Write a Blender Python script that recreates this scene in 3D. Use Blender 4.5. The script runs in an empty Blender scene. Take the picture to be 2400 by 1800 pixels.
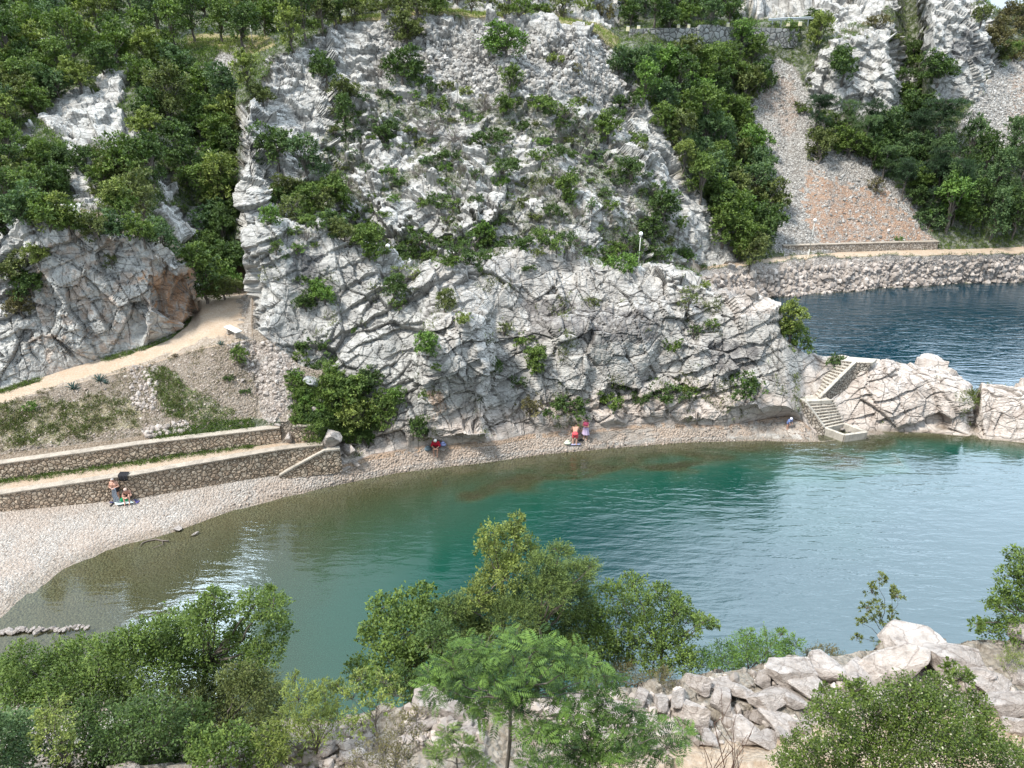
import bpy, math, random, time
import numpy as np
from mathutils import Vector, Matrix
from mathutils.bvhtree import BVHTree
T0 = time.time()
C = bpy.data.collections.new('scene_objects'); S = bpy.context.scene
S.collection.children.link(C)
R = math.radians
# ------------------------------------------------------------------ camera
CAM_H, PITCH, F = 28.0, R(27.2), 1746.0
cd = bpy.data.cameras.new('camera'); cam = bpy.data.objects.new('camera', cd); C.objects.link(cam)
cam.location = (0, 0, CAM_H); cam.rotation_euler = (math.pi/2-PITCH, 0, 0)
cd.sensor_width = 36; cd.lens = 36*F/2400; cd.clip_end = 2000; cd.clip_start = .1
S.camera = cam
cP, sP = math.cos(PITCH), math.sin(PITCH)
# ------------------------------------------------------------------ light
SUN_EL, SUN_AZ = R(58), R(243)       # azimuth measured from +Y clockwise: the sun stands behind the viewer
w = bpy.data.worlds.new('World'); S.world = w; w.use_nodes = True
nt = w.node_tree; N = nt.nodes; N.clear(); L = nt.links
out = N.new('ShaderNodeOutputWorld'); bg = N.new('ShaderNodeBackground')
sky = N.new('ShaderNodeTexSky'); sky.sky_type = 'NISHITA'; sky.sun_disc = False
sky.sun_elevation = SUN_EL; sky.sun_rotation = SUN_AZ; sky.air_density = 1.0; sky.dust_density = 1.5
tc = N.new('ShaderNodeTexCoord'); mp = N.new('ShaderNodeMapping'); mp.inputs['Scale'].default_value = (1, 1, 2.2)
cn = N.new('ShaderNodeTexNoise'); cn.inputs['Scale'].default_value = 2.3; cn.inputs['Detail'].default_value = 6; cn.inputs['Roughness'].default_value = .55
cr = N.new('ShaderNodeValToRGB'); cr.color_ramp.elements[0].position = .34; cr.color_ramp.elements[1].position = .58
cc = N.new('ShaderNodeMixRGB'); cc.blend_type = 'MIX'
L.new(tc.outputs['Generated'], mp.inputs[0]); L.new(mp.outputs[0], cn.inputs['Vector']); L.new(cn.outputs[0], cr.inputs[0])
def bank(az, el, r0, r1, amt, prev, jit=.9):
    """a cloud bank brighter or darker than the rest: direction, inner and outer radius in degrees, brightness factor"""
    d = N.new('ShaderNodeVectorMath'); d.operation = 'DOT_PRODUCT'; d.inputs[1].default_value = (math.sin(R(az))*math.cos(R(el)), math.cos(R(az))*math.cos(R(el)), math.sin(R(el)))
    nr = N.new('ShaderNodeVectorMath'); nr.operation = 'NORMALIZE'; L.new(tc.outputs['Generated'], nr.inputs[0]); L.new(nr.outputs[0], d.inputs[0])
    ac = N.new('ShaderNodeMath'); ac.operation = 'ARCCOSINE'; L.new(d.outputs['Value'], ac.inputs[0])
    j = N.new('ShaderNodeMath'); j.operation = 'MULTIPLY_ADD'; L.new(cn.outputs[0], j.inputs[0]); j.inputs[1].default_value = R(r1)*jit; L.new(ac.outputs[0], j.inputs[2])
    m = N.new('ShaderNodeMapRange'); m.interpolation_type = 'SMOOTHSTEP'; m.inputs['From Min'].default_value = R(r0)+R(r1)*jit*.5; m.inputs['From Max'].default_value = R(r1)+R(r1)*jit*.5
    m.inputs['To Min'].default_value = amt; m.inputs['To Max'].default_value = 1; L.new(j.outputs[0], m.inputs['Value'])
    p = N.new('ShaderNodeMath'); p.operation = 'MULTIPLY'; L.new(m.outputs[0], p.inputs[0]); p.inputs[1].default_value = 1.0
    if prev is not None: L.new(prev, p.inputs[1])
    return p.outputs[0]
fac = bank(-30, 40.5, 3.0, 4.4, 11.0, None, .5)
fac = bank(44, 40, 20, 34, 4.6, fac)
fac = bank(-8, 56, 8, 22, 1.05, fac)
fac = bank(2, 31, 8, 19, .22, fac)
cloud = N.new('ShaderNodeVectorMath'); cloud.operation = 'SCALE'; cloud.inputs[0].default_value = (7.5, 9.0, 10.5); L.new(fac, cloud.inputs['Scale'])
cov = N.new('ShaderNodeMath'); cov.operation = 'MULTIPLY_ADD'; L.new(cr.outputs[0], cov.inputs[0]); cov.inputs[1].default_value = .35; cov.inputs[2].default_value = .62
L.new(cov.outputs[0], cc.inputs[0]); L.new(sky.outputs[0], cc.inputs[1]); L.new(cloud.outputs[0], cc.inputs[2])
L.new(cc.outputs[0], bg.inputs[0]); bg.inputs[1].default_value = .104
L.new(bg.outputs[0], out.inputs[0])
sl = bpy.data.lights.new('sun', 'SUN'); sl.energy = 4.2; sl.angle = R(10); sl.color = (1, .955, .88)
so = bpy.data.objects.new('sun', sl); C.objects.link(so)
_sd = Vector((math.sin(SUN_AZ)*math.cos(SUN_EL), math.cos(SUN_AZ)*math.cos(SUN_EL), math.sin(SUN_EL)))
so.rotation_euler = _sd.to_track_quat('Z', 'Y').to_euler(); so.location = (0, 0, 80)
S.view_settings.view_transform = 'Standard'; S.view_settings.look = 'None'; S.view_settings.exposure = 0.37
S.cycles.max_bounces = 6; S.cycles.diffuse_bounces = 2; S.cycles.glossy_bounces = 2; S.cycles.transparent_max_bounces = 12
S.cycles.transmission_bounces = 3; S.cycles.caustics_reflective = False; S.cycles.caustics_refractive = False
S.cycles.use_denoising = True
# ------------------------------------------------------------------ pixel <-> world
def ray(u, v):
    x = (u-1200)/F; y = (900-v)/F
    return Vector((x, cP+y*sP, -sP+y*cP))
def PY(u, v, y):
    d = ray(u, v); return Vector((0, 0, CAM_H))+d*(y/d.y)
def PZ(u, v, z):
    d = ray(u, v); return Vector((0, 0, CAM_H))+d*((z-CAM_H)/d.z)
def XY(u, y, z):                       # the point of column u at depth y and height z
    return Vector(((u-1200)/F*(y*cP+(CAM_H-z)*sP), y, z))
def proj(x, y, z):
    dz = CAM_H-z; dep = y*cP+dz*sP; up = y*sP-dz*cP
    return 1200+F*x/dep, 900-F*up/dep
# ------------------------------------------------------------------ numpy noise
def _hash(ix, iy, iz, s):
    h = (ix.astype(np.int64)*374761393+iy.astype(np.int64)*668265263+iz.astype(np.int64)*2147483647+s*974634777) & 0xffffffff
    h = ((h ^ (h >> 13))*1274126177) & 0xffffffff
    h = ((h ^ (h >> 16))*2246822519) & 0xffffffff
    return (h ^ (h >> 15)) & 0xffffff
def rnd(ix, iy, iz, s=0): return (_hash(ix, iy, iz, s)/float(0xffffff)).astype(np.float32)
def vnoise(p, s=0):
    i = np.floor(p).astype(np.int64); f = (p-i).astype(np.float32); f = f*f*(3-2*f)
    r = 0
    for a in (0, 1):
        for b in (0, 1):
            for c in (0, 1):
                wt = (f[:, 0] if a else 1-f[:, 0])*(f[:, 1] if b else 1-f[:, 1])*(f[:, 2] if c else 1-f[:, 2])
                r = r+wt*rnd(i[:, 0]+a, i[:, 1]+b, i[:, 2]+c, s)
    return r
def fbm(p, o=4, s=0, g=.5):
    r = 0; a = 1; t = 0
    for k in range(o):
        r = r+a*vnoise(p*(2**k)+k*17.3, s+k); t += a; a *= g
    return r/t
def voro(p, s=0, jit=.8):
    """cell blocks: (tilt plane value, random per cell, crack = F2-F1)"""
    b = np.floor(p-.5).astype(np.int64); n = len(p)
    d1 = np.full(n, 9., np.float32); d2 = d1.copy(); rr = np.zeros(n, np.float32); tl = np.zeros(n, np.float32)
    for a in (0, 1):
        for c in (0, 1):
            for e in (0, 1):
                ix, iy, iz = b[:, 0]+a, b[:, 1]+c, b[:, 2]+e
                q = np.stack([ix+.5+(rnd(ix, iy, iz, s)-.5)*jit, iy+.5+(rnd(ix, iy, iz, s+1)-.5)*jit, iz+.5+(rnd(ix, iy, iz, s+2)-.5)*jit], 1)
                df = (p-q).astype(np.float32); d = np.sqrt((df*df).sum(1))
                h = rnd(ix, iy, iz, s+3)
                t = df[:, 0]*(rnd(ix, iy, iz, s+4)-.5)+df[:, 1]*(rnd(ix, iy, iz, s+5)-.5)+df[:, 2]*(rnd(ix, iy, iz, s+6)-.5)
                m = d < d1
                d2 = np.where(m, d1, np.minimum(d2, d)); rr = np.where(m, h, rr); tl = np.where(m, t, tl); d1 = np.where(m, d, d1)
    return tl, rr, d2-d1
def inpoly(u, v, poly):
    r = np.zeros(u.shape, bool); n = len(poly)
    for i in range(n):
        x0, y0 = poly[i]; x1, y1 = poly[(i+1) % n]
        if y0 == y1: continue
        c = ((v >= min(y0, y1)) & (v < max(y0, y1)))
        r ^= c & (u < (v-y0)/(y1-y0)*(x1-x0)+x0)
    return r
def sm(x, a, b):
    t = np.clip((x-a)/(b-a), 0, 1); return t*t*(3-2*t)
# ------------------------------------------------------------------ object helpers
def tag(o, label=None, cat=None, group=None, kind=None):
    if label: o['label'] = label
    if cat: o['category'] = cat
    if group: o['group'] = group
    if kind: o['kind'] = kind
    return o
def link(name, me, parent=None):
    o = bpy.data.objects.new(name, me); C.objects.link(o)
    if parent is not None: o.parent = parent
    return o
def empty(name, loc=(0, 0, 0), rz=0):
    o = bpy.data.objects.new(name, None); C.objects.link(o); o.location = loc; o.rotation_euler = (0, 0, rz); o.empty_display_size = .2
    return o
def mesh(name, V, Fc, m=None, smooth=False, cols=None):
    """V (n,3), Fc (m,k) numpy arrays"""
    V = np.asarray(V, np.float32); Fc = np.asarray(Fc, np.int32)
    me = bpy.data.meshes.new(name); k = Fc.shape[1]
    me.vertices.add(len(V)); me.vertices.foreach_set('co', V.ravel())
    me.loops.add(Fc.size); me.loops.foreach_set('vertex_index', Fc.ravel())
    me.polygons.add(len(Fc)); me.polygons.foreach_set('loop_start', np.arange(0, Fc.size, k, dtype=np.int32))
    me.polygons.foreach_set('loop_total', np.full(len(Fc), k, np.int32))
    me.polygons.foreach_set('use_smooth', np.full(len(Fc), smooth, bool))
    for nm, a in (cols or {}).items():
        a = np.asarray(a, np.float32)
        if a.shape[1] == 3: a = np.concatenate([a, np.ones((len(a), 1), np.float32)], 1)
        at = me.attributes.new(nm, 'FLOAT_COLOR', 'POINT'); at.data.foreach_set('color', a.ravel())
    me.update(calc_edges=True)
    if m: me.materials.append(m)
    return me
class MB:
    """collects simple solids and links them as ONE mesh object"""
    def __init__(s): s.v = []; s.f = []
    def add(s, vs, fs):
        b = len(s.v); s.v += [tuple(q) for q in vs]; s.f += [tuple(i+b for i in g) for g in fs]; return s
    def box(s, c, d, rz=0, top=1.0, M=None):
        vs = []
        for z in (-1, 1):
            k = top if z > 0 else 1
            for x, y in ((-1, -1), (1, -1), (1, 1), (-1, 1)):
                q = Vector((x*d[0]/2*k, y*d[1]/2*k, z*d[2]/2)); q.rotate(Matrix.Rotation(rz, 3, 'Z'))
                vs.append(q+Vector(c))
        if M: vs = [M @ q for q in vs]
        return s.add(vs, [(3, 2, 1, 0), (4, 5, 6, 7), (0, 1, 5, 4), (1, 2, 6, 5), (2, 3, 7, 6), (3, 0, 4, 7)])
    def tube(s, pts, rad, n=8, cap=True):
        pts = [Vector(p) for p in pts]; rad = rad if hasattr(rad, '__len__') else [rad]*len(pts)
        vs = []; fs = []
        for i, p in enumerate(pts):
            t = (pts[min(i+1, len(pts)-1)]-pts[max(i-1, 0)]).normalized()
            a = t.cross(Vector((0, 0, 1)) if abs(t.z) < .9 else Vector((1, 0, 0))).normalized(); b = t.cross(a)
            for k in range(n):
                g = 2*math.pi*k/n; vs.append(p+(a*math.cos(g)+b*math.sin(g))*rad[i])
        for i in range(len(pts)-1):
            for k in range(n):
                fs.append((i*n+k, i*n+(k+1) % n, (i+1)*n+(k+1) % n, (i+1)*n+k))
        if cap: fs.append(tuple(range(n))[::-1]); fs.append(tuple((len(pts)-1)*n+k for k in range(n)))
        return s.add(vs, fs)
    def ball(s, c, r, nu=16, nv=10, fz=lambda z: 1):
        vs = []; fs = []; r = r if hasattr(r, '__len__') else (r, r, r)
        for j in range(nv+1):
            ph = math.pi*j/nv
            for i in range(nu):
                th = 2*math.pi*i/nu
                vs.append((c[0]+r[0]*math.sin(ph)*math.cos(th), c[1]+r[1]*math.sin(ph)*math.sin(th), c[2]+r[2]*math.cos(ph)))
        for j in range(nv):
            for i in range(nu): fs.append((j*nu+i, (j+1)*nu+i, (j+1)*nu+(i+1) % nu, j*nu+(i+1) % nu))
        return s.add(vs, fs)
    def build(s, name, m, parent=None, smooth=False, bevel=0):
        me = bpy.data.meshes.new(name); me.from_pydata([tuple(q) for q in s.v], [], s.f); me.validate(); me.update()
        if m: me.materials.append(m)
        if smooth: me.polygons.foreach_set('use_smooth', [True]*len(me.polygons))
        o = link(name, me, parent)
        if bevel:
            b = o.modifiers.new('bevel', 'BEVEL'); b.width = bevel; b.segments = 2; b.limit_method = 'ANGLE'
        return o
# ------------------------------------------------------------------ material helpers
class NB:
    def __init__(s, name):
        s.m = bpy.data.materials.new(name); s.m.use_nodes = True; s.t = s.m.node_tree; s.N = s.t.nodes; s.N.clear()
        s.out = s.N.new('ShaderNodeOutputMaterial')
    def n(s, k, **kw):
        x = s.N.new('ShaderNode'+k)
        for a, b in kw.items():
            if hasattr(x, a): setattr(x, a, b)
        return x
    def l(s, a, b): s.t.links.new(a, b)
    def put(s, v, inp):
        if isinstance(v, bpy.types.NodeSocket): s.l(v, inp)
        elif isinstance(v, (tuple, list)):
            inp.default_value = (*v, 1) if (len(v) == 3 and len(inp.default_value) == 4) else v
        else: inp.default_value = v
    def mix(s, f, a, b, mode='MIX'):
        x = s.n('MixRGB', blend_type=mode); s.put(f, x.inputs[0]); s.put(a, x.inputs[1]); s.put(b, x.inputs[2]); return x.outputs[0]
    def math(s, op, a, b=0.0, clamp=False):
        x = s.n('Math', operation=op, use_clamp=clamp); s.put(a, x.inputs[0]); s.put(b, x.inputs[1]); return x.outputs[0]
    def noise(s, sc, det=4, ro=.55, vec=None, dist=0):
        x = s.n('TexNoise'); x.inputs['Scale'].default_value = sc; x.inputs['Detail'].default_value = det; x.inputs['Roughness'].default_value = ro
        x.inputs['Distortion'].default_value = dist
        s.l(vec if vec is not None else s.pos(), x.inputs['Vector']); return x.outputs[0]
    def voro(s, sc, feat='F1', vec=None, out=0, rnd=1):
        x = s.n('TexVoronoi', feature=feat); x.inputs['Scale'].default_value = sc; x.inputs['Randomness'].default_value = rnd
        s.l(vec if vec is not None else s.pos(), x.inputs['Vector']); return x.outputs[out]
    def pos(s):
        if not hasattr(s, '_p'): s._p = s.n('NewGeometry').outputs['Position']
        return s._p
    def obj(s):
        if not hasattr(s, '_o'): s._o = s.n('TexCoord').outputs['Object']
        return s._o
    def scale(s, v, sc):
        x = s.n('Mapping'); s.l(v, x.inputs[0]); x.inputs['Scale'].default_value = sc; return x.outputs[0]
    def ramp(s, f, *st):
        x = s.n('ValToRGB'); e = x.color_ramp.elements
        while len(e) < len(st): e.new(.5)
        for q, (p, c) in zip(e, st): q.position = p; q.color = (*c, 1) if hasattr(c, '__len__') else (c, c, c, 1)
        s.put(f, x.inputs[0]); return x.outputs[0]
    def attr(s, nm):
        x = s.n('Attribute', attribute_name=nm); return x.outputs['Color']
    def sep(s, c):
        x = s.n('SeparateColor'); s.l(c, x.inputs[0]); return x.outputs
    def bump(s, h, st=.5, d=.1, nrm=None):
        x = s.n('Bump'); x.inputs['Strength'].default_value = st; x.inputs['Distance'].default_value = d; s.l(h, x.inputs['Height'])
        if nrm is not None: s.l(nrm, x.inputs['Normal'])
        return x.outputs[0]
    def done(s, col, ro=.85, nrm=None, **kw):
        p = s.n('BsdfPrincipled'); s.put(col, p.inputs['Base Color']); s.put(ro, p.inputs['Roughness'])
        if nrm is not None: s.l(nrm, p.inputs['Normal'])
        for k, v in kw.items(): s.put(v, p.inputs[k.replace('_', ' ')])
        s.l(p.outputs[0], s.out.inputs[0]); return s.m
def simple(name, c, ro=.7, var=.15, sc=20, bump=0, metal=0):
    b = NB(name); o = b.obj(); n = b.noise(sc, 3, .6, o)
    col = b.mix(n, tuple(x*(1-var) for x in c), tuple(min(1, x*(1+var)) for x in c))
    return b.done(col, ro, b.bump(n, bump, .01) if bump else None, Metallic=metal)
# ------------------------------------------------------------------ terrain stations (rows along each column of sight)
# entry: (v, y) = seen at pixel row v at depth y; ('z', z, y); ('g', v, z) = seen at pixel row v at height z
def LN(pts):
    xs = [p[0] for p in pts]; ys = [p[1] for p in pts]
    return lambda u: float(np.interp(u, xs, ys))
shore_v = LN([(0, 1455), (60, 1385), (200, 1302), (350, 1265), (430, 1240), (550, 1195), (640, 1170), (800, 1135), (945, 1106), (1125, 1085), (1234, 1070), (1342, 1059), (1600, 1036), (1780, 1034), (1925, 1036), (2030, 1018), (2100, 1016), (2250, 1022), (2290, 1020), (2400, 1042)])
W1f = LN([(0, 1197), (325, 1165), (528, 1129), (669, 1107), (800, 1094)]); W1fz = LN([(0, 1.0), (700, 1.0), (800, 1.1)])
W1t = LN([(0, 2.2), (297, 2.65), (542, 2.7), (669, 2.8), (760, 2.9)])
W2f = LN([(0, 1125), (470, 1058), (669, 1034), (760, 1038)]); W2t = LN([(0, 1088), (356, 1038), (665, 1001), (760, 995)])
W3t = LN([(0, 1067), (356, 1020)])
pathn = LN([(0, 953), (108, 915), (250, 880), (360, 850), (470, 817), (542, 803), (580, 792)])
pathf = LN([(0, 915), (50, 900), (180, 857), (325, 817), (383, 791), (427, 769), (457, 716), (480, 703)])
pathz = LN([(0, 5.3), (200, 6), (400, 7), (500, 7.7), (560, 8)])
p2n = LN([(1650, 640), (1700, 629), (1800, 618), (1900, 607), (2050, 602), (2200, 598), (2400, 593)])
def zy(u, e):
    if e[0] == 'z': return e[1], e[2]
    if e[0] == 'g': p = PZ(u, e[1], e[2]); return p.z, p.y
    p = PY(u, e[0], e[1]); return p.z, p.y
def depth0(u): return float(np.interp(u, [-700, 0, 200, 400, 700, 1000, 1400, 2400], [-.3, .10, .3, .6, 1.5, 3.2, 7.0, 9]))
def walls(u):                        # rows 4..7 where the beach walls stand
    a = PZ(u, W1f(u), W1fz(u)); t = W1t(u); b = PZ(u, W2f(u), t); c = PY(u, W2t(u), b.y+.25)
    return [('z', a.z, a.y), ('z', t, a.y+.25), ('z', t, b.y), ('z', c.z, b.y+.25)]
def leftside(u, top, ev, ey, hill):
    r = walls(u); y7 = r[3][2]; z3 = PY(u, W3t(u), y7+.6).z if u < 357 else r[3][1]+.5
    return r+[('z', z3, y7+.8), ('g', pathn(u), pathz(u)-.25), ('g', pathf(u), pathz(u)), (ev, ey), ('z', top, ey+2.5), ('z', top-1.2, 54)]+hill
Hl = [('z', 14.3, 58), (304, 68), (170, 80), (106, 88), (98, 90), (94, 96), (20, 112), ('z', 60, 150)]
Hm = [('z', 9.5, 62), (430, 68), (285, 76), (155, 84), (106, 88), (92, 96), (20, 112), ('z', 60, 150)]
ST = {}
def HB(u, k):
    a = [zy(u, e) for e in Hl]; b = [zy(u, e) for e in Hm]
    return [('z', p[0]*(1-k)+q[0]*k, p[1]*(1-k)+q[1]*k) for p, q in zip(a, b)]
ST[0] = leftside(0, 13.8, 590, 46.5, Hl)
ST[60] = leftside(60, 15, 522, 46.8, Hl)
ST[150] = leftside(150, 15.6, 528, 47, Hl)
ST[250] = leftside(250, 14.4, 562, 47.5, Hl)
ST[320] = leftside(320, 14.5, 550, 48, Hl)
ST[360] = leftside(360, 13.9, 568, 48.3, HB(360, .25))
ST[400] = leftside(400, 12.9, 603, 48.8, HB(400, .5))
ST[440] = leftside(440, 10.5, 672, 50, HB(440, .8))
ST[457] = leftside(457, 8.5, 710, 50.8, Hm)
pas = [('z', 7.9, 53.8), ('z', 7.3, 56.5), ('z', 7.5, 60)]
for u in (470, 520, 548):
    r = walls(u); ST[u] = r+[('z', r[3][1]+.6, r[3][2]+.9), ('g', pathn(u), pathz(u)-.2), ('g', 703, 8.0)]+pas+Hm
r = walls(583); ST[583] = r+[('z', r[3][1]+.6, r[3][2]+.9), ('g', 792, 7.7), ('g', 703, 8.0)]+pas+[('z', 10.5, 60), (470, 62.5), (370, 65.5), (262, 69.5), (106, 88), (90, 96), (20, 112), ('z', 60, 150)]
ST[556] = ST[548][:10]+[('z', 10.5, 60), (470, 62.8), (370, 66), (285, 69.5), (106, 88), (90, 96), (20, 112), ('z', 60, 150)]
r = walls(600); ST[600] = r+[('z', r[3][1]+.6, r[3][2]+.9), (790, 46.6), (680, 48.6), (556, 50), ('z', 13.4, 52.5), ('z', 7.5, 57), (572, 60.5), (455, 63), (345, 67), (236, 72), (128, 85), (88, 94), (20, 110), ('z', 60, 150)]
r = walls(640); ST[640] = r+[(990, 41), (830, 45), (690, 48), (530, 50.5), ('z', 14.3, 53), ('z', 7.5, 57), (560, 61), (440, 65), (320, 70), (240, 75), (135, 80), (80, 92), (20, 108), ('z', 58, 150)]
r = walls(700); ST[700] = r+[(985, 41.2), (880, 44), (720, 48), (523, 51), ('z', 14.6, 53), ('z', 6, 59), (575, 61.5), (450, 65.5), (330, 70.5), (218, 77), (102, 84), (70, 95), (10, 110), ('z', 56, 150)]
r = walls(750); ST[750] = r+[(975, 41.8), (900, 43.8), (740, 47.5), (540, 51), ('z', 14.2, 53), ('z', 6, 59), (575, 62), (450, 66), (330, 72), (215, 78), (80, 86), (64, 95), (5, 110), ('z', 54, 150)]
HC = lambda t, b=0: [('z', 6, 63), (480, 67.5), (335, 75), (188, 82), (t, 90), (t-3, 98), ('z', 30, 107), ('z', 50, 150)]
ST[795] = [('g', 1093, 1.1), (1062, 41.3), (1040, 41.7), (1010, 42.2), (970, 43), (885, 44.5), (760, 47), (563, 51), ('z', 13.4, 53), ('z', 5.5, 60)]+HC(50)
ST[840] = [('g', 1080, 1.1), (1050, 41.9), (1025, 42.4), (995, 43), (950, 43.8), (870, 45.1), (750, 47.3), (584, 50.9), ('z', 12.6, 53), ('z', 5.5, 60)]+HC(46)
ST[872] = [('g', 1066, 1.2), (1040, 42.2), (1010, 42.7), (980, 43.3), (930, 44.2), (850, 45.5), (740, 47.5), (597, 50.8), ('z', 12, 53), ('z', 5.5, 60)]+HC(42)
ST[914] = [('g', 1060, 1.2), (1030, 42.4), (1000, 42.9), (970, 43.5), (920, 44.3), (840, 45.7), (740, 47.6), (606, 50.6), ('z', 11.6, 53), ('z', 5.5, 60)]+HC(38)
ST[930] = [('g', 1056, 1.2), (1028, 42.5), (995, 43), (960, 43.7), (905, 44.6), (830, 46), (735, 47.9), (626, 50.2), ('z', 10.9, 53), ('z', 5.5, 60)]+HC(36)
ST[990] = [('g', 1047, 1.2), (1010, 42.9), (960, 43.5), (910, 44.2), (860, 45), (800, 46), (715, 48), (635, 50.2), ('z', 10.8, 52.7), ('z', 5.2, 60)]+HC(27)
ST[1020] = [('g', 1045, 1.2), (1000, 42.8), (940, 43.1), (880, 43.5), (820, 43.9), (762, 44.5), (738, 47.2), (630, 50.5), ('z', 10.8, 53), ('z', 5.2, 60)]+HC(27)
ST[1130] = [('g', 1037, 1.2), (990, 43.2), (930, 43.5), (875, 43.9), (815, 44.3), (755, 44.9), (730, 47.5), (614, 50.8), ('z', 11.6, 53), ('z', 5.2, 60)]+HC(36)
ST[1165] = [('g', 1035, 1.2), (1000, 44), (960, 44.8), (900, 45.6), (850, 46.2), (790, 46.9), (700, 48.6), (609, 51), ('z', 11.7, 53.3), ('z', 5.2, 60.5)]+HC(38)
ST[1250] = [('g', 1016, 1.2), (985, 44.8), (955, 45.8), (900, 46.2), (840, 46.7), (775, 47.5), (745, 49.2), (587, 51.5), ('z', 12.4, 54), ('z', 5.2, 61)]+HC(40)
ST[1330] = [('g', 1011, 1.2), (978, 45), (950, 46.1), (895, 46.5), (835, 47), (772, 47.8), (735, 49.4), (590, 51.8), ('z', 12.2, 54), ('z', 4.8, 61.5)]+HC(52)
ST[1400] = [('g', 1007, 1.2), (975, 45.3), (945, 46.3), (890, 46.8), (830, 47.3), (768, 48), (720, 49.5), (615, 51.5), ('z', 11.2, 54), ('z', 4.5, 62), ('z', 5.5, 64), (490, 68), (350, 75), (210, 82), (70, 90.5), (62, 97), ('z', 30, 107), ('z', 50, 150)]
ST[1450] = [('g', 1001, 1.2), (970, 45.7), (940, 46.6), (885, 47), (826, 47.6), (764, 48.3), (710, 49.6), (620, 51.5), ('z', 10.9, 54), ('z', 4.4, 63), ('z', 5, 65), (495, 69), (360, 75.5), (240, 82), (120, 90), (95, 98), ('z', 26, 106), ('z', 50, 150)]
ST[1550] = [('g', 992, 1.1), (965, 46.2), (935, 47), (880, 47.5), (820, 48), (760, 48.6), (700, 49.6), (632, 51.5), ('z', 10, 54), ('z', 4, 64), ('z', 4.2, 67), (505, 71), (375, 77.5), (240, 86), (100, 99), ('z', 25.3, 100.5), ('z', 25.4, 106), ('z', 55, 150)]
ST[1640] = [('g', 997, 1.0), (968, 45.9), (932, 46.8), (880, 47.3), (820, 47.9), (760, 48.6), (706, 49.5), (650, 51), ('z', 9, 53.5), ('z', 3.0, 66), ('g', 640, 3.2), ('g', 627, 3.4), (440, 80), (240, 92), (106, 100), ('z', 25.3, 101.5), ('z', 25.4, 107), ('z', 55, 150)]
ST[1700] = [('g', 1000, .9), (965, 46), (925, 46.9), (875, 47.4), (820, 47.9), (760, 48.6), (712, 49.5), (679, 50.5), ('z', 7, 53), ('g', 672, 1.5), ('g', 629, 3.2), ('g', 618, 3.25), (440, 86), (240, 97), (106, 102), ('z', 25.3, 103), ('z', 25.4, 108), ('z', 55, 150)]
ST[1745] = [('g', 990, .9), (957, 46.2), (920, 46.9), (872, 47.4), (825, 47.9), (775, 48.5), (733, 49.3), (700, 50.3), ('z', 5.5, 53.4), ('g', 690, .5), ('g', 624, 3.2), ('g', 613, 3.25), (432, 88), (262, 97.5), (101, 103.6), ('z', 25.3, 105.5), ('z', 25.4, 112), ('z', 55, 150)]
ST[1800] = [('g', 980, .8), (950, 46.3), (915, 46.9), (870, 47.4), (830, 47.9), (790, 48.4), (758, 49), (733, 50), ('z', 3.5, 53), ('g', 693, .1), ('g', 618, 3.2), ('g', 607, 3.25), (429, 88), (264, 98), (100, 104), ('z', 25.5, 106), ('z', 26, 116), ('z', 55, 150)]
ST[1845] = [('g', 975, .9), (952, 46.2), (930, 46.6), (902, 47), (872, 47.4), (848, 47.8), (828, 48.3), (802, 49.3), ('z', 2, 52), ('g', 693, 0), ('g', 612, 3.2), ('g', 601, 3.25), (429, 88), (268, 98), (108, 104.5), ('z', 25.3, 107), ('z', 26, 116), ('z', 55, 150)]
ST[1885] = [('g', 990, .8), ('z', 1.2, 47.0), ('z', 1.9, 47.6), ('z', 2.15, 48), ('z', 2.6, 48.5), ('z', 3.7, 49), (848, 49.4), (828, 49.8), ('z', 3, 51.5), ('g', 690, 0), ('g', 608, 3.2), ('g', 597, 3.25), (440, 87), (270, 96), (190, 100), (75, 106), ('z', 27, 112), ('z', 50, 150)]
o11 = lambda v, y: (v, y)
ST[1935] = [('z', -.5, 46.0), ('z', .1, 46.9), ('z', .9, 47.4), ('z', 1.6, 47.8), ('z', 2.1, 48.3), ('z', 2.9, 49), ('z', 3.9, 49.8), ('z', 4.3, 50.3), ('z', 2.5, 52.5), ('g', 686, 0), ('g', 606, 3.2), ('g', 595, 3.25), (430, 87), (280, 95.5), (120, 100), (60, 107), ('z', 28, 112), ('z', 50, 150)]
rt = lambda v: [('g', v, 3.2), ('g', v-14, 3.25)]
ST[1980] = [('z', -.6, 46.7), ('z', .3, 47.5), ('z', 1.3, 48), ('z', 2.1, 48.5), ('z', 2.7, 49.0), ('z', 3.3, 49.5), ('z', 4.0, 50), ('z', 4.35, 50.5), ('z', 2.5, 53), ('g', 681, 0)]+rt(603)+[(420, 88), (285, 95), (95, 100), (50, 108), ('z', 29, 113), ('z', 50, 150)]
ST[2010] = [('g', 1010, 0), (975, 47.5), (950, 47.9), (925, 48.3), (898, 48.8), (876, 49.2), (856, 49.8), (843, 50.4), ('z', 2.5, 53), ('g', 679, 0)]+rt(602)+[(420, 88), (285, 95), (88, 100), (46, 108), ('z', 29.5, 113), ('z', 50, 150)]
ST[2090] = [('g', 1012, 0), (985, 47.1), (960, 47.4), (935, 47.7), (905, 48.1), (880, 48.7), (858, 49.5), (840, 50.5), ('z', 2.5, 53), ('g', 672, 0)]+rt(600)+[(420, 88), (290, 94.5), (90, 99), (40, 107), ('z', 30, 113), ('z', 50, 150)]
ST[2122] = [('g', 1012, 0), (986, 47.1), (961, 47.4), (936, 47.7), (906, 48.1), (880, 48.7), (860, 49.5), (845, 50.5), ('z', 2.5, 53), ('g', 670, 0)]+rt(600)+[(420, 88), (290, 96), (150, 106), (70, 112), ('z', 29, 118), ('z', 50, 150)]
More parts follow.
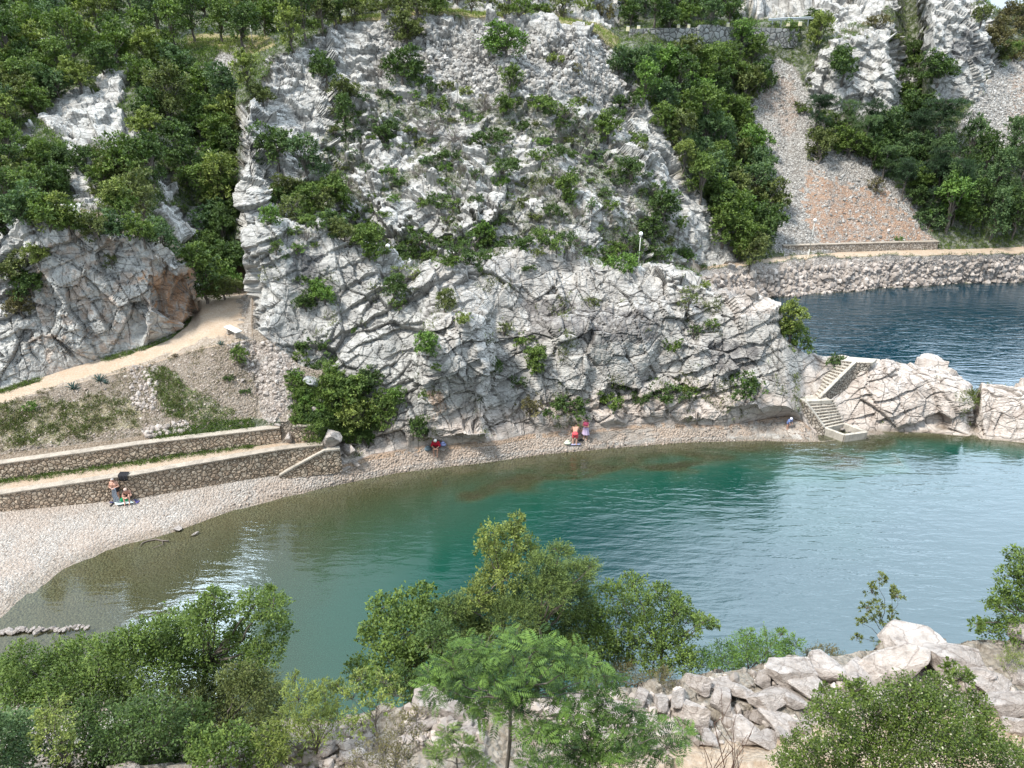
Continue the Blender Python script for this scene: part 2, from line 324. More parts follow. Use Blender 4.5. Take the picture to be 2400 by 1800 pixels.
ST[2155] = [('g', 1014, 0), (990, 47), (965, 47.2), (940, 47.5), (912, 47.9), (888, 48.4), (872, 49.2), (859, 50.2), ('z', 2.4, 53), ('g', 668, 0)]+rt(599)+[(410, 88.5), (290, 96.5), (140, 106), (60, 111), ('z', 31, 116), ('z', 50, 150)]
ST[2175] = ST[2155][:10]+rt(599)+[(405, 89), (235, 96), (60, 100), (-30, 104), ('z', 33, 110), ('z', 45, 150)]
ST[2215] = [('g', 1018, 0), (995, 46.8), (970, 47), (945, 47.3), (915, 47.7), (895, 48.2), (878, 49), (866, 50), ('z', 2.2, 52.5), ('g', 664, 0)]+rt(598)+[(400, 89), (235, 96), (60, 100), (-30, 104), ('z', 33, 110), ('z', 42, 150)]
ST[2273] = [('g', 1023, 0), (1005, 46.6), (985, 46.9), (965, 47.2), (945, 47.6), (930, 48), (917, 48.5), (908, 49.2), ('z', 1.5, 51.5), ('g', 661, 0)]+rt(597)+[(410, 88.5), (232, 96.5), (66, 100), (-12, 105), ('z', 31.5, 110), ('z', 34, 150)]
ST[2280] = [('g', 1012, .1), ('z', .2, 47.6), ('z', .3, 48), ('z', .3, 48.5), ('z', .35, 49), ('z', .35, 49.5), ('z', .3, 50), ('z', .3, 50.5), ('z', 0, 52), ('g', 661, 0)]+ST[2273][10:]
ST[2286] = [('g', 1012, .1), ('z', .2, 47.6), ('z', .3, 48), ('z', .3, 48.5), ('z', .35, 49), ('z', .35, 49.5), ('z', .3, 50), ('z', .3, 50.5), ('z', 0, 52), ('g', 661, 0)]+ST[2273][10:]
ST[2294] = [('g', 1028, 0), (1008, 46.5), (988, 46.8), (966, 47.1), (945, 47.5), (930, 48), (916, 48.6), (905, 49.3), ('z', 1.5, 51.5), ('g', 661, 0)]+rt(597)+[(415, 88), (230, 97), (70, 101), (0, 106), ('z', 29, 112), ('z', 28, 150)]
ST[2345] = [('g', 1032, 0), (1010, 46.2), (990, 46.5), (968, 46.8), (946, 47.2), (930, 47.7), (915, 48.3), (903, 49), ('z', 1.5, 51.2), ('g', 660, 0)]+rt(595)+[(425, 87.5), (215, 99), (110, 108), (26, 120), ('z', 26, 125), ('z', 14, 150)]
ST[2400] = [('g', 1038, 0), (1015, 45.9), (992, 46.2), (970, 46.5), (950, 46.9), (935, 47.4), (922, 48), (911, 48.8), ('z', 1.5, 51), ('g', 660, 0)]+rt(593)+[(430, 87), (200, 101), (110, 112), (26, 122), ('z', 25.5, 126), ('z', 10, 150)]
us = sorted(ST); NR = 22
TB = []
for u in us:
    e = ST[u]; assert len(e) == 18, (u, len(e))
    zs = [zy(u, q) for q in e]
    p3 = PZ(u, shore_v(u), 0)
    if p3.y > zs[0][1]-.15: s3 = (min(-.3, zs[0][0]-.4), zs[0][1]-.3)
    else: s3 = (0.0, p3.y)
    dp = depth0(u); y0 = 20.0
    steep = float(np.interp(u, [0, 600, 1300, 1950, 2050], [.30, .34, .38, .42, .75]))
    rows = [((.5 if u < 300 else -dp*.85), y0), (-dp, y0+(s3[1]-y0)*.45), (-dp*steep-.05, y0+(s3[1]-y0)*.85), s3]+zs
    TB.append(rows)
TB = np.array(TB, float)             # (stations, rows, [z, y])
ua = np.array(us, float)
STEP = 3.0
U = np.arange(-600, 3001, STEP)
Uc = np.clip(U, 0, 2400)
CTL = np.stack([np.stack([np.interp(Uc, ua, TB[:, r, k]) for r in range(NR)], 1) for k in (0, 1)], 2)  # (cols, rows, 2)
g = np.exp(-.5*(np.arange(-3, 4)/1.3)**2); g /= g.sum()
CTL = np.stack([[np.convolve(np.pad(CTL[:, r, k], 3, 'edge'), g, 'valid') for k in (0, 1)] for r in range(NR)], 0).transpose(2, 0, 1)
SEG = [30, 50, 60, 40, 34, 34, 34, 40, 70, 70, 95, 24, 14, 34, 70, 85, 85, 75, 30, 30, 24]
tt = np.concatenate([[k+np.arange(n)/n] for k, n in enumerate(SEG)], 1)[0]; tt = np.append(tt, NR-1)
NV = len(tt); NU = len(U)
k0 = np.minimum(tt.astype(int), NR-2); fr = tt-k0
Zt = CTL[:, k0, 0]*(1-fr)+CTL[:, k0+1, 0]*fr
Yt = CTL[:, k0, 1]*(1-fr)+CTL[:, k0+1, 1]*fr
Xt = (U[:, None]-1200)/F*(Yt*cP+(CAM_H-Zt)*sP)
BASE = np.stack([Xt, Yt, Zt], 2)     # (NU, NV, 3) smooth base surface
# base surface for picking, every 3rd vertex
def pick_mesh(P, su, sv):
    q = P[::su, ::sv]; a, b = q.shape[:2]
    idx = np.arange(a*b).reshape(a, b)
    f = np.stack([idx[:-1, :-1], idx[1:, :-1], idx[1:, 1:], idx[:-1, 1:]], 2).reshape(-1, 4)
    return BVHTree.FromPolygons([tuple(x) for x in q.reshape(-1, 3).tolist()], f.tolist())
BV = pick_mesh(BASE, 4, 6)
def hit(u, v):
    r = BV.ray_cast(Vector((0, 0, CAM_H)), ray(u, v).normalized())
    return r[0]
def ground(x, y):
    r = BV.ray_cast(Vector((x, y, 80)), Vector((0, 0, -1))); return r[0].z if r[0] is not None else 0
# pixel position of every base vertex, its row and noise for ragged borders
pu, pv = proj(Xt.ravel(), Yt.ravel(), Zt.ravel())
P = BASE.reshape(-1, 3).astype(np.float64)
T = np.tile(tt, NU)
n1 = fbm(P*.55, 3, 5)-.5; n2 = fbm(P*.55+40, 3, 9)-.5
n3 = fbm(P*2.2+7, 2, 3)-.5; n4 = fbm(P*2.2+90, 2, 8)-.5
qu = pu+n1*60+n3*26; qv = pv+n2*50+n4*22
ZERO = np.zeros(len(P), np.float32)
def m_(poly, raw=False): return (inpoly(pu, pv, poly) if raw else inpoly(qu, qv, poly))
rock = ZERO.copy(); green = ZERO.copy(); red = ZERO.copy(); path = ZERO.copy(); pink = ZERO.copy(); scree = ZERO.copy(); beach = ZERO.copy(); dry = ZERO.copy()
low = (T < 4.0); beach[low] = 1
uu = np.repeat(U, NV)
hl = (T >= 4) & (T < 12.9) & (uu > 592)       # headland and the rocks by the stairs
rock[hl] = 1
rock[(T >= 10.0) & (T < 12.6) & (uu < 462)] = 1
rock[(T >= 9.9) & (T < 10) & (uu < 450)] = .6
rock[(T >= 12.9) & (T < 15) & (uu > 1640)] = .35
# rock fall gully below the left end of the headland is earth and shrubs
gul = [(592, 800), (640, 840), (700, 880), (800, 890), (870, 960), (930, 1010), (900, 1060), (780, 1080), (700, 1000), (600, 1010)]
g_ = m_(gul) & (T > 6) & (T < 10); rock[g_] = .25; green[g_ & (pu > 690)] = .8
g_ = (T >= 4) & (T < 9.2) & (uu > 592) & (uu < 765); rock[g_] = .2
# hill: rock where it shows white
hill = (T >= 13.4)
mound = [(556, 590), (548, 250), (590, 225), (632, 135), (720, 95), (800, 45), (880, 28), (1270, 36), (1430, 80), (1455, 150), (1530, 260), (1580, 330), (1600, 420), (1740, 560), (1750, 640), (1200, 640)]
mm = m_(mound) & hill & (T < 18.2); rock[mm] = 1; green[hill] = 1; green[mm] = 0
for poly in ([(95, 290), (100, 262), (160, 212), (230, 212), (250, 185), (300, 186), (285, 262), (345, 310), (260, 360), (215, 358), (160, 380), (143, 310)],
             [(172, 400), (215, 392), (222, 440), (250, 480), (225, 505), (176, 478)], [(364, 420), (370, 400), (410, 396), (420, 440), (380, 480)],
             [(460, 380), (480, 320), (510, 340), (510, 400)], [(350, 500), (400, 470), (470, 500), (480, 560), (400, 560)], [(30, 300), (80, 290), (80, 350), (20, 350)], [(-60, 350), (12, 360), (14, 470), (-60, 480)],
             [(1030, 0), (1130, -20), (1462, -20), (1460, 60), (1400, 70), (1300, 28), (1060, 26)], [(1735, 40), (1735, -30), (2000, -30), (2010, 20), (1935, 48)],
             [(1880, 225), (1940, 110), (2010, 90), (2060, 40), (2110, 90), (2160, 270), (2115, 290), (2000, 270), (1900, 250)], [(1945, 90), (1960, 10), (2080, -30), (2100, 20), (2020, 60)],
             [(2155, 140), (2160, -30), (2290, -30), (2340, 90), (2345, 160), (2290, 230), (2200, 240), (2175, 160)]):
    q = m_(poly) & hill; rock[q] = 1; green[q] = 0
scr = [(1795, 130), (1855, 150), (1920, 260), (1965, 330), (2060, 390), (2150, 480), (2200, 590), (1820, 600), (1790, 430), (1755, 260)]
q = inpoly(pu+n3*30, pv+n4*30, scr) & hill & (T >= 15); rock[q] = 0; green[q] = 0; scree[q] = 1
q = inpoly(pu+n3*30, pv+n4*30, [(2245, 300), (2330, 170), (2420, 110), (3000, 110), (3000, 350), (2330, 345)]) & hill; rock[q] = 0; green[q] = 0; scree[q] = 1
q = inpoly(pu+n1*50, pv+n2*50, [(860, 45), (1420, 70), (1470, 150), (1560, 250), (1450, 260), (1300, 200), (1160, 225), (1000, 190), (880, 150)]) & hill; scree[q] = .6
q = inpoly(pu+n3*20, pv+n4*20, [(480, 180), (520, 110), (580, 95), (560, 150), (510, 190)]) & hill; green[q] = 0; scree[q] = 1
q = (T > 11.9) & (T < 14.0) & (uu > 1640); scree[q] = 1; green[q] = 0; rock[q] = .3
q = inpoly(pu+n3*60, pv+n4*60, [(1890, 400), (1960, 420), (2080, 450), (2200, 575), (1930, 580), (1890, 500)]) & hill; red[q] = .85
q = inpoly(pu+n3*40, pv+n4*40, [(1800, 160), (1850, 180), (1870, 260), (1850, 330), (1780, 240)]) & hill; red[q] = .3
q = inpoly(pu+n3*40, pv+n4*40, [(2370, 180), (2420, 150), (2420, 330), (2360, 300)]) & hill; red[q] = .5
# dry grass shelf under the road and on top of the mound
q = inpoly(pu+n1*40, pv+n2*20, [(430, 85), (620, 80), (650, 110), (560, 130), (500, 110), (440, 120)]) & hill; dry[q] = 1; green[q] = 0
q = (T >= 17.95) & (T < 19.1) & (uu > 780) & (uu < 1450); dry[q] = 1; rock[q] = 0; green[q] = 0; scree[q] = 0
# earth bank under the left path
q = (T >= 7.9) & (T < 9.05) & (uu <= 600); rock[q] = 0; scree[q] = .28
bank = q.copy()
q = inpoly(pu+n1*70, pv+n2*60, [(345, 870), (400, 855), (480, 930), (540, 965), (500, 990), (420, 985), (360, 930)]) & bank; green[q] = .7; dry[q] = .5
q = inpoly(pu+n1*70, pv+n2*60, [(-20, 960), (200, 930), (320, 960), (330, 1010), (0, 1060)]) & bank; green[q] = .25; dry[q] = .6
q = inpoly(pu+n1*30, pv+n2*14, [(355, 1015), (520, 985), (650, 980), (655, 1000), (500, 1018), (360, 1040)]) & (T >= 6.9) & (T < 9); green[q] = 1
q = (T >= 5.6) & (T < 6.05) & (uu < 640); green[q & (n1 > -.12)] = .9
q = inpoly(qu, qv, [(530, 800), (640, 800), (700, 850), (680, 960), (620, 1000), (600, 900)]) & (T > 7) & (T < 10.2); scree[q] = 1; red[q] = .25; rock[q] = np.minimum(rock[q], .2)
# paths
q = (T >= 9.0) & (T < 10.0) & (uu < 590); path[q] = 1; scree[q] = 0
q = (T >= 10.0) & (T < 11.3) & (uu > 457) & (uu < 590); path[q] = 1
q = (path > .9) & (pu > 562+n3*70) & (pv < 800); path[q] = .25; scree[q] = .8
q = (path > .9) & (T > 9) & (T < 9.16+n3*.4); path[q] = .4; scree[q] = .6
q = (T >= 9.78) & (T < 10.02) & (uu < 450) & (n1 > -.05); green[q] = 1; path[q] = .15
q = (T >= 5.0) & (T < 5.8) & (uu < 770); path[q] = .8; rock[q] = 0
q = (T >= 14.05) & (T < 15.0) & (uu > 1620); path[q] = 1; scree[q] = 0; rock[q] = 0; green[q] = 0
# colours of the rock: pink near the sea, rust where water seeps
zz = P[:, 2]; xx = P[:, 0]
pk = np.clip(1-(zz-2.6-n1*3)/1.6, 0, 1)*(T >= 4)*(T < 12)*(uu > 700)
pk = np.maximum(pk, .9*((uu > 1880) & (T >= 4) & (T < 12)))
pk = np.maximum(pk, .7*inpoly(qu, qv, [(1640, 630), (1840, 690), (1850, 760), (1720, 720)])*(T > 9)*(T < 14.2))
pk = np.maximum(pk, .55*((T > 12.9) & (T < 14.05) & (uu > 1640)))
pk = np.maximum(pk, .35*(n1+.5)*((T >= 4) & (T < 12.9) & (uu > 1000)))
pink[:] = pk
q = inpoly(pu+n3*70, pv+n4*50, [(335, 640), (430, 640), (470, 740), (400, 780), (375, 700)]) & (T >= 9.9) & (T < 12); red[q] = 1
q = (n3 > .09) & (T >= 10) & (T < 11.9) & (uu < 460) & (uu > 60); red[q] = np.maximum(red[q], .42)
q = inpoly(qu, qv, [(1000, 930), (1040, 925), (1060, 960), (1020, 985)]) & (T < 9); red[q] = .8
q = (T >= 3.75) & (T < 4.08) & (uu > 780) & (uu < 1900); red[q & (n1+n3 > -.10)] = .62
q = (T >= 3.3) & (T < 3.8) & (uu > 780) & (uu < 1900); red[q] = .22
# hillside: patches of thin grass between the blocks
gp = (n1+.7*n3) > .03
q = mm & gp & inpoly(qu, qv, [(640, 600), (700, 420), (830, 200), (1050, 230), (1300, 240), (1500, 330), (1560, 480), (1700, 640), (1200, 640), (900, 610)]); green[q] = .8; rock[q] = .5
q = (T > 11.6) & (T < 13.5) & (uu > 600) & (uu < 1650); green[q] = .5
# ------------------------------------------------------------------ blocky displacement of the rock
du = np.gradient(BASE, axis=0); dv = np.gradient(BASE, axis=1)
NRM = np.cross(du.reshape(-1, 3), dv.reshape(-1, 3)); NRM /= (np.linalg.norm(NRM, axis=1, keepdims=True)+1e-9)
NRM[NRM[:, 1]*0+NRM[:, 2] < 0] *= -1
# smooth normals along the column so that steps do not tear
Nn = NRM.reshape(NU, NV, 3).copy()
for _ in range(26): Nn[:, 1:-1] = (Nn[:, :-2]+Nn[:, 2:]+Nn[:, 1:-1])/3
for _ in range(22): Nn[1:-1] = (Nn[:-2]+Nn[2:]+Nn[1:-1])/3
NRM = Nn.reshape(-1, 3); NRM /= (np.linalg.norm(NRM, axis=1, keepdims=True)+1e-9)
inview = (uu > -250) & (uu < 2650)
ids = np.where((rock > .05) & inview & (T < 20.9))[0]
far = sm(P[ids, 1], 56, 72)           # far rock is seen smaller
left = ((uu[ids] < 500) & (T[ids] < 13)).astype(float)
headl = ((T[ids] < 13.2)).astype(float)
Q = P[ids]+(np.stack([n1[ids]*.35, n2[ids]*.35, n1[ids]*-.3+n3[ids]*.12], 1))
ang = .35*headl-.5*(1-headl)          # bedding dips
Qr = np.stack([Q[:, 0]*np.cos(ang)+Q[:, 2]*np.sin(ang), Q[:, 1], -Q[:, 0]*np.sin(ang)+Q[:, 2]*np.cos(ang)], 1)
disp = np.zeros(len(ids)); crk = np.zeros(len(ids))
# bedding ledges: saw-tooth courses, tilted, broken along their length by big joints
big_t, big_r, big_c = voro(Qr*np.array([.20, .2, .14]), 5)
hz = Qr[:, 2]*np.where(headl > 0, .85, .6)+big_r*3.1+.12*n1[ids]
sw_ = hz-np.floor(hz); lay = np.floor(hz).astype(np.int64); lr = rnd(lay, (big_r*977).astype(np.int64), lay*0, 9)
step_ = (sw_**1.5-.5)*-.55*(.35+lr); amp = np.where(headl > 0, .85, .9)
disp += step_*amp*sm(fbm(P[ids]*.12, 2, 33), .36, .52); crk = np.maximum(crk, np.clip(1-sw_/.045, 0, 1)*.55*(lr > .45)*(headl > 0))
rt_ = (uu[ids] > 1990) & (T[ids] < 12)
for (sx, sy, sz, a, tl_, cw, ca, sd) in ((.24, .3, .22, .70, .34, .03, .16, 11), (.62, .7, .34, .40, .32, .045, .22, 31), (1.4, 1.5, 1.0, .17, .18, .08, .10, 51), (3.6, 3.6, 4.0, .06, .07, .12, .04, 71)):
    t_, r_, c_ = voro(Qr*np.array([sx, sy, sz]), sd)
    inv = 1/np.mean([sx, sz])
    kk = np.where(headl < .5, .8 if sx > 1 else 1.25, 1.0)*np.where(rt_, .45 if sx > 1 else 1.0, 1.0)
    disp += ((r_-.5)*a*1.25+t_*tl_*inv*.8)*kk
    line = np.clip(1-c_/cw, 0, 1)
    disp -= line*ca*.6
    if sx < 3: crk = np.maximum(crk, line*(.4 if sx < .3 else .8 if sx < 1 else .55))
disp += (fbm(P[ids]*1.1, 4, 77)-.5)*.22
sc = rock[ids]*np.where(uu[ids] > 2000, .85, 1.0)
# hold back near the ends of each rock body so walls, stairs and paths stay clear
Tr = T[ids]; hold = np.ones(len(ids))
hold *= np.where(headl > 0, sm(Tr, 4.0, 5.0), 1)
st = (Tr < 12) & (headl > 0); hold = np.where(st, hold*(1-.8*sm(uu[ids], 1815, 1850)*(1-sm(uu[ids], 1985, 2050))), hold)
hold = np.where((uu[ids] > 1780) & (uu[ids] < 1900) & (Tr < 6) & st, hold*(.25+.75*sm(np.abs(uu[ids]-1845), 25, 60)), hold)
hold = np.where((uu[ids] < 760) & (Tr < 8) & (headl > 0), hold*.3, hold)
hold = np.where((uu[ids] < 470) & (headl > 0), sm(Tr, 9.9, 10.25)*1.0, hold)
hold = np.where(Tr > 13.4, hold*1.15, hold)
hold = np.where((uu[ids] < 470) & (headl > 0), hold*1.3, hold)
P[ids] += NRM[ids]*(disp*sc*hold)[:, None]
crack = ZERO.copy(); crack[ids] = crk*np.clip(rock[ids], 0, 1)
# headland face overall relief: broad buttresses
b_ = (fbm(P*np.array([.22, .3, .12])+3, 3, 91)-.5)
q = (T > 4.2) & (T < 11.5) & (uu > 620) & (rock > .5)
P[q] += NRM[q]*(b_[q]*2.6*sm(T[q], 4.4, 7.0)*(1-.8*sm(uu[q], 1790, 1835)))[:, None]
q = (T > 14) & (T < 18) & (rock > .5)
P[q] += NRM[q]*((fbm(P[q]*np.array([.15, .12, .15])+3, 3, 95)-.5)*3.2*sm(T[q], 14, 14.5)*(1-sm(T[q], 17.5, 18)))[:, None]
# soil, scree and beach undulation
q = (rock < .5)
sw = fbm(P[q]*.5, 4, 41)-.5; P[q, 2] += sw*np.where(path[q] > .3, .06, np.where(beach[q] > 0, .14, np.where(scree[q] > .2, .5, .7)))*np.where((T[q] > 3.9) & (T[q] < 8) & (uu[q] < 800), .12, 1)
q = (scree > .3) & (path < .3)
t_, r_, c_ = voro(P[q]*2.6, 131); P[q, 2] += (r_-.5)*.16*scree[q]
# horizontal ripples in the scree chutes
# keep the seabed safely under water and the strand rising from it
q = (T < 2.9) & (uu > 450); P[q, 2] = np.minimum(P[q, 2], -.08)
q = (T > 12) & (T < 13) & (uu > 1700); P[q, 2] -= 7*np.sin(np.pi*np.clip(T[q]-12, 0, 1))**.7*sm(uu[q], 1700, 1840)
q = (T > 12.0) & (T < 12.98) & (uu > 1860); P[q, 2] = np.where(T[q] > 12.12, np.minimum(P[q, 2], -.3), P[q, 2])
q = (T > 1.9) & (T < 2.98) & (uu > 1080) & (uu < 2080); rf = np.clip((fbm(P[q]*np.array([.35, .9, .5]), 4, 55)-.44)*5, 0, 1)
P[q, 2] = np.minimum(-.10, P[q, 2]*(1-.80*rf)); rock[q] = rf*.25; green[q] = rf*.9; beach[q] = 1-rf*.7
q = (T > 3.05) & (T < 3.9) & (uu > 1330) & (uu < 1900) & (n1+n3*.8 > -.03); rock[q] = .75; P[q, 2] += (voro(P[q]*1.3, 17)[1]-.3)*.22
# tone: slow drift of light and dark stone
tone = np.clip((fbm(P*.3+11, 4, 61)-.32)*2.4, 0, 1)
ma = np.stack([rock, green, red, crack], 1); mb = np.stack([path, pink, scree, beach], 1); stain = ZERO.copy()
for pl in ([(1235, 700), (1400, 715), (1540, 735), (1530, 800), (1400, 800), (1250, 790)], [(1660, 800), (1770, 800), (1760, 870), (1670, 870)], [(690, 590), (760, 590), (750, 660), (680, 650)], [(1480, 730), (1540, 720), (1540, 790), (1490, 790)], [(2250, 60), (2310, 90), (2300, 150), (2240, 130)]):
    stain[inpoly(qu, qv, pl) & (rock > .5)] = .9
tone = np.where((T < 12.9) & (uu > 592), np.clip(tone+.05, 0, 1), tone*.6)
mc = np.stack([dry, tone, stain, ZERO], 1)
# ------------------------------------------------------------------ terrain material
def terrain_mat(name='limestone_ground'):
    b = NB(name); A = b.attr('ma'); B = b.attr('mb'); Cc = b.attr('mc')
    a = b.n('Attribute', attribute_name='ma'); crk_ = a.outputs['Alpha']; bb = b.n('Attribute', attribute_name='mb'); bea = bb.outputs['Alpha']
    sa, sb, sc_ = b.sep(a.outputs['Color']), b.sep(bb.outputs['Color']), b.sep(Cc)
    nb = b.noise(1.3, 6, .62); nf = b.noise(9, 5, .65); ns = b.noise(.35, 3, .5)
    str_ = b.noise(1.0, 5, .7, b.scale(b.pos(), (2.2, 2.2, .45)))
    vf = b.voro(5.5, 'DISTANCE_TO_EDGE', b.mix(.12, b.pos(), b.n('TexNoise').outputs['Color'])) if False else b.voro(5.5, 'DISTANCE_TO_EDGE')
    # limestone
    rk = b.ramp(nb, (.30, (.29, .28, .26)), (.44, (.47, .455, .43)), (.56, (.62, .605, .57)), (.75, (.74, .72, .68)))
    rk = b.mix(b.math('MULTIPLY', b.ramp(nf, (.35, 1), (.55, 0)), .35), rk, (.22, .215, .20))
    rk = b.mix(b.math('MULTIPLY', b.ramp(str_, (.56, 0), (.70, 1)), .55), rk, (.21, .21, .205))
    rk = b.mix(b.math('MULTIPLY', sc_[1], .42), rk, b.mix(1, rk, (.52, .52, .53), 'MULTIPLY'))
    rk = b.mix(b.math('MULTIPLY', sc_[2], b.ramp(b.noise(2.4, 4, .65, b.scale(b.pos(), (1, 1, .16))), (.36, .2), (.56, 1))), rk, (.10, .10, .105))
    rk = b.mix(b.math('MULTIPLY', sb[1], .75), rk, b.ramp(nb, (.3, (.46, .37, .315)), (.5, (.64, .545, .48)), (.75, (.76, .675, .615))))
    rk = b.mix(b.math('MULTIPLY', b.math('MULTIPLY', sa[2], b.ramp(str_, (.36, .1), (.56, 1))), .85), rk, (.56, .33, .19))
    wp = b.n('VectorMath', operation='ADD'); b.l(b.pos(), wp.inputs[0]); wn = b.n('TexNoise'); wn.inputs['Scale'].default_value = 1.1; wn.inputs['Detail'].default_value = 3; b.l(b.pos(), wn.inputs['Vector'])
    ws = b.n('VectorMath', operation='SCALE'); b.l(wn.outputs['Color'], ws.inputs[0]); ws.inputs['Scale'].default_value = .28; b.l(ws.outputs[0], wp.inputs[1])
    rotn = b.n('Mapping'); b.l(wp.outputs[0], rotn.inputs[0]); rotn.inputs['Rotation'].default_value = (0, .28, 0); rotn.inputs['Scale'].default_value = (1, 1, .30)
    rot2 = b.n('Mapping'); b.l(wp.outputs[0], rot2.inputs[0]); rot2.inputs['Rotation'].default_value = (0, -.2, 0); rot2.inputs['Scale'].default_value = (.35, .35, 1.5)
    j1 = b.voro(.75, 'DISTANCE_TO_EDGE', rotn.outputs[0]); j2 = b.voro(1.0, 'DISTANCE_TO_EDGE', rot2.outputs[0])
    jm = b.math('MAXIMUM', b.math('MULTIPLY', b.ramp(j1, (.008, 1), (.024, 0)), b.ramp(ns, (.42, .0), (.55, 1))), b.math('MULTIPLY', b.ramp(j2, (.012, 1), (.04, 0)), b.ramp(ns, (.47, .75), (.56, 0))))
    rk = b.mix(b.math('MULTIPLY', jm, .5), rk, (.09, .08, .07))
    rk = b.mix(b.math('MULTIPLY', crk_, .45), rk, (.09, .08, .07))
    # earth / thin grass
    earth = b.ramp(nf, (.3, (.115, .085, .058)), (.5, (.23, .175, .125)), (.66, (.36, .295, .23)), (.8, (.52, .46, .39)))
    gr = b.ramp(b.noise(3, 5, .7), (.3, (.020, .030, .012)), (.5, (.055, .075, .024)), (.7, (.13, .13, .05)))
    dr = b.ramp(b.noise(6, 4, .7), (.3, (.16, .13, .06)), (.6, (.38, .32, .16)), (.8, (.52, .45, .26)))
    # scree: small broken stones
    vc = b.n('TexVoronoi'); vc.inputs['Scale'].default_value = 7.5; b.l(b.pos(), vc.inputs['Vector'])
    sv = b.sep(vc.outputs['Color'])[0]
    scr_ = b.ramp(sv, (0, (.17, .155, .14)), (.4, (.33, .31, .29)), (.8, (.50, .48, .45)), (1, (.66, .64, .61)))
    scr_ = b.mix(b.math('MULTIPLY', b.ramp(vc.outputs['Distance'], (.3, 0), (.75, 1)), .6), scr_, (.10, .09, .075))
    scr_ = b.mix(b.math('MULTIPLY', sb[1], .6), scr_, b.ramp(sv, (0, (.34, .25, .20)), (1, (.72, .60, .52))))
    scr_ = b.mix(b.math('MULTIPLY', b.math('MULTIPLY', sa[2], b.ramp(nb, (.36, .1), (.55, 1))), .8), scr_, b.ramp(nf, (.3, (.24, .11, .055)), (.7, (.54, .33, .20))))
    scr_ = b.mix(b.math('MULTIPLY', b.ramp(ns, (.5, 0), (.65, 1)), .12), scr_, (.36, .28, .22))
    # path
    pt = b.ramp(nf, (.25, (.30, .225, .165)), (.5, (.46, .365, .275)), (.8, (.58, .49, .395)))
    pt = b.mix(b.math('MULTIPLY', b.ramp(b.noise(.9, 4, .65), (.42, 0), (.62, 1)), .5), pt, (.42, .29, .19))
    pt = b.mix(b.ramp(b.noise(26, 2, .5), (.62, 0), (.7, .6)), pt, (.68, .62, .54))
    # beach pebbles
    vp = b.n('TexVoronoi'); vp.inputs['Scale'].default_value = 19; b.l(b.pos(), vp.inputs['Vector'])
    pv_ = b.sep(vp.outputs['Color'])[1]
    be = b.ramp(pv_, (0, (.23, .20, .175)), (.3, (.35, .31, .275)), (.7, (.45, .41, .37)), (1, (.62, .575, .53)))
    be = b.mix(b.math('MULTIPLY', b.ramp(b.noise(.45, 4, .6), (.4, 0), (.6, 1)), .4), be, (.42, .32, .25))
    be = b.mix(b.math('MULTIPLY', b.math('MULTIPLY', sa[2], 1), .8), be, (.52, .32, .18))
    # wet strand: darker stones reach a little above the sea
    zz_ = b.n('SeparateXYZ'); b.l(b.pos(), zz_.inputs[0])
    wet = b.ramp(b.math('ADD', zz_.outputs[2], b.math('MULTIPLY', b.math('SUBTRACT', nb, .5), .5)), (.05, 1), (.26, 0))
    col = b.mix(sa[1], earth, gr); col = b.mix(sc_[0], col, dr)
    col = b.mix(b.math('MULTIPLY', b.ramp(b.noise(1.7, 5, .7), (.46, 0), (.56, 1)), b.math('MULTIPLY', sa[1], .35)), col, rk)
    rkm = b.math('MULTIPLY', sa[0], b.math('SUBTRACT', 1, b.math('MULTIPLY', sa[1], b.ramp(b.noise(2.3, 5, .65), (.4, 1), (.55, .1)))), clamp=True)
    col = b.mix(sb[2], col, scr_); col = b.mix(rkm, col, rk)
    col = b.mix(b.math('MULTIPLY', b.math('MULTIPLY', sb[2], sa[0]), .75), col, scr_)
    col = b.mix(b.math('MULTIPLY', bea, b.math('SUBTRACT', 1, sa[0])), col, be)
    col = b.mix(sb[0], col, pt)
    col = b.mix(b.math('MULTIPLY', wet, .5), col, b.mix(1, col, (.42, .36, .27), 'MULTIPLY'))
    h = b.math('ADD', b.math('MULTIPLY', nf, .5), b.math('MULTIPLY', nb, 1.2))
    h = b.math('ADD', h, b.math('MULTIPLY', b.math('MULTIPLY', vc.outputs['Distance'], b.math('SUBTRACT', 1, sa[0])), -.8))
    h = b.math('ADD', h, b.math('MULTIPLY', b.ramp(vf, (0, 0), (.12, 1)), b.math('MULTIPLY', sa[0], .07)))
    h = b.math('ADD', h, b.math('MULTIPLY', b.math('SUBTRACT', 1, jm), b.math('MULTIPLY', sa[0], .55)))
    stg = b.math('SUBTRACT', .78, b.math('MULTIPLY', sb[0], .6))
    bp = b.n('Bump'); bp.inputs['Distance'].default_value = .22; b.l(h, bp.inputs['Height']); b.l(stg, bp.inputs['Strength'])
    return b.done(col, .9, bp.outputs[0])
M_T = terrain_mat()
# ------------------------------------------------------------------ split the ground into its plain pieces
idx = np.arange(NU*NV).reshape(NU, NV)
FA = np.stack([idx[:-1, :-1], idx[1:, :-1], idx[1:, 1:], idx[:-1, 1:]], 2).reshape(-1, 4)
uf = np.repeat(U[:-1], NV-1); tf = np.tile(tt[:-1], NU-1)
reg = np.full(len(FA), 'hillside', dtype=object)
reg[tf < 4] = 'beach'; reg[tf < 2.6] = 'seabed'
reg[(tf >= 4) & (tf < 9) & (uf < 592)] = 'earth_bank'
reg[(tf >= 5) & (tf < 6) & (uf < 766)] = 'terrace_path'
reg[(tf >= 9) & (tf < 10) & (uf < 590)] = 'upper_path'; reg[(tf >= 10) & (tf < 13) & (uf > 457) & (uf < 590)] = 'upper_path'
reg[(tf >= 10) & (tf < 13) & (uf <= 457)] = 'rock_bluff'
reg[(tf >= 4) & (tf < 13) & (uf >= 592)] = 'rock_headland'
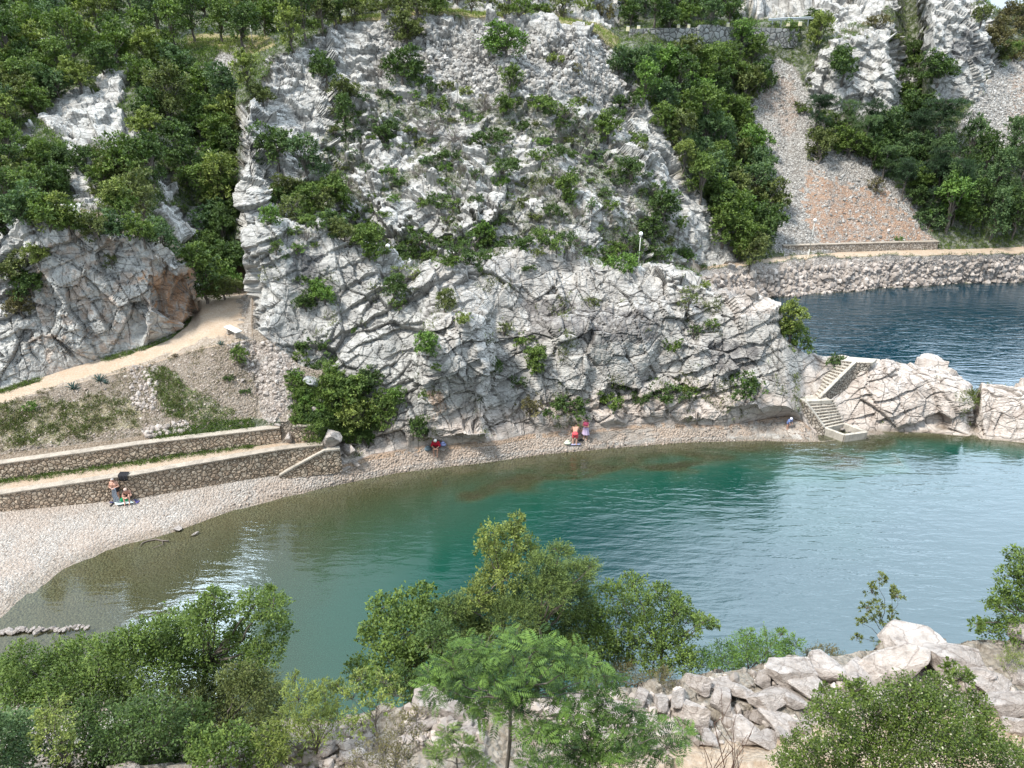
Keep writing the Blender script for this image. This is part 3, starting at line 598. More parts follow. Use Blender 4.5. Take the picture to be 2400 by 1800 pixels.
reg[(tf >= 5) & (tf < 6) & (uf < 766)] = 'terrace_path'
reg[(tf >= 12.6) & (tf < 14) & (uf > 1640)] = 'rubble_shore'
reg[(tf >= 14) & (tf < 15) & (uf > 1600)] = 'shore_path'
sf = scree[FA[:, 0]]; reg[(reg == 'hillside') & (sf > .9)] = 'scree_slope'
# hidden inner seam faces are kept; every region is one mesh
vn = None
def region(name, flat=False):
    f = FA[reg == name]; vs, inv = np.unique(f, return_inverse=True); f = inv.reshape(f.shape)
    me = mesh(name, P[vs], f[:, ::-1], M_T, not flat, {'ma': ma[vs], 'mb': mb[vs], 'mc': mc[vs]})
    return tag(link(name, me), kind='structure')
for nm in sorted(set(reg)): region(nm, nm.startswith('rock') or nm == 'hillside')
print('terrain', NU, NV, round(time.time()-T0, 1))
# displaced surface for standing things on it
PD = P.reshape(NU, NV, 3); BD = pick_mesh(PD, 2, 2)
def hitd(u, v):
    r = BD.ray_cast(Vector((0, 0, CAM_H)), ray(u, v).normalized()); return r[0]
def groundd(x, y, top=80):
    r = BD.ray_cast(Vector((x, y, top)), Vector((0, 0, -1))); return r[0].z if r[0] is not None else 0
# ------------------------------------------------------------------ water
def water():
    xs = np.linspace(-75, 150, 380); ys = np.linspace(14, 112, 300)
    X, Y = np.meshgrid(xs, ys, indexing='ij'); n = X.size
    D = np.zeros(n, np.float32)
    xf, yf = X.ravel(), Y.ravel()
    for i in range(n): D[i] = max(0.0, -groundd(float(xf[i]), float(yf[i])))
    # the outer bay behind the headland is deep a short way off its shore
    ob = (yf > 51.5) & (xf > 16)
    V = np.stack([xf, yf, np.zeros(n)], 1); idx = np.arange(n).reshape(X.shape)
    f = np.stack([idx[:-1, :-1], idx[1:, :-1], idx[1:, 1:], idx[:-1, 1:]], 2).reshape(-1, 4)
    outer = (ob).astype(float)
    b = NB('sea_water'); a = b.sep(b.attr('dep')); d = a[0]
    dn = b.math('ADD', d, b.math('MULTIPLY', b.math('SUBTRACT', b.noise(.16, 3, .5), .5), b.math('MULTIPLY', d, .55)))
    body = b.ramp(b.math('DIVIDE', dn, 9.0), (0, (.090, .080, .046)), (.07, (.048, .062, .030)), (.20, (.026, .066, .042)), (.34, (.007, .054, .036)), (.52, (.001, .036, .028)), (.85, (.001, .026, .028)))
    body = b.mix(a[1], body, (.002, .026, .042))
    opa = b.ramp(b.math('DIVIDE', dn, 4.0), (0, .05), (.08, .35), (.3, .8), (.6, 1))
    # ripples: long low swell lines plus fine chop, patchy
    ps = b.n('Mapping'); b.l(b.pos(), ps.inputs[0]); ps.inputs['Rotation'].default_value = (0, 0, .30); ps.inputs['Scale'].default_value = (.42, 1.5, 1)
    r1 = b.noise(1.5, 3, .55, ps.outputs[0], .4); r2 = b.noise(5.5, 3, .6, ps.outputs[0]); pat = b.ramp(b.noise(.07, 2, .5), (.35, .35), (.62, 1))
    wv = b.n('TexNoise'); wv.inputs['Scale'].default_value = .55; b.l(ps.outputs[0], wv.inputs['Vector'])
    h = b.math('ADD', b.math('MULTIPLY', r1, .050), b.math('ADD', b.math('MULTIPLY', r2, .008), b.math('MULTIPLY', wv.outputs[0], .045)))
    bp = b.n('Bump'); bp.inputs['Distance'].default_value = 1.0; xp = b.n('SeparateXYZ'); b.l(b.pos(), xp.inputs[0]); xr = b.ramp(b.math('MULTIPLY_ADD' if False else 'DIVIDE', b.math('ADD', xp.outputs[0], 22), 40), (0, .28), (.45, .8), (1, 1.5)); b.l(b.math('MULTIPLY', pat, xr), bp.inputs['Strength']); b.l(h, bp.inputs['Height'])
    df = b.n('BsdfDiffuse'); b.put(body, df.inputs[0])
    tr = b.n('BsdfTransparent'); tr.inputs[0].default_value = (.74, .80, .66, 1)
    m1 = b.n('MixShader'); b.l(opa, m1.inputs[0]); b.l(tr.outputs[0], m1.inputs[1]); b.l(df.outputs[0], m1.inputs[2])
    gl = b.n('BsdfGlossy'); gl.inputs['Roughness'].default_value = .05; b.l(bp.outputs[0], gl.inputs['Normal']); gl.inputs[0].default_value = (.95, .98, 1, 1)
    fr_ = b.n('Fresnel'); fr_.inputs[0].default_value = 1.55; b.l(bp.outputs[0], fr_.inputs['Normal'])
    fa = b.math('MULTIPLY', fr_.outputs[0], 1.5, True)
    m2 = b.n('MixShader'); b.l(fa, m2.inputs[0]); b.l(m1.outputs[0], m2.inputs[1]); b.l(gl.outputs[0], m2.inputs[2])
    b.l(m2.outputs[0], b.out.inputs[0])
    me = mesh('sea', V, f, b.m, True, {'dep': np.stack([D, outer, D*0], 1)})
    tag(link('sea', me), kind='structure')
water()
# ------------------------------------------------------------------ near slope under the viewer
NS = [-900, 0, 450, 700, 950, 1250, 1550, 1850, 2150, 2400, 3400]
def near(u):
    rimv = float(np.interp(u, [0, 450, 750, 950, 1250, 1550, 1850, 2150, 2400], [1815, 1790, 1730, 1660, 1640, 1600, 1545, 1500, 1510]))
    ry = float(np.interp(u, [0, 450, 750, 950, 1250, 1550, 1850, 2150, 2400], [12.5, 13, 13.7, 14.3, 14.8, 15.3, 16, 16.8, 16.6]))
    rz = PY(u, rimv, ry).z
    return [(27.5, -30), (26.3, -1.5), (25.6, .3), (17.5, 4.5), (11.9, 9.2), (rz-.1, ry-2.3), (rz, ry), (rz-1.6, ry+1.0), (3.0, ry+5.5), (.3, ry+8), (-.8, ry+10)]
Un = np.arange(-1200, 3700, 6.0); ct = np.array([near(min(max(u, 0), 2400)) for u in Un])
sg = [8, 6, 30, 30, 60, 60, 30, 50, 24, 12]; t2 = np.concatenate([[k+np.arange(n)/n] for k, n in enumerate(sg)], 1)[0]
k2 = t2.astype(int); f2 = t2-k2
Zn = ct[:, k2, 0]*(1-f2)+ct[:, k2+1, 0]*f2; Yn = ct[:, k2, 1]*(1-f2)+ct[:, k2+1, 1]*f2
dep_ = np.maximum(14, Yn*cP+(CAM_H-Zn)*sP)
Xn = (Un[:, None]-1200)/F*dep_
Pn = np.stack([Xn, Yn, Zn], 2).reshape(-1, 3)
Tn = np.tile(t2, len(Un))
Pn[:, 2] += (fbm(Pn*.6, 4, 21)-.5)*.7*(Tn > 2)
q = Tn > 3.5; t_, r_, c_ = voro(Pn[q]*1.6, 201); Pn[q, 2] += (r_-.5)*.3+t_*.3
fl = (Tn > 4.0) & (Tn < 5.0); un = np.repeat(Un, len(t2))
z0 = np.zeros(len(Pn)); o1 = z0+1
na = np.stack([np.where(Tn > 5, .15, .0), np.where(Tn < 4.2, .7, np.where(Tn > 5, .35, .1)), z0, z0], 1)
lane = (fl & (un > 1350)).astype(float)
nb_ = np.stack([lane*.6, o1*.5, o1*(.35-lane*.2), z0], 1)
nc = np.stack([z0, z0+.5, z0, z0], 1)
idn = np.arange(len(Pn)).reshape(len(Un), len(t2))
Fn = np.stack([idn[:-1, :-1], idn[1:, :-1], idn[1:, 1:], idn[:-1, 1:]], 2).reshape(-1, 4)
tag(link('near_slope', mesh('near_slope', Pn, Fn[:, ::-1], M_T, True, {'ma': na, 'mb': nb_, 'mc': nc})), kind='structure')
BN = pick_mesh(Pn.reshape(len(Un), len(t2), 3), 1, 1)
def groundn(x, y):
    r = BN.ray_cast(Vector((x, y, 60)), Vector((0, 0, -1))); return r[0].z if r[0] is not None else 0
def hitn(u, v): return BN.ray_cast(Vector((0, 0, CAM_H)), ray(u, v).normalized())[0]
print('near', round(time.time()-T0, 1))
# ------------------------------------------------------------------ leaves and crowns
RNG = np.random.default_rng(7)
def unit(a): return a/(np.linalg.norm(a, axis=-1, keepdims=True)+1e-9)
def leaf_quads(p, d, n, ln, wd):
    """folded leaf quads: p base, d direction, n approx normal, ln length, wd width -> V (4m,3), F (m,4)"""
    d = unit(d); s = unit(np.cross(d, n)); m = len(p); ln = np.broadcast_to(ln, m)[:, None]; wd = np.broadcast_to(wd, m)[:, None]
    up = np.cross(s, d)
    V = np.stack([p, p+d*ln*.5+s*wd*.5+up*wd*.12, p+d*ln-up*ln*.08, p+d*ln*.5-s*wd*.5+up*wd*.12], 1).reshape(-1, 3)
    return V, np.arange(4*m).reshape(m, 4)
def rdir(n): return unit(RNG.normal(size=(n, 3)))
class LV:
    def __init__(s): s.V = []; s.F = []; s.T = []; s.k = 0
    def add(s, V, Fq, t):
        s.V.append(V); s.F.append(Fq+s.k); s.T.append(np.repeat(np.broadcast_to(t, len(Fq)), 4)); s.k += len(V)
    def mesh(s, name, m):
        t = np.concatenate(s.T); c = np.stack([t, RNG.random(len(t)//4).repeat(4), t*0], 1)
        return mesh(name, np.concatenate(s.V), np.concatenate(s.F), m, False, {'tint': c})
def lobe_leaves(lv, c, r, n, ln, wd, fill=.35, up=.35, droop=0.0, tint=None):
    """leaf tufts through the shell of one lobe (c centre, r radii)"""
    nt = max(3, n//14); d = rdir(nt); d[:, 2] = np.where(d[:, 2] < -.55, -d[:, 2], d[:, 2])
    rad = np.where(RNG.random(nt) < fill, RNG.uniform(.35, .8, nt), RNG.uniform(.78, 1.12, nt))
    tc = c+d*np.array(r)*rad[:, None]; th = np.clip(.5+RNG.normal(size=nt)*.22, 0, 1) if tint is None else np.full(nt, tint)
    k = np.repeat(np.arange(nt), 14); m = len(k)
    p = tc[k]+RNG.normal(size=(m, 3))*np.mean(r)*.13
    dd = d[k]*.7+rdir(m)*.8+np.array([0, 0, .15-droop]); nn = d[k]*.4+rdir(m)*.6+np.array([0, 0, up+.5])
    V, Fq = leaf_quads(p, dd, nn, ln*RNG.uniform(.7, 1.25, m), wd*RNG.uniform(.7, 1.2, m))
    lv.add(V, Fq, np.clip(th[k]+RNG.normal(size=m)*.10, 0, 1))
def leafmat(name, dark, lite, trans=.16, ro=.6, spots=None):
    b = NB(name); s = b.sep(b.attr('tint'))
    c = b.mix(b.ramp(s[0], (.15, 0), (.85, 1)), dark, lite)
    c = b.mix(b.math('MULTIPLY', s[1], .35), c, b.mix(1, c, (1.7, 1.45, .9), 'MULTIPLY'))
    if spots: c = b.mix(b.ramp(s[1], (.984, 0), (.99, 1)), c, spots)
    p = b.n('BsdfPrincipled'); b.put(c, p.inputs['Base Color']); p.inputs['Roughness'].default_value = ro; p.inputs['Specular IOR Level'].default_value = .35
    t = b.n('BsdfTranslucent'); b.put(b.mix(1, c, (1.5, 1.7, .7), 'MULTIPLY'), t.inputs[0])
    m = b.n('MixShader'); m.inputs[0].default_value = trans; b.l(p.outputs[0], m.inputs[1]); b.l(t.outputs[0], m.inputs[2]); b.l(m.outputs[0], b.out.inputs[0])
    return b.m
TONE = {
 'deep green': leafmat('foliage_deep_green', (0.015, 0.034, 0.018), (0.055, 0.103, 0.049)),
 'dark green': leafmat('foliage_dark_green', (0.029, 0.056, 0.017), (0.092, 0.155, 0.041)),
 'mid green': leafmat('foliage_mid_green', (0.048, 0.086, 0.020), (0.149, 0.223, 0.052)),
 'olive': leafmat('foliage_olive', (0.050, 0.067, 0.022), (0.159, 0.196, 0.065)),
 'yellow-green': leafmat('foliage_yellow_green', (0.072, 0.102, 0.025), (0.241, 0.300, 0.083)),
 'blue-green': leafmat('foliage_blue_green', (0.034, 0.071, 0.030), (0.128, 0.203, 0.085)),
 'fresh green': leafmat('foliage_fresh_green', (0.042, 0.088, 0.017), (0.159, 0.275, 0.061)),
 'brownish': leafmat('foliage_brownish', (0.060, 0.058, 0.029), (0.194, 0.178, 0.088)),
}
bk = NB('bark'); bn_ = bk.noise(14, 4, .7, bk.scale(bk.obj(), (1, 1, .3)))
M_BARK = bk.done(bk.ramp(bn_, (.3, (.06, .05, .04)), (.7, (.20, .175, .15))), .9, bk.bump(bn_, .6, .02))
M_GREYTWIG = simple('dead_twig', (.20, .175, .155), .9, .3, 12)
def tri_tubes(segs, n=5):
    """segs: list of (p0, p1, r0, r1) -> V, F quads"""
    V = []; Fq = []
    for p0, p1, r0, r1 in segs:
        p0 = np.array(p0, float); p1 = np.array(p1, float); t = p1-p0; t = t/(np.linalg.norm(t)+1e-9)
        a = np.cross(t, [0, 0, 1] if abs(t[2]) < .9 else [1, 0, 0]); a /= np.linalg.norm(a); b_ = np.cross(t, a); k = len(V)
        for p, r_ in ((p0, r0), (p1, r1)):
            for i in range(n):
                g = 2*math.pi*i/n; V.append(p+(a*math.cos(g)+b_*math.sin(g))*r_)
        for i in range(n): Fq.append((k+i, k+(i+1) % n, k+n+(i+1) % n, k+n+i))
    return np.array(V), np.array(Fq)
def limb(p0, p1, r0, r1, k=4, wob=.12):
    p0 = np.array(p0, float); p1 = np.array(p1, float); L_ = np.linalg.norm(p1-p0); out = []; a = p0
    for i in range(1, k+1):
        f = i/k; b_ = p0+(p1-p0)*f+(RNG.normal(size=3)*wob*L_*.35*math.sin(math.pi*f)); b_[2] += .10*L_*math.sin(math.pi*f)
        out.append((a, b_, r0+(r1-r0)*(i-1)/k, r0+(r1-r0)*f)); a = b_
    return out
# prototypes, crown of unit radius standing on z = 0
def proto_round(seed, nl=13, nleaf=210, ln=.115, h=1.0, flat=1.0, up=.35, spread=.62):
    global RNG
    RNG = np.random.default_rng(seed); lv = LV(); segs = []; base = np.array([0, 0, -.25])
    segs += limb(base, (0, 0, .45*h), .07, .045, 3)
    for i in range(nl):
        a = RNG.uniform(0, 2*math.pi); q = math.sqrt(RNG.uniform(.02, 1))*spread; z = RNG.uniform(.30, 1.35)*h
        q *= math.sqrt(max(.1, 1-((z/h-.75)/.85)**2)); c = np.array([q*math.cos(a), q*math.sin(a), z])
        r = RNG.uniform(.26, .44); lobe_leaves(lv, c, (r*1.05, r*1.05, r*.82*flat), nleaf, ln, ln*.62, up=up)
        segs += limb((0, 0, .35*h), c, .03, .010, 3)
    return lv, segs
def proto_shrub(seed, nl=10, nleaf=150):
    global RNG
    RNG = np.random.default_rng(seed); lv = LV(); segs = []
    for i in range(nl):
        a = RNG.uniform(0, 2*math.pi); q = math.sqrt(RNG.uniform(.0, 1))*.72; c = np.array([q*math.cos(a), q*math.sin(a), RNG.uniform(.12, .62)*(1.1-q*.6)])
        r = RNG.uniform(.2, .36); lobe_leaves(lv, c, (r, r, r*.8), nleaf, .12, .065, up=.3); segs += limb((0, 0, -.2), c, .022, .008, 3)
    return lv, segs
def proto_pine(seed, tall=1.0):
    """flat layered needle sprays on long limbs, bare lower trunk"""
    global RNG
    RNG = np.random.default_rng(seed); lv = LV(); H = 2.3*tall; segs = limb((0, 0, -.4), (RNG.normal()*.06, RNG.normal()*.06, H), .055, .02, 6, .05)
    for i in range(20):
        z = H*RNG.uniform(.42, 1.0); a = RNG.uniform(0, 2*math.pi); q = RNG.uniform(.25, .95)*(1.12-z/H*.55)
        c = np.array([q*math.cos(a), q*math.sin(a), z+q*.06]); segs += limb((0, 0, z-.12), c, .018, .006, 3)
        lobe_leaves(lv, c, (.34, .34, .10), 170, .13, .022, up=.9); lobe_leaves(lv, c*np.array([.6, .6, 1]), (.24, .24, .09), 90, .12, .022, up=.9)
    return lv, segs
def proto_bare(seed):
    global RNG
    RNG = np.random.default_rng(seed); lv = LV(); segs = []
    for i in range(26):
        a = RNG.uniform(0, 2*math.pi); e = RNG.uniform(.35, 1.4); d = np.array([math.cos(a)*math.cos(e), math.sin(a)*math.cos(e), math.sin(e)])
        tip = d*RNG.uniform(.7, 1.1); segs += limb((0, 0, -.1), tip, .018, .005, 3)
        for j in range(6): q = d*RNG.uniform(.35, .9); segs += limb(q, q+d*.3+RNG.normal(size=3)*.16, .007, .002, 2)
    for i in range(4): lobe_leaves(lv, RNG.normal(size=3)*.25+np.array([0, 0, .5]), (.3, .3, .25), 28, .07, .035)
    return lv, segs
def two(nm, pr):
    lv, segs = pr; V, Fq = tri_tubes(segs); return lv.mesh(nm+'_crown', TONE['mid green']), mesh(nm+'_trunk', V, Fq, M_BARK, True)
PRO = {'round': [two('broadleaf', proto_round(s)) for s in (1, 2, 3, 4)],
       'tall': [two('tall_broadleaf', proto_round(s, 15, 190, .11, 1.45, spread=.55)) for s in (11, 12, 13)],
       'shrub': [two('shrub', proto_shrub(s)) for s in (21, 22, 23, 24)],
       'loose': [two('loose_shrub', proto_round(s, 11, 80, .11, .8)) for s in (31, 32)],
       'pine': [two('pine', proto_pine(s)) for s in (41, 42, 43)],
       'bare': [two('bare_shrub', proto_bare(s)) for s in (51, 52)]}
HT = {'round': 1.72, 'tall': 2.3, 'shrub': .95, 'loose': 1.4, 'pine': 2.4, 'bare': 1.0}      # unit heights
KN = {'round': ('broadleaf_tree', 'bushy tree', 'tree'), 'tall': ('tall_tree', 'slender leafy tree', 'tree'), 'shrub': ('shrub', 'low shrub', 'shrub'),
      'loose': ('loose_shrub', 'loose open shrub', 'shrub'), 'pine': ('pine_tree', 'layered pine', 'pine'), 'bare': ('bare_shrub', 'twiggy half-bare shrub', 'shrub')}
prand = random.Random(3)
PLANTS = []
def plant(kind, u, v, r, tone, label=None, group=None, gr=None, base=None, sz=1.0, big=1.0):
    """r = crown radius in photo pixels, (u, v) = centre of the crown in the photo"""
    h = HT[kind]; vb = v+r*(h*.5)*.95
    p = base or (gr or hitd)(u, vb)
    if p is None: return None
    dep = p.y*cP+(CAM_H-p.z)*sP; s = r*dep/F*(1.22 if kind in ('shrub', 'loose', 'bare') else 1.12)*big
    nm, ds, cat = KN[kind]; cm, tm = prand.choice(PRO[kind])
    root = empty(nm, (p.x, p.y, p.z-.05*s), prand.uniform(0, 6.28)); root.scale = (s*prand.uniform(.92, 1.1), s*prand.uniform(.92, 1.1), s*sz*prand.uniform(.9, 1.08))
    if kind == 'pine': tone = 'deep green' if tone in ('dark green', 'mid green') else tone
    c = link('crown', cm, root); c.material_slots[0].link = 'OBJECT'; c.material_slots[0].material = TONE[tone]
    t = link('trunk', tm, root)
    if kind == 'bare': t.material_slots[0].link = 'OBJECT'; t.material_slots[0].material = M_GREYTWIG
    tag(root, label, cat, group); PLANTS.append((root, kind, u, v, r, tone)); return root
ORD = ['first', 'second', 'third', 'fourth', 'fifth', 'sixth', 'seventh', 'eighth', 'ninth', 'tenth', 'eleventh', 'twelfth', 'thirteenth', 'fourteenth', 'fifteenth', 'sixteenth', 'seventeenth', 'eighteenth', 'nineteenth', 'twentieth', 'twenty-first', 'twenty-second', 'twenty-third', 'twenty-fourth', 'twenty-fifth', 'twenty-sixth', 'twenty-seventh', 'twenty-eighth', 'twenty-ninth', 'thirtieth', 'thirty-first', 'thirty-second', 'thirty-third', 'thirty-fourth', 'thirty-fifth', 'thirty-sixth']
def wood(poly, spacing, kinds, tones, zone, group, rr=(.78, 1.1), tier=60, seed=1, maxn=200, avoid=True, pts=None, sz=1.0):
    rd = random.Random(seed); us_ = [p[0] for p in poly]; vs_ = [p[1] for p in poly]; got = []
    for _ in range(9000):
        if len(got) >= maxn: break
        u, v = rd.uniform(min(us_), max(us_)), rd.uniform(min(vs_), max(vs_))
        if not inpoly(np.array([u]), np.array([v]), poly)[0]: continue
        if any((u-a)**2+((v-b)*1.25)**2 < spacing**2 for a, b, *_ in got): continue
        if avoid:
            if any(blocked(u+a*spacing*.5, v+b_*spacing*.5) for a, b_ in ((0, .3), (-1, 0), (1, 0), (0, -1.1), (.7, -.7), (-.7, -.7), (0, .9))): continue
        got.append((u, v, rd.choice(kinds), rd.choice(tones), spacing*rd.uniform(*rr)))
    got.sort(key=lambda g: g[1]); v0 = min(vs_); rows = {}
    for g_ in got: rows.setdefault(int((g_[1]-v0)//tier), []).append(g_)
    for j, ti in enumerate(sorted(rows)):
        for i, (u, v, k, t, r_) in enumerate(sorted(rows[ti])):
            plant(k, u, v, r_, t, f"{t} {KN[k][1]} {zone}, tier {ORD[j]} from top, {ORD[i]} from left", group, sz=sz)
# mask image of places to keep clear (bare rock, scree, path, dry grass) sampled in the photo plane
MG = np.zeros((300, 400), np.int8)
_vis = (uu > -10) & (uu < 2410) & (T > 13.0)
_k = ((rock > .6) | (scree > .5) | (path > .3) | (dry > .5)) & _vis
for sel, val in ((_vis & ~_k, 1), (_k, 2)):
    iu = np.clip((pu[sel]/6).astype(int), 0, 399); iv = np.clip((pv[sel]/6).astype(int), 0, 299); MG[iv, iu] = np.maximum(MG[iv, iu], val)
def blocked(u, v):
    return MG[int(min(max(v/6, 0), 299)), int(min(max(u/6, 0), 399))] == 2
FT = ['dark green', 'mid green', 'mid green', 'olive', 'blue-green', 'yellow-green', 'mid green', 'dark green']
wood([(-170, -20), (800, -20), (800, 30), (725, 85), (640, 80), (430, 75), (-170, 88)], 48, ['round', 'tall'], FT, 'above the left road', 'trees above the road', tier=40, seed=2, maxn=70)
wood([(-40, 100), (430, 110), (500, 180), (560, 130), (620, 130), (600, 210), (555, 265), (550, 560), (580, 620), (460, 690), (440, 640), (370, 555), (240, 540), (60, 500), (-40, 560)], 50, ['round', 'round', 'tall'], FT, 'on left hillside', 'trees on the left hillside', tier=48, seed=5, maxn=120)
wood([(505, 250), (545, 250), (545, 560), (572, 610), (556, 690), (520, 690), (500, 500)], 36, ['tall', 'round'], ['dark green', 'mid green', 'olive', 'fresh green'], 'by white spur', 'trees along the edge of the white spur', tier=40, seed=31, maxn=16, avoid=False)
wood([(140, 355), (300, 345), (345, 410), (260, 470), (170, 400)], 40, ['shrub', 'round'], ['mid green', 'olive', 'dark green'], 'between left outcrops', 'bushes between the left outcrops', tier=40, seed=32, maxn=10)
wood([(-170, 110), (20, 120), (95, 200), (95, 300), (160, 390), (165, 500), (60, 510), (-170, 540)], 44, ['round', 'tall', 'round'], FT, 'at left picture edge', 'trees at the left picture edge', tier=48, seed=33, maxn=34, avoid=False)
wood([(650, 440), (760, 420), (880, 520), (900, 585), (800, 540), (700, 500), (650, 500)], 34, ['round', 'shrub', 'shrub'], ['dark green', 'mid green', 'olive'], 'behind headland block', 'bushes behind the left headland block', tier=36, seed=34, maxn=16, avoid=False)
wood([(930, 560), (1200, 545), (1400, 560), (1600, 575), (1600, 605), (1440, 600), (1250, 568), (1060, 595), (940, 605)], 34, ['shrub', 'shrub', 'loose'], ['dark green', 'mid green', 'dark green'], 'behind headland crest', 'shrubs behind the headland crest', tier=60, seed=35, maxn=22, avoid=False)
wood([(1660, 82), (1830, 78), (1850, 120), (1790, 150), (1700, 130)], 34, ['round', 'tall'], ['dark green', 'mid green', 'fresh green'], 'before the road wall', 'trees before the road wall', tier=60, seed=36, maxn=3, avoid=False)
wood([(1440, 135), (1530, 128), (1700, 135), (1790, 160), (1755, 250), (1780, 420), (1825, 540), (1760, 590), (1690, 540), (1650, 400), (1600, 330), (1540, 250)], 46, ['round', 'tall', 'round'], ['dark green', 'mid green', 'fresh green', 'blue-green', 'olive', 'mid green'], 'in wooded gully', 'trees in the gully right of the mound', tier=48, seed=8, maxn=60, avoid=False)
wood([(740, -30), (1035, -30), (1030, 22), (900, 26), (800, 40), (740, 60)], 36, ['round', 'shrub', 'tall'], ['mid green', 'olive', 'dark green', 'yellow-green'], 'behind mound summit left', 'bushes behind the summit of the mound', tier=34, seed=21, maxn=16, avoid=False)
wood([(1060, -20), (1440, -20), (1430, 30), (1280, 24), (1080, 20)], 34, ['shrub', 'loose', 'shrub'], ['olive', 'brownish', 'mid green', 'yellow-green'], 'behind mound summit right', 'shrubs on the rocks behind the summit', tier=34, seed=22, maxn=14, avoid=False)
wood([(2112, 100), (2160, 110), (2190, 230), (2150, 290), (2110, 280)], 26, ['shrub', 'round'], ['dark green', 'mid green'], 'in cleft between outcrops', 'bushes in the cleft between the outcrops', tier=36, seed=23, maxn=12, avoid=False)
wood([(1455, -20), (1725, -20), (1725, 40), (1600, 50), (1470, 45)], 40, ['round', 'tall'], ['dark green', 'blue-green', 'mid green'], 'above the wall', 'trees above the retaining wall', tier=40, seed=9, maxn=16, avoid=False)
wood([(2285, 26), (2420, 20), (2420, 110), (2345, 150)], 34, ['shrub', 'round'], ['brownish', 'olive', 'mid green'], 'on the skyline ridge', 'bushes on the skyline ridge', tier=34, seed=10, maxn=14, avoid=False)
wood([(2250, 350), (2330, 345), (2540, 350), (2540, 540), (2290, 530), (2200, 470), (2170, 400)], 46, ['pine', 'pine', 'tall'], ['dark green', 'blue-green'], 'above the shore path', 'pines above the shore path', tier=50, seed=12, maxn=38, avoid=False, rr=(.62, .85), sz=1.35)
wood([(1900, 285), (2120, 290), (2180, 330), (2230, 420), (2180, 520), (2140, 460), (2060, 385), (1970, 330)], 36, ['shrub', 'round', 'pine'], ['dark green', 'dark green', 'blue-green'], 'below the right outcrop', 'bushes below the right outcrop', tier=40, seed=13, maxn=26, avoid=False)
print('woods', len(PLANTS), round(time.time()-T0, 1))
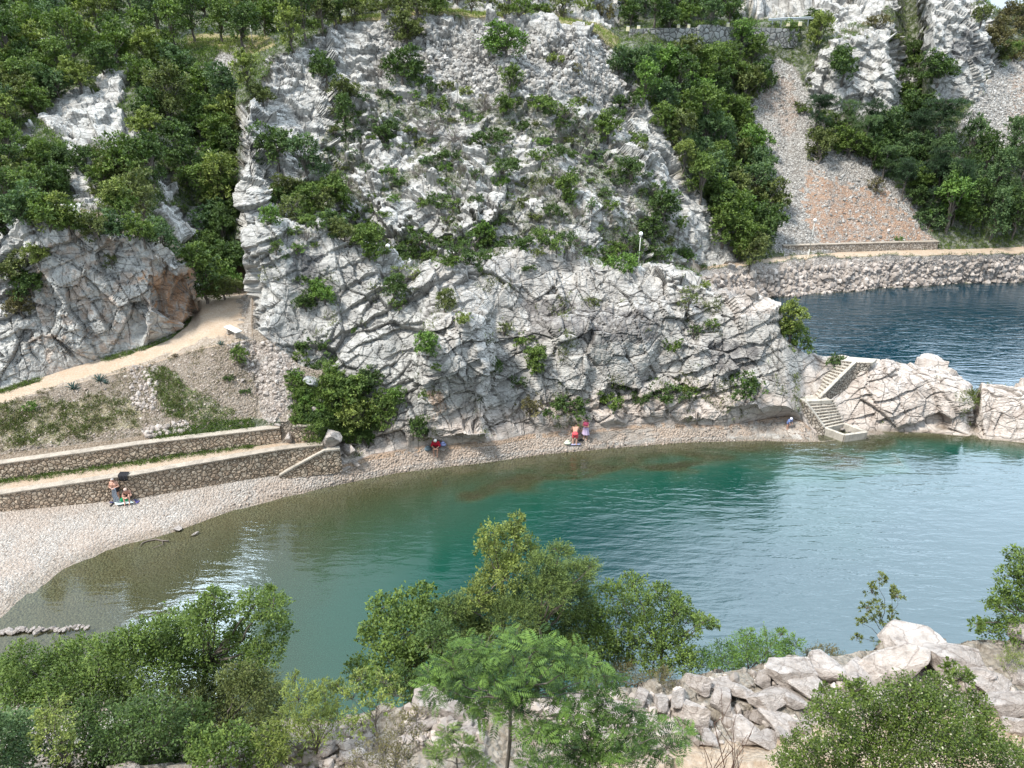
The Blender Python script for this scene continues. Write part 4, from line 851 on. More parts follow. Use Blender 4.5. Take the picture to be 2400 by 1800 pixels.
HP = [
 (196, 378, 30, 'round', 'dark green', 'dark tree between the two pale outcrops on the left hillside'), (130, 372, 30, 'round', 'mid green', 'green tree left of the dark one below the big left outcrop'), (228, 372, 24, 'round', 'olive', 'olive bush at the lower right of the big left outcrop'), (40, 395, 28, 'round', 'olive', 'olive bush before the small outcrop at the left picture edge'), # hand placed: u, v, r, kind, tone, label
 (955, 72, 47, 'round', 'olive', 'large round olive bush at the top left of the grey rubble slope'),
 (1186, 96, 50, 'round', 'fresh green', 'broad bright green bush alone in the middle of the grey rubble slope'),
 (1298, 135, 26, 'shrub', 'yellow-green', 'yellow-green low bush right of the broad bright bush on the rubble'),
 (1350, 165, 18, 'loose', 'brownish', 'thin brownish shrub at the lower right of the yellow-green bush'),
 (945, 160, 48, 'round', 'dark green', 'dark green bushy tree under the round olive bush on the rubble slope'),
 (893, 165, 28, 'bare', 'brownish', 'leafless grey shrub left of the dark bushy tree on the mound'),
 (1003, 196, 32, 'shrub', 'dark green', 'dark shrub trailing down right of the bushy tree on the mound'),
 (1018, 238, 32, 'shrub', 'mid green', 'green shrub at the foot of the trailing shrub line'),
 (1056, 200, 26, 'shrub', 'olive', 'olive shrub at the right end of the trailing shrub line'),
 (1094, 212, 20, 'shrub', 'yellow-green', 'small yellow-green shrub at the lower edge of the rubble slope'),
 (1198, 196, 30, 'tall', 'mid green', 'upright green tree at the lower edge of the rubble slope'),
 (1136, 246, 34, 'bare', 'brownish', 'spiky leafless grey shrub in the middle of the mound'),
 (1180, 250, 28, 'round', 'mid green', 'green bush between the spiky bare shrub and the centre shrubs'),
 (1258, 236, 36, 'shrub', 'mid green', 'wide green shrub at the centre right of the mound'),
 (1322, 262, 40, 'loose', 'mid green', 'loose spreading shrub right of the wide green shrub'),
 (1368, 236, 22, 'shrub', 'olive', 'small olive shrub above the loose spreading shrub'),
 (1474, 236, 36, 'shrub', 'dark green', 'dark flat-topped shrub near the right rim of the mound'),
 (1440, 262, 26, 'shrub', 'dark green', 'dark shrub just below the flat-topped one on the mound'),
 (1424, 300, 40, 'round', 'mid green', 'big green bush on the right half of the mound'),
 (1486, 318, 30, 'shrub', 'mid green', 'green shrub at the right rim beside the big green bush'),
 (1222, 292, 26, 'shrub', 'dark green', 'compact dark shrub below the wide green shrub of the mound'),
 (902, 312, 34, 'round', 'dark green', 'dark bush on the pale rock left of the mound centre'),
 (1012, 296, 34, 'bare', 'dark green', 'dark twiggy thicket left of the mound centre'),
 (1064, 318, 30, 'bare', 'dark green', 'grey twiggy thicket below the spiky bare shrub'),
 (1148, 318, 42, 'shrub', 'dark green', 'wide dark shrub in the very middle of the mound'),
 (975, 330, 22, 'shrub', 'yellow-green', 'yellowish shrub beside the twiggy thicket'),
 (1052, 362, 30, 'shrub', 'dark green', 'dark shrub left below the mound centre'),
 (1176, 380, 40, 'shrub', 'dark green', 'dark spreading shrub below the mound centre'),
 (1262, 362, 26, 'shrub', 'mid green', 'green shrub between pale rock blocks right of centre'),
 (1310, 350, 26, 'shrub', 'dark green', 'dark shrub beside the pale rock blocks right of centre'),
 (1404, 362, 30, 'shrub', 'blue-green', 'blue-green shrub left of the long white rock rib'),
 (1478, 402, 36, 'round', 'dark green', 'round dark bush on the lower right of the mound'),
 (1324, 446, 34, 'round', 'mid green', 'green bush above the smooth white slab'),
 (1300, 492, 26, 'shrub', 'dark green', 'dark shrub left of the smooth white slab'),
 (1032, 468, 36, 'shrub', 'dark green', 'dark shrub on the lower left rocks of the mound'),
 (1168, 512, 26, 'shrub', 'dark green', 'dark low shrub above the lamp path'),
 (1132, 552, 26, 'tall', 'fresh green', 'bright small tree behind the headland crest'),
 (1552, 480, 44, 'round', 'dark green', 'large dark bush at the lower right of the mound'),
 (1530, 536, 38, 'round', 'dark green', 'dark bush right behind the second white lamp'),
 (1590, 520, 28, 'shrub', 'mid green', 'green shrub right of the large dark bush'),
 (1602, 372, 32, 'tall', 'yellow-green', 'yellow-green slender tree at the right rim of the mound'),
 (766, 164, 42, 'round', 'dark green', 'dark bush on the ridge above the grey rock spires'),
 (808, 214, 40, 'round', 'olive', 'olive bush right of the rock spires'),
 (812, 282, 36, 'tall', 'dark green', 'dark tall bush hanging down right of the rock spires'),
 (618, 228, 28, 'round', 'olive', 'olive bush on the left shoulder of the white spur'),
 (650, 350, 44, 'round', 'dark green', 'dark green tree in the cleft of the white spur'),
 (722, 384, 46, 'tall', 'blue-green', 'pale blue-green tree in the cleft right of the dark one'),
 (648, 448, 28, 'shrub', 'dark green', 'dark shrub at the bottom of the cleft'),
 (780, 450, 40, 'round', 'mid green', 'green bush right of the cleft above the headland'),
 (636, 508, 24, 'round', 'fresh green', 'bright green bush on top of the headland left end'),
 (690, 490, 30, 'loose', 'olive', 'olive loose shrub behind the headland left end'),
 (754, 524, 26, 'shrub', 'dark green', 'dark shrub just behind the headland crest'),
 (866, 578, 36, 'round', 'mid green', 'green bush left of the white globe lamp'),
 (842, 546, 28, 'round', 'mid green', 'green bush above the one left of the globe lamp'),
 (923, 672, 27, 'round', 'dark green', 'dark round bush on the cliff under the globe lamp'),
 (936, 640, 18, 'loose', 'yellow-green', 'yellow flowering shrub under the globe lamp'),
 (972, 642, 14, 'loose', 'yellow-green', 'small yellow shrub right of the flowering one'),
 (720, 655, 28, 'shrub', 'dark green', 'dark shrub in the cliff niche at the left headland'),
 (762, 686, 30, 'round', 'fresh green', 'bright rounded bush growing from the left headland cliff'),
 (716, 708, 24, 'round', 'dark green', 'dark bush left of the bright rounded bush on the cliff'),
 (936, 718, 22, 'loose', 'mid green', 'loose green tuft on the middle of the left cliff'),
 (1042, 708, 26, 'round', 'olive', 'olive bush on the cliff above the big buttress'),
 (1092, 742, 20, 'shrub', 'yellow-green', 'yellow-green shrub on top of the big buttress'),
 (830, 768, 11, 'shrub', 'fresh green', 'tiny bright tuft on the bare left cliff'),
 (1002, 806, 28, 'round', 'fresh green', 'bright bush left of the big buttress'),
 (1024, 858, 14, 'shrub', 'mid green', 'small tuft under the bright bush by the buttress'),
 (736, 802, 34, 'shrub', 'dark green', 'dark shrub at the top of the bushy gully'),
 (702, 832, 24, 'shrub', 'mid green', 'green shrub at the left edge of the bushy gully'),
 (758, 846, 28, 'shrub', 'dark green', 'dark shrub right above the grey boulder'),
 (790, 880, 32, 'round', 'mid green', 'green bush right of the grey boulder'),
 (812, 926, 46, 'round', 'mid green', 'largest green bush in the gully'),
 (852, 904, 34, 'round', 'dark green', 'dark bush right behind the largest gully bush'),
 (842, 984, 38, 'tall', 'yellow-green', 'yellow-green bush at the foot of the gully'),
 (898, 972, 36, 'tall', 'mid green', 'tall green bush at the right foot of the gully'),
 (926, 930, 24, 'tall', 'fresh green', 'narrow bright bush at the right edge of the gully'),
 (858, 1028, 24, 'round', 'dark green', 'lowest dark bush of the gully just above the beach'),
 (700, 918, 20, 'shrub', 'mid green', 'low greenery left of the grey boulder'),
 (712, 950, 18, 'shrub', 'mid green', 'low greenery below the grey boulder'),
 (682, 885, 16, 'shrub', 'mid green', 'small creeping shrub left of the gully boulder'),
 (980, 1000, 24, 'round', 'dark green', 'dark bush above the person in red'),
 (996, 918, 16, 'shrub', 'mid green', 'small tuft left of the rusty seep'),
 (890, 880, 18, 'shrub', 'dark green', 'small dark tuft on the cliff above the gully'),
 (1055, 604, 26, 'shrub', 'mid green', 'green shrub on the headland crest'),
 (1112, 606, 34, 'shrub', 'dark green', 'wide dark shrub on the headland crest'),
 (1246, 626, 17, 'shrub', 'dark green', 'small dark shrub near the crest of the headland'),
 (1464, 612, 36, 'shrub', 'fresh green', 'bright spreading shrub on the right headland crest'),
 (1182, 772, 22, 'loose', 'olive', 'olive tuft at the right shoulder of the buttress'),
 (1224, 792, 24, 'shrub', 'mid green', 'green bush right of the buttress shoulder'),
 (1258, 846, 30, 'round', 'mid green', 'round green bush in the middle of the cliff'),
 (1158, 868, 22, 'round', 'dark green', 'dark bush beside the cleft in the cliff'),
 (1214, 900, 20, 'loose', 'dark green', 'dark loose tuft under the round cliff bush'),
 (1242, 956, 30, 'loose', 'brownish', 'brownish loose shrub low on the cliff'),
 (1322, 948, 38, 'shrub', 'dark green', 'broad dark shrub on the ledge behind the standing couple'),
 (1424, 932, 34, 'shrub', 'mid green', 'green shrub on the ledge right of the standing couple'),
 (1450, 900, 20, 'shrub', 'dark green', 'dark tuft above the ledge shrub'),
 (1505, 928, 24, 'shrub', 'dark green', 'dark shrub third along the ledge'),
 (1560, 918, 36, 'shrub', 'dark green', 'wide dark shrub fourth along the ledge'),
 (1393, 706, 14, 'shrub', 'olive', 'small olive tuft high on the smooth grey wall'),
 (1577, 806, 22, 'shrub', 'mid green', 'green tuft on the right part of the cliff'),
 (1620, 910, 26, 'shrub', 'mid green', 'green shrub at the right end of the ledge'),
 (1745, 898, 38, 'shrub', 'dark green', 'low dark shrub under the stained grey wall'),
 (1614, 706, 24, 'loose', 'olive', 'olive tuft near the right top of the headland'),
 (1654, 664, 14, 'shrub', 'yellow-green', 'tiny yellow-green tuft at the right crest'),
 (1672, 756, 16, 'shrub', 'mid green', 'small green tuft above the stained grey wall'),
 (1625, 782, 20, 'loose', 'dark green', 'dark tuft left of the stained grey wall'),
 (36, 636, 46, 'round', 'olive', 'big olive bush on the left rock bluff at the picture edge'),
 (78, 668, 38, 'round', 'dark green', 'dark green bush right of the big olive bush on the bluff'),
 (52, 718, 30, 'round', 'brownish', 'brownish bush low on the left rock bluff'),
 (92, 600, 26, 'round', 'yellow-green', 'yellow-green bush on top of the left rock bluff'),
 (264, 615, 18, 'loose', 'olive', 'faint olive tuft on the face of the left bluff'),
 (566, 838, 20, 'tall', 'mid green', 'small green sapling below the bench'),
 (540, 885, 12, 'shrub', 'dark green', 'small dark tuft below the sapling on the bank'),
 (580, 915, 12, 'shrub', 'dark green', 'tiny dark tuft right on the stony bank'),
 (72, 950, 16, 'shrub', 'fresh green', 'low green tuft under the left path'),
 (1872, 248, 20, 'shrub', 'olive', 'olive shrub alone in the scree chute'),
 (1886, 258, 14, 'shrub', 'mid green', 'small green shrub right of the olive one in the scree'),
 (1918, 356, 34, 'round', 'olive', 'olive bush with bare stems at the scree edge'),
 (1988, 340, 36, 'round', 'mid green', 'green bush right of the bare-stemmed one'),
 (1942, 282, 26, 'shrub', 'mid green', 'green shrub under the left foot of the outcrop'),
 (2052, 442, 20, 'loose', 'brownish', 'thin brown shrub alone on the orange scree'),
 (2108, 562, 10, 'shrub', 'fresh green', 'tiny green tuft just above the shore wall'),
 (1974, 158, 38, 'round', 'dark green', 'dark tree clinging to the pale outcrop'),
 (1906, 46, 18, 'round', 'dark green', 'dark bush at the right end of the guardrail'),
 (1918, 84, 32, 'round', 'yellow-green', 'yellow-green tree under the right end of the guardrail'),
 (1850, 80, 22, 'round', 'mid green', 'green bush below the guardrail'),
 (2196, 168, 38, 'round', 'dark green', 'dark tree in the gully between the two outcrops'),
 (2130, 205, 30, 'shrub', 'mid green', 'ivy-like bush on the right side of the pale outcrop'),
 (2140, 262, 36, 'round', 'dark green', 'dark tree below the ivy-like bush'),
 (2076, 305, 36, 'round', 'blue-green', 'blue-green tree at the foot of the pale outcrop'),
 (2060, 50, 24, 'shrub', 'brownish', 'brownish shrub on top of the pale outcrop'),
 (2100, 88, 22, 'shrub', 'olive', 'olive shrub between the tops of the outcrops'),
 (2216, 492, 48, 'tall', 'fresh green', 'bright green conifer at the right foot of the scree'),
 (2268, 500, 34, 'round', 'mid green', 'green bush right of the bright conifer'),
 (2158, 426, 28, 'round', 'mid green', 'green tree at the right edge of the scree'),
 (1846, 722, 32, 'round', 'yellow-green', 'yellow-green bush on the seaward edge of the headland'),
 (1852, 758, 28, 'round', 'mid green', 'green bush below the yellow-green one at the outer bay'),
 (1868, 790, 28, 'shrub', 'mid green', 'green shrub just above the outer bay'),
 (1896, 812, 18, 'shrub', 'dark green', 'dark shrub left of the stair top'),
 (1954, 840, 20, 'shrub', 'dark green', 'dark shrub right behind the stair top'),
 (502, 652, 38, 'round', 'mid green', 'rounded green bush at the end of the pass'),
 (548, 620, 34, 'tall', 'dark green', 'dark tree beside the headland at the pass'),
 (1640, 430, 44, 'tall', 'mid green', 'green tall tree at the lower left of the gully wood'),
 (1700, 470, 48, 'round', 'mid green', 'big green tree low in the gully wood'),
 (1790, 545, 46, 'round', 'dark green', 'dark tree at the lowest end of the gully wood'),
 (1745, 570, 40, 'round', 'mid green', 'green bush at the foot of the gully by the path'),
]
for u, v, r_, k, t, lb in HP:
    bs_ = PY(u, max(v+r_*.9, 796), 49.6) if 1840 < u < 1872 and 700 < v < 800 else None
    plant('tall' if bs_ is not None and v < 730 else k, u, v, r_, t, lb, base=bs_, big=1.02 if (v < 560 and 700 < u < 1700) else 1.22)
wood([(686, 870), (740, 930), (800, 975), (828, 1030), (770, 1000), (690, 985), (680, 920)], 22, ['shrub'], ['mid green', 'dark green', 'fresh green'], 'in gully above wall', 'creeping shrubs of the gully', tier=34, seed=41, maxn=16, avoid=False)
# the big layered pine right of the scree
plant('pine', 2195, 275, 62, 'mid green', 'big flat-topped pine with spreading limbs right of the scree', sz=.62)
# small shrubs between the blocks of the mound
MV = np.zeros((300, 400), bool); _g = (green > .4) & (T > 13.4) & (T < 18) & (uu > 600) & (uu < 1760)
MV[np.clip((pv[_g]/6).astype(int), 0, 299), np.clip((pu[_g]/6).astype(int), 0, 399)] = True
rd = random.Random(44); got = [(h[0], h[1]) for h in HP]; new = []
for _ in range(6000):
    if len(new) >= 140: break
    u, v = rd.uniform(620, 1640), rd.uniform(215, 600)
    if not MV[int(v/6), int(u/6)]: continue
    if any((u-a)**2+(v-b)**2 < 27**2 for a, b in got): continue
    got.append((u, v)); new.append((v, u))
new.sort(); rows = {}
for v, u in new: rows.setdefault(int((v-215)//26), []).append((u, v))
for j, ti in enumerate(sorted(rows)):
    for i, (u, v) in enumerate(sorted(rows[ti])):
        k = rd.choice(['shrub', 'shrub', 'loose', 'shrub', 'bare']); t = rd.choice(['dark green', 'mid green', 'olive', 'mid green', 'fresh green', 'blue-green'])
        plant(k, u, v, rd.uniform(13, 24), t, f"small {t} {KN[k][1]} among mound rocks, row {ORD[j]} down, {ORD[i]} from left", 'small shrubs among the rocks of the mound')
print('plants', len(PLANTS), round(time.time()-T0, 1))
# ------------------------------------------------------------------ foreground trees, lobe by lobe
def pinnate(lv, p, d, L_, tint, nleaf=8):
    """compound leaves: p base, d direction (m,3), paired leaflets along an arching stalk"""
    m = len(p); d = unit(d); s = unit(np.cross(d, np.array([0, 0, 1.])+RNG.normal(size=(m, 3))*.15)); up = np.cross(s, d)
    for i in range(nleaf):
        f = (i+1)/nleaf; q = p+d*L_[:, None]*f-np.array([0, 0, 1.])*(L_[:, None]*.35*f*f)
        w_ = math.sin(math.pi*(.18+.75*f))
        for sg in (-1, 1):
            dd = d*.45+s*sg*.9-np.array([0, 0, .35]); ln = L_*.34*w_
            V, Fq = leaf_quads(q, dd, up+RNG.normal(size=(m, 3))*.25, ln, ln*.30); lv.add(V, Fq, np.clip(tint+RNG.normal(size=m)*.07, 0, 1))
def fg(name, label, cat, lobes, y, tone, leaf='leaf', ll=.095, dens=3.0, dy=.9, base=None, trunk=.07, group=None, wr=.55, up=.35, bark=None, twigs=2, fill=.3):
    global RNG
    RNG = np.random.default_rng(abs(hash(label)) % 99991 if False else sum(ord(c)*(i+1) for i, c in enumerate(label)) % 99991)
    lv = LV(); segs = []; cs = []
    for (u, v, r_) in lobes:
        yy = y+RNG.uniform(-dy, dy); c = np.array(PY(u, v, yy)); dep = yy*cP+(CAM_H-c[2])*sP; cs.append((c, r_*dep/F))
    C_ = np.array([c for c, _ in cs]); mu = C_.mean(0)
    bx, by = (mu[0], mu[1]) if base is None else (PY(base, 1700, y).x, y)
    bz = groundn(bx, by); B = np.array([bx, by, bz-.15]); H = C_[:, 2].min()
    fork = np.array([bx*.5+mu[0]*.5, by, max(bz+.25, min(H+.15*(mu[2]-H), mu[2]))])
    segs += limb(B, fork, trunk, trunk*.75, 4, .06)
    for c, r in cs:
        mid = fork*.5+c*.5+RNG.normal(size=3)*.1*r
        segs += limb(fork, mid, trunk*.5, trunk*.28, 3, .1); segs += limb(mid, c, trunk*.28, trunk*.1, 3, .1)
        for _ in range(twigs*3):
            t = c+unit(RNG.normal(size=3)+np.array([0, 0, .5]))*r*RNG.uniform(.6, 1.0); segs += limb(c, t, trunk*.1, .004, 2, .15)
        if leaf == 'pinnate':
            n = int(dens*15*r*r/(ll*ll)/10)+8; d = rdir(n); d[:, 2] = d[:, 2]*.75+.1; az = RNG.uniform(0, 6.28, n)
            hd_ = np.stack([np.cos(az), np.sin(az), RNG.uniform(-.15, .45, n)], 1)
            pinnate(lv, c+d*r*RNG.uniform(.2, 1.0, n)[:, None], hd_+d*.5, ll*3.4*RNG.uniform(.6, 1.15, n), np.clip(.42+d[:, 2]*.3+RNG.normal(size=n)*.25, 0, 1))
        elif leaf == 'juniper':
            n = int(dens*26*r*r/(.05))+10; d = rdir(n); d[:, 2] = np.abs(d[:, 2])*.9-.25
            p0 = c+d*r*RNG.uniform(.3, 1.0, n)[:, None]; ax = unit(d+np.array([.45, 0, .55])+rdir(n)*.35); th = np.clip(.5+RNG.normal(size=n)*.25, 0, 1)
            for k in range(7):
                q = p0+ax*(.035*k)+RNG.normal(size=(n, 3))*.008
                V, Fq = leaf_quads(q, ax+rdir(n)*.9, rdir(n), .075*RNG.uniform(.7, 1.2, n), .022); lv.add(V, Fq, np.clip(th+.07*(k-3), 0, 1))
        else:
            n = int(dens*3.14*r*r/(ll*ll*wr*.55))+20
            lobe_leaves(lv, c, (r, r, r*.9), min(n, 9000), ll, ll*wr, fill=fill, up=up)
            # a few sprigs sticking out so the outline is uneven
            for _ in range(5):
                d = unit(RNG.normal(size=3)+np.array([0, 0, .9])); q0 = c+d*r*.8; q1 = c+d*r*RNG.uniform(1.15, 1.55); segs += limb(c, q1, .008, .003, 2, .1)
                m = 16; p = q0+(q1-q0)*RNG.random(m)[:, None]; V, Fq = leaf_quads(p, d*.5+rdir(m)*.8, rdir(m)+np.array([0, 0, .6]), ll*RNG.uniform(.7, 1.1, m), ll*wr); lv.add(V, Fq, np.clip(.7+RNG.normal(size=m)*.15, 0, 1))
    root = empty(name, tuple(B)); V, Fq = tri_tubes(segs)
    V = V-B; me = mesh(name+'_branches', V, Fq, bark or M_BARK, True); link('branches', me, root)
    lv.V = [v-B for v in lv.V]; link('crown', lv.mesh(name+'_crown', TONE[tone] if isinstance(tone, str) else tone), root)
    return tag(root, label, cat, group)
M_JUN = leafmat('foliage_juniper', (0.035, 0.060, 0.020), (0.179, 0.249, 0.080))
M_FEA = leafmat('foliage_feathery', (0.020, 0.051, 0.012), (0.127, 0.221, 0.047))
fg('broadleaf_tree', 'tall foreground tree on the left with a bare forked limb leaning over the water', 'tree',
   [(500, 1425, 40), (478, 1465, 52), (592, 1425, 40), (640, 1428, 38), (648, 1480, 36), (568, 1490, 38), (425, 1485, 60), (440, 1545, 78), (535, 1560, 70), (612, 1545, 44), (372, 1560, 70), (352, 1500, 52), (300, 1515, 44), (628, 1395, 22), (500, 1398, 22)], 17, 'mid green', base=470, trunk=.11, dens=3.4)
fg('broadleaf_tree', 'rounded grey-green tree in front of the leaning limb tree at lower left', 'tree',
   [(604, 1620, 52), (636, 1650, 42), (560, 1655, 70), (482, 1675, 70), (624, 1700, 44), (520, 1720, 60), (560, 1598, 46), (430, 1640, 50)], 15.6, 'olive', base=500, trunk=.10, ll=.08)
fg('broadleaf_tree', 'dark rounded tree at the left edge behind a loose yellowish one', 'tree',
   [(52, 1550, 42), (28, 1605, 54), (92, 1595, 54), (140, 1555, 50), (190, 1540, 48), (244, 1532, 44), (160, 1620, 70), (232, 1598, 62), (284, 1575, 55), (110, 1660, 50), (300, 1640, 50), (40, 1650, 50), (-20, 1590, 50)], 16.6, 'mid green', base=250, trunk=.12)
fg('young_tree', 'loose yellowish-green young tree standing at lower left before the dark tree', 'tree',
   [(120, 1668, 34), (140, 1700, 36), (110, 1730, 38), (150, 1745, 36), (170, 1780, 36), (96, 1690, 22)], 13.8, 'yellow-green', dens=1.5, trunk=.05, ll=.085)
fg('bush', 'dark bush filling the bottom left corner', 'bush',
   [(30, 1740, 66), (80, 1785, 60), (-10, 1790, 60), (-30, 1720, 50), (60, 1700, 40)], 13.6, 'blue-green', trunk=.06)
fg('bush', 'dense dark green bush at bottom left with white flower heads', 'bush',
   [(220, 1690, 55), (210, 1740, 55), (300, 1720, 68), (262, 1785, 66), (362, 1700, 66), (420, 1755, 74), (345, 1790, 70), (450, 1695, 50)], 14.0, 'dark green', trunk=.07)
fg('bush', 'low bush right of the white-flowering one above the pale boulder', 'bush',
   [(545, 1742, 46), (602, 1762, 42), (500, 1775, 44), (640, 1745, 36), (470, 1745, 40)], 13.2, 'mid green', trunk=.05)
fg('willow_bush', 'feathery light green bush left of the centre at the waterside', 'bush',
   [(700, 1642, 40), (690, 1700, 52), (762, 1645, 34), (742, 1690, 50), (806, 1625, 26), (655, 1765, 44), (722, 1755, 44), (795, 1690, 36), (640, 1730, 36), (690, 1600, 18), (770, 1605, 15), (745, 1620, 20)], 13.6, 'yellow-green', ll=.12, wr=.22, dens=1.5, trunk=.04)
fg('maple_tree', 'dense round-leaved tree left of the tall centre shrub by the turquoise water', 'tree',
   [(898, 1425, 34), (950, 1428, 44), (992, 1402, 34), (862, 1500, 26), (900, 1485, 52), (962, 1480, 62), (1015, 1465, 52), (922, 1560, 62), (980, 1562, 62), (850, 1572, 34), (1030, 1530, 60), (1000, 1612, 44), (880, 1610, 34), (1060, 1590, 44)], 17.4, 'mid green', base=985, trunk=.1, ll=.11, wr=.7)
fg('tall_shrub', 'tall pale-topped leafy shrub rising highest at the centre', 'tree',
   [(1212, 1228, 22), (1152, 1256, 30), (1198, 1262, 36), (1232, 1292, 34), (1142, 1292, 28), (1172, 1322, 38), (1206, 1342, 42), (1150, 1366, 40), (1120, 1405, 34)], 17.6, 'yellow-green', base=1180, trunk=.07, ll=.10, wr=.45, dens=3.4)
fg('juniper', 'large dark juniper leaning right behind the fine-leaved sapling', 'tree',
   [(1312, 1298, 26), (1272, 1332, 42), (1350, 1348, 44), (1292, 1382, 54), (1236, 1402, 60), (1342, 1408, 54), (1382, 1330, 18), (1200, 1452, 62), (1292, 1462, 62), (1366, 1466, 44), (1132, 1436, 54), (1120, 1500, 54), (1082, 1470, 50), (1066, 1424, 34), (1250, 1520, 56), (1330, 1520, 50)], 17.0, M_JUN, 'juniper', base=1260, trunk=.1, dens=3.2)
fg('broadleaf_tree', 'open-crowned tree right of the juniper with water showing through', 'tree',
   [(1482, 1372, 28), (1432, 1402, 36), (1490, 1422, 42), (1550, 1408, 36), (1578, 1436, 34), (1606, 1462, 40), (1592, 1412, 24), (1646, 1462, 22), (1520, 1482, 50), (1580, 1520, 48), (1442, 1470, 40), (1420, 1520, 30), (1604, 1560, 36), (1530, 1555, 38), (1668, 1466, 14)], 17.2, 'mid green', base=1545, trunk=.07, ll=.10, wr=.45, dens=2.6)
fg('broadleaf_tree', 'low leafy tree filling the gap between the juniper and the open-crowned tree', 'tree',
   [(1390, 1450, 40), (1400, 1510, 46), (1370, 1560, 46), (1440, 1560, 44), (1330, 1590, 40), (1480, 1520, 36)], 16.6, 'mid green', trunk=.05, dens=2.8)
fg('broadleaf_tree', 'leafy undergrowth tree behind the feathery tree at centre', 'tree',
   [(1020, 1500, 44), (1090, 1550, 50), (1130, 1600, 54), (1200, 1570, 54), (1270, 1590, 50), (1060, 1610, 40), (1040, 1440, 36), (940, 1600, 40)], 16.0, 'dark green', trunk=.05, dens=2.6)
fg('brush', 'brownish tangled brush at the foot of the open-crowned tree', 'bush',
   [(1462, 1590, 42), (1522, 1602, 34), (1416, 1602, 30), (1560, 1590, 26)], 15.9, 'brownish', ll=.06, wr=.3, dens=1.2, trunk=.04, twigs=6)
fg('bush', 'bright green spiky bush along the shore right of the centre trees', 'bush',
   [(1645, 1560, 34), (1692, 1548, 40), (1742, 1522, 36), (1800, 1522, 40), (1858, 1515, 26), (1762, 1556, 42), (1712, 1578, 36), (1830, 1548, 34), (1750, 1492, 18), (1830, 1490, 14)], 17.8, 'fresh green', ll=.09, wr=.3, trunk=.04, dens=2)
fg('bush', 'small brownish bush left of the thin sapling', 'bush', [(1930, 1532, 26), (1965, 1545, 22), (1900, 1540, 18)], 18.2, 'brownish', ll=.06, wr=.4, trunk=.03, dens=1.6)
fg('sapling', 'thin airy sapling standing alone against the blue water', 'tree',
   [(2062, 1358, 13), (2042, 1388, 15), (2092, 1390, 13), (2052, 1424, 18), (2104, 1402, 12), (2062, 1462, 20), (2020, 1462, 12), (2008, 1496, 10), (2072, 1506, 22), (2098, 1468, 14), (2058, 1540, 20), (2030, 1425, 12), (2090, 1435, 12)], 18.0, 'olive', ll=.11, wr=.4, dens=1.1, dy=.35, base=2066, trunk=.035, fill=.1)
fg('broadleaf_tree', 'dark tree entering from the right edge over the water', 'tree',
   [(2392, 1312, 30), (2372, 1352, 32), (2404, 1385, 44), (2350, 1400, 24), (2335, 1425, 24), (2392, 1432, 42), (2420, 1470, 40), (2290, 1466, 17), (2322, 1482, 28), (2372, 1482, 34), (2440, 1340, 50)], 17.5, 'mid green', base=2420, trunk=.1, ll=.09)
fg('bush', 'small yellowish tuft among the boulders at the right edge', 'bush', [(2372, 1545, 26), (2350, 1565, 18), (2388, 1520, 14)], 16.4, 'yellow-green', ll=.05, wr=.3, dens=1.6, trunk=.02)
fg('pinnate_tree', 'young tree with fine feathery bright leaves at bottom centre', 'tree',
   [(1062, 1568, 52), (1004, 1580, 28), (1132, 1528, 54), (1202, 1505, 46), (1272, 1522, 54), (1332, 1542, 44), (1376, 1562, 34), (1425, 1590, 34), (1400, 1630, 36), (1080, 1520, 34), (1020, 1620, 34), (1160, 1592, 62), (1242, 1602, 62), (1322, 1616, 46), (1132, 1660, 52), (1205, 1672, 46), (1090, 1620, 44)], 9.2, M_FEA, 'pinnate', base=1190, trunk=.045, ll=.088, dens=2.0, dy=.5)
fg('pinnate_tree', 'lower feathery sapling right of the bottom centre one', 'tree',
   [(1302, 1722, 50), (1382, 1732, 58), (1452, 1722, 50), (1522, 1702, 38), (1352, 1782, 54), (1432, 1790, 54), (1502, 1768, 44), (1562, 1758, 34), (1262, 1782, 46), (1600, 1715, 30), (1260, 1710, 44), (1420, 1670, 36), (1340, 1680, 40), (1480, 1665, 30)], 9.0, M_FEA, 'pinnate', base=1350, trunk=.035, ll=.086, dens=1.9, dy=.5)
fg('pinnate_tree', 'small feathery sapling left of the bottom centre trunk', 'tree',
   [(1082, 1752, 34), (1022, 1772, 32), (1120, 1785, 30), (1050, 1720, 22)], 9.4, 'mid green', 'pinnate', trunk=.02, ll=.082, dens=2.0, dy=.3)
fg('thin_shrub', 'thin yellow-leaved shrub left of the pale rock pile', 'bush',
   [(848, 1592, 24), (902, 1602, 26), (932, 1632, 26), (882, 1660, 30), (852, 1700, 28), (826, 1640, 22)], 11.6, 'yellow-green', ll=.07, wr=.5, dens=1.1, trunk=.025, twigs=3, fill=.1)
fg('twiggy_shrub', 'brown twiggy half-bare shrub at the bottom left of the centre sapling', 'bush',
   [(942, 1722, 42), (902, 1762, 40), (860, 1782, 40), (975, 1690, 30), (930, 1790, 40)], 10.6, 'brownish', ll=.045, wr=.5, dens=.8, trunk=.03, twigs=8, bark=M_GREYTWIG, fill=.1)
M_BLOS = leafmat('foliage_white_blossom', (.034, .062, .012), (.125, .185, .034), spots=(.62, .60, .46))
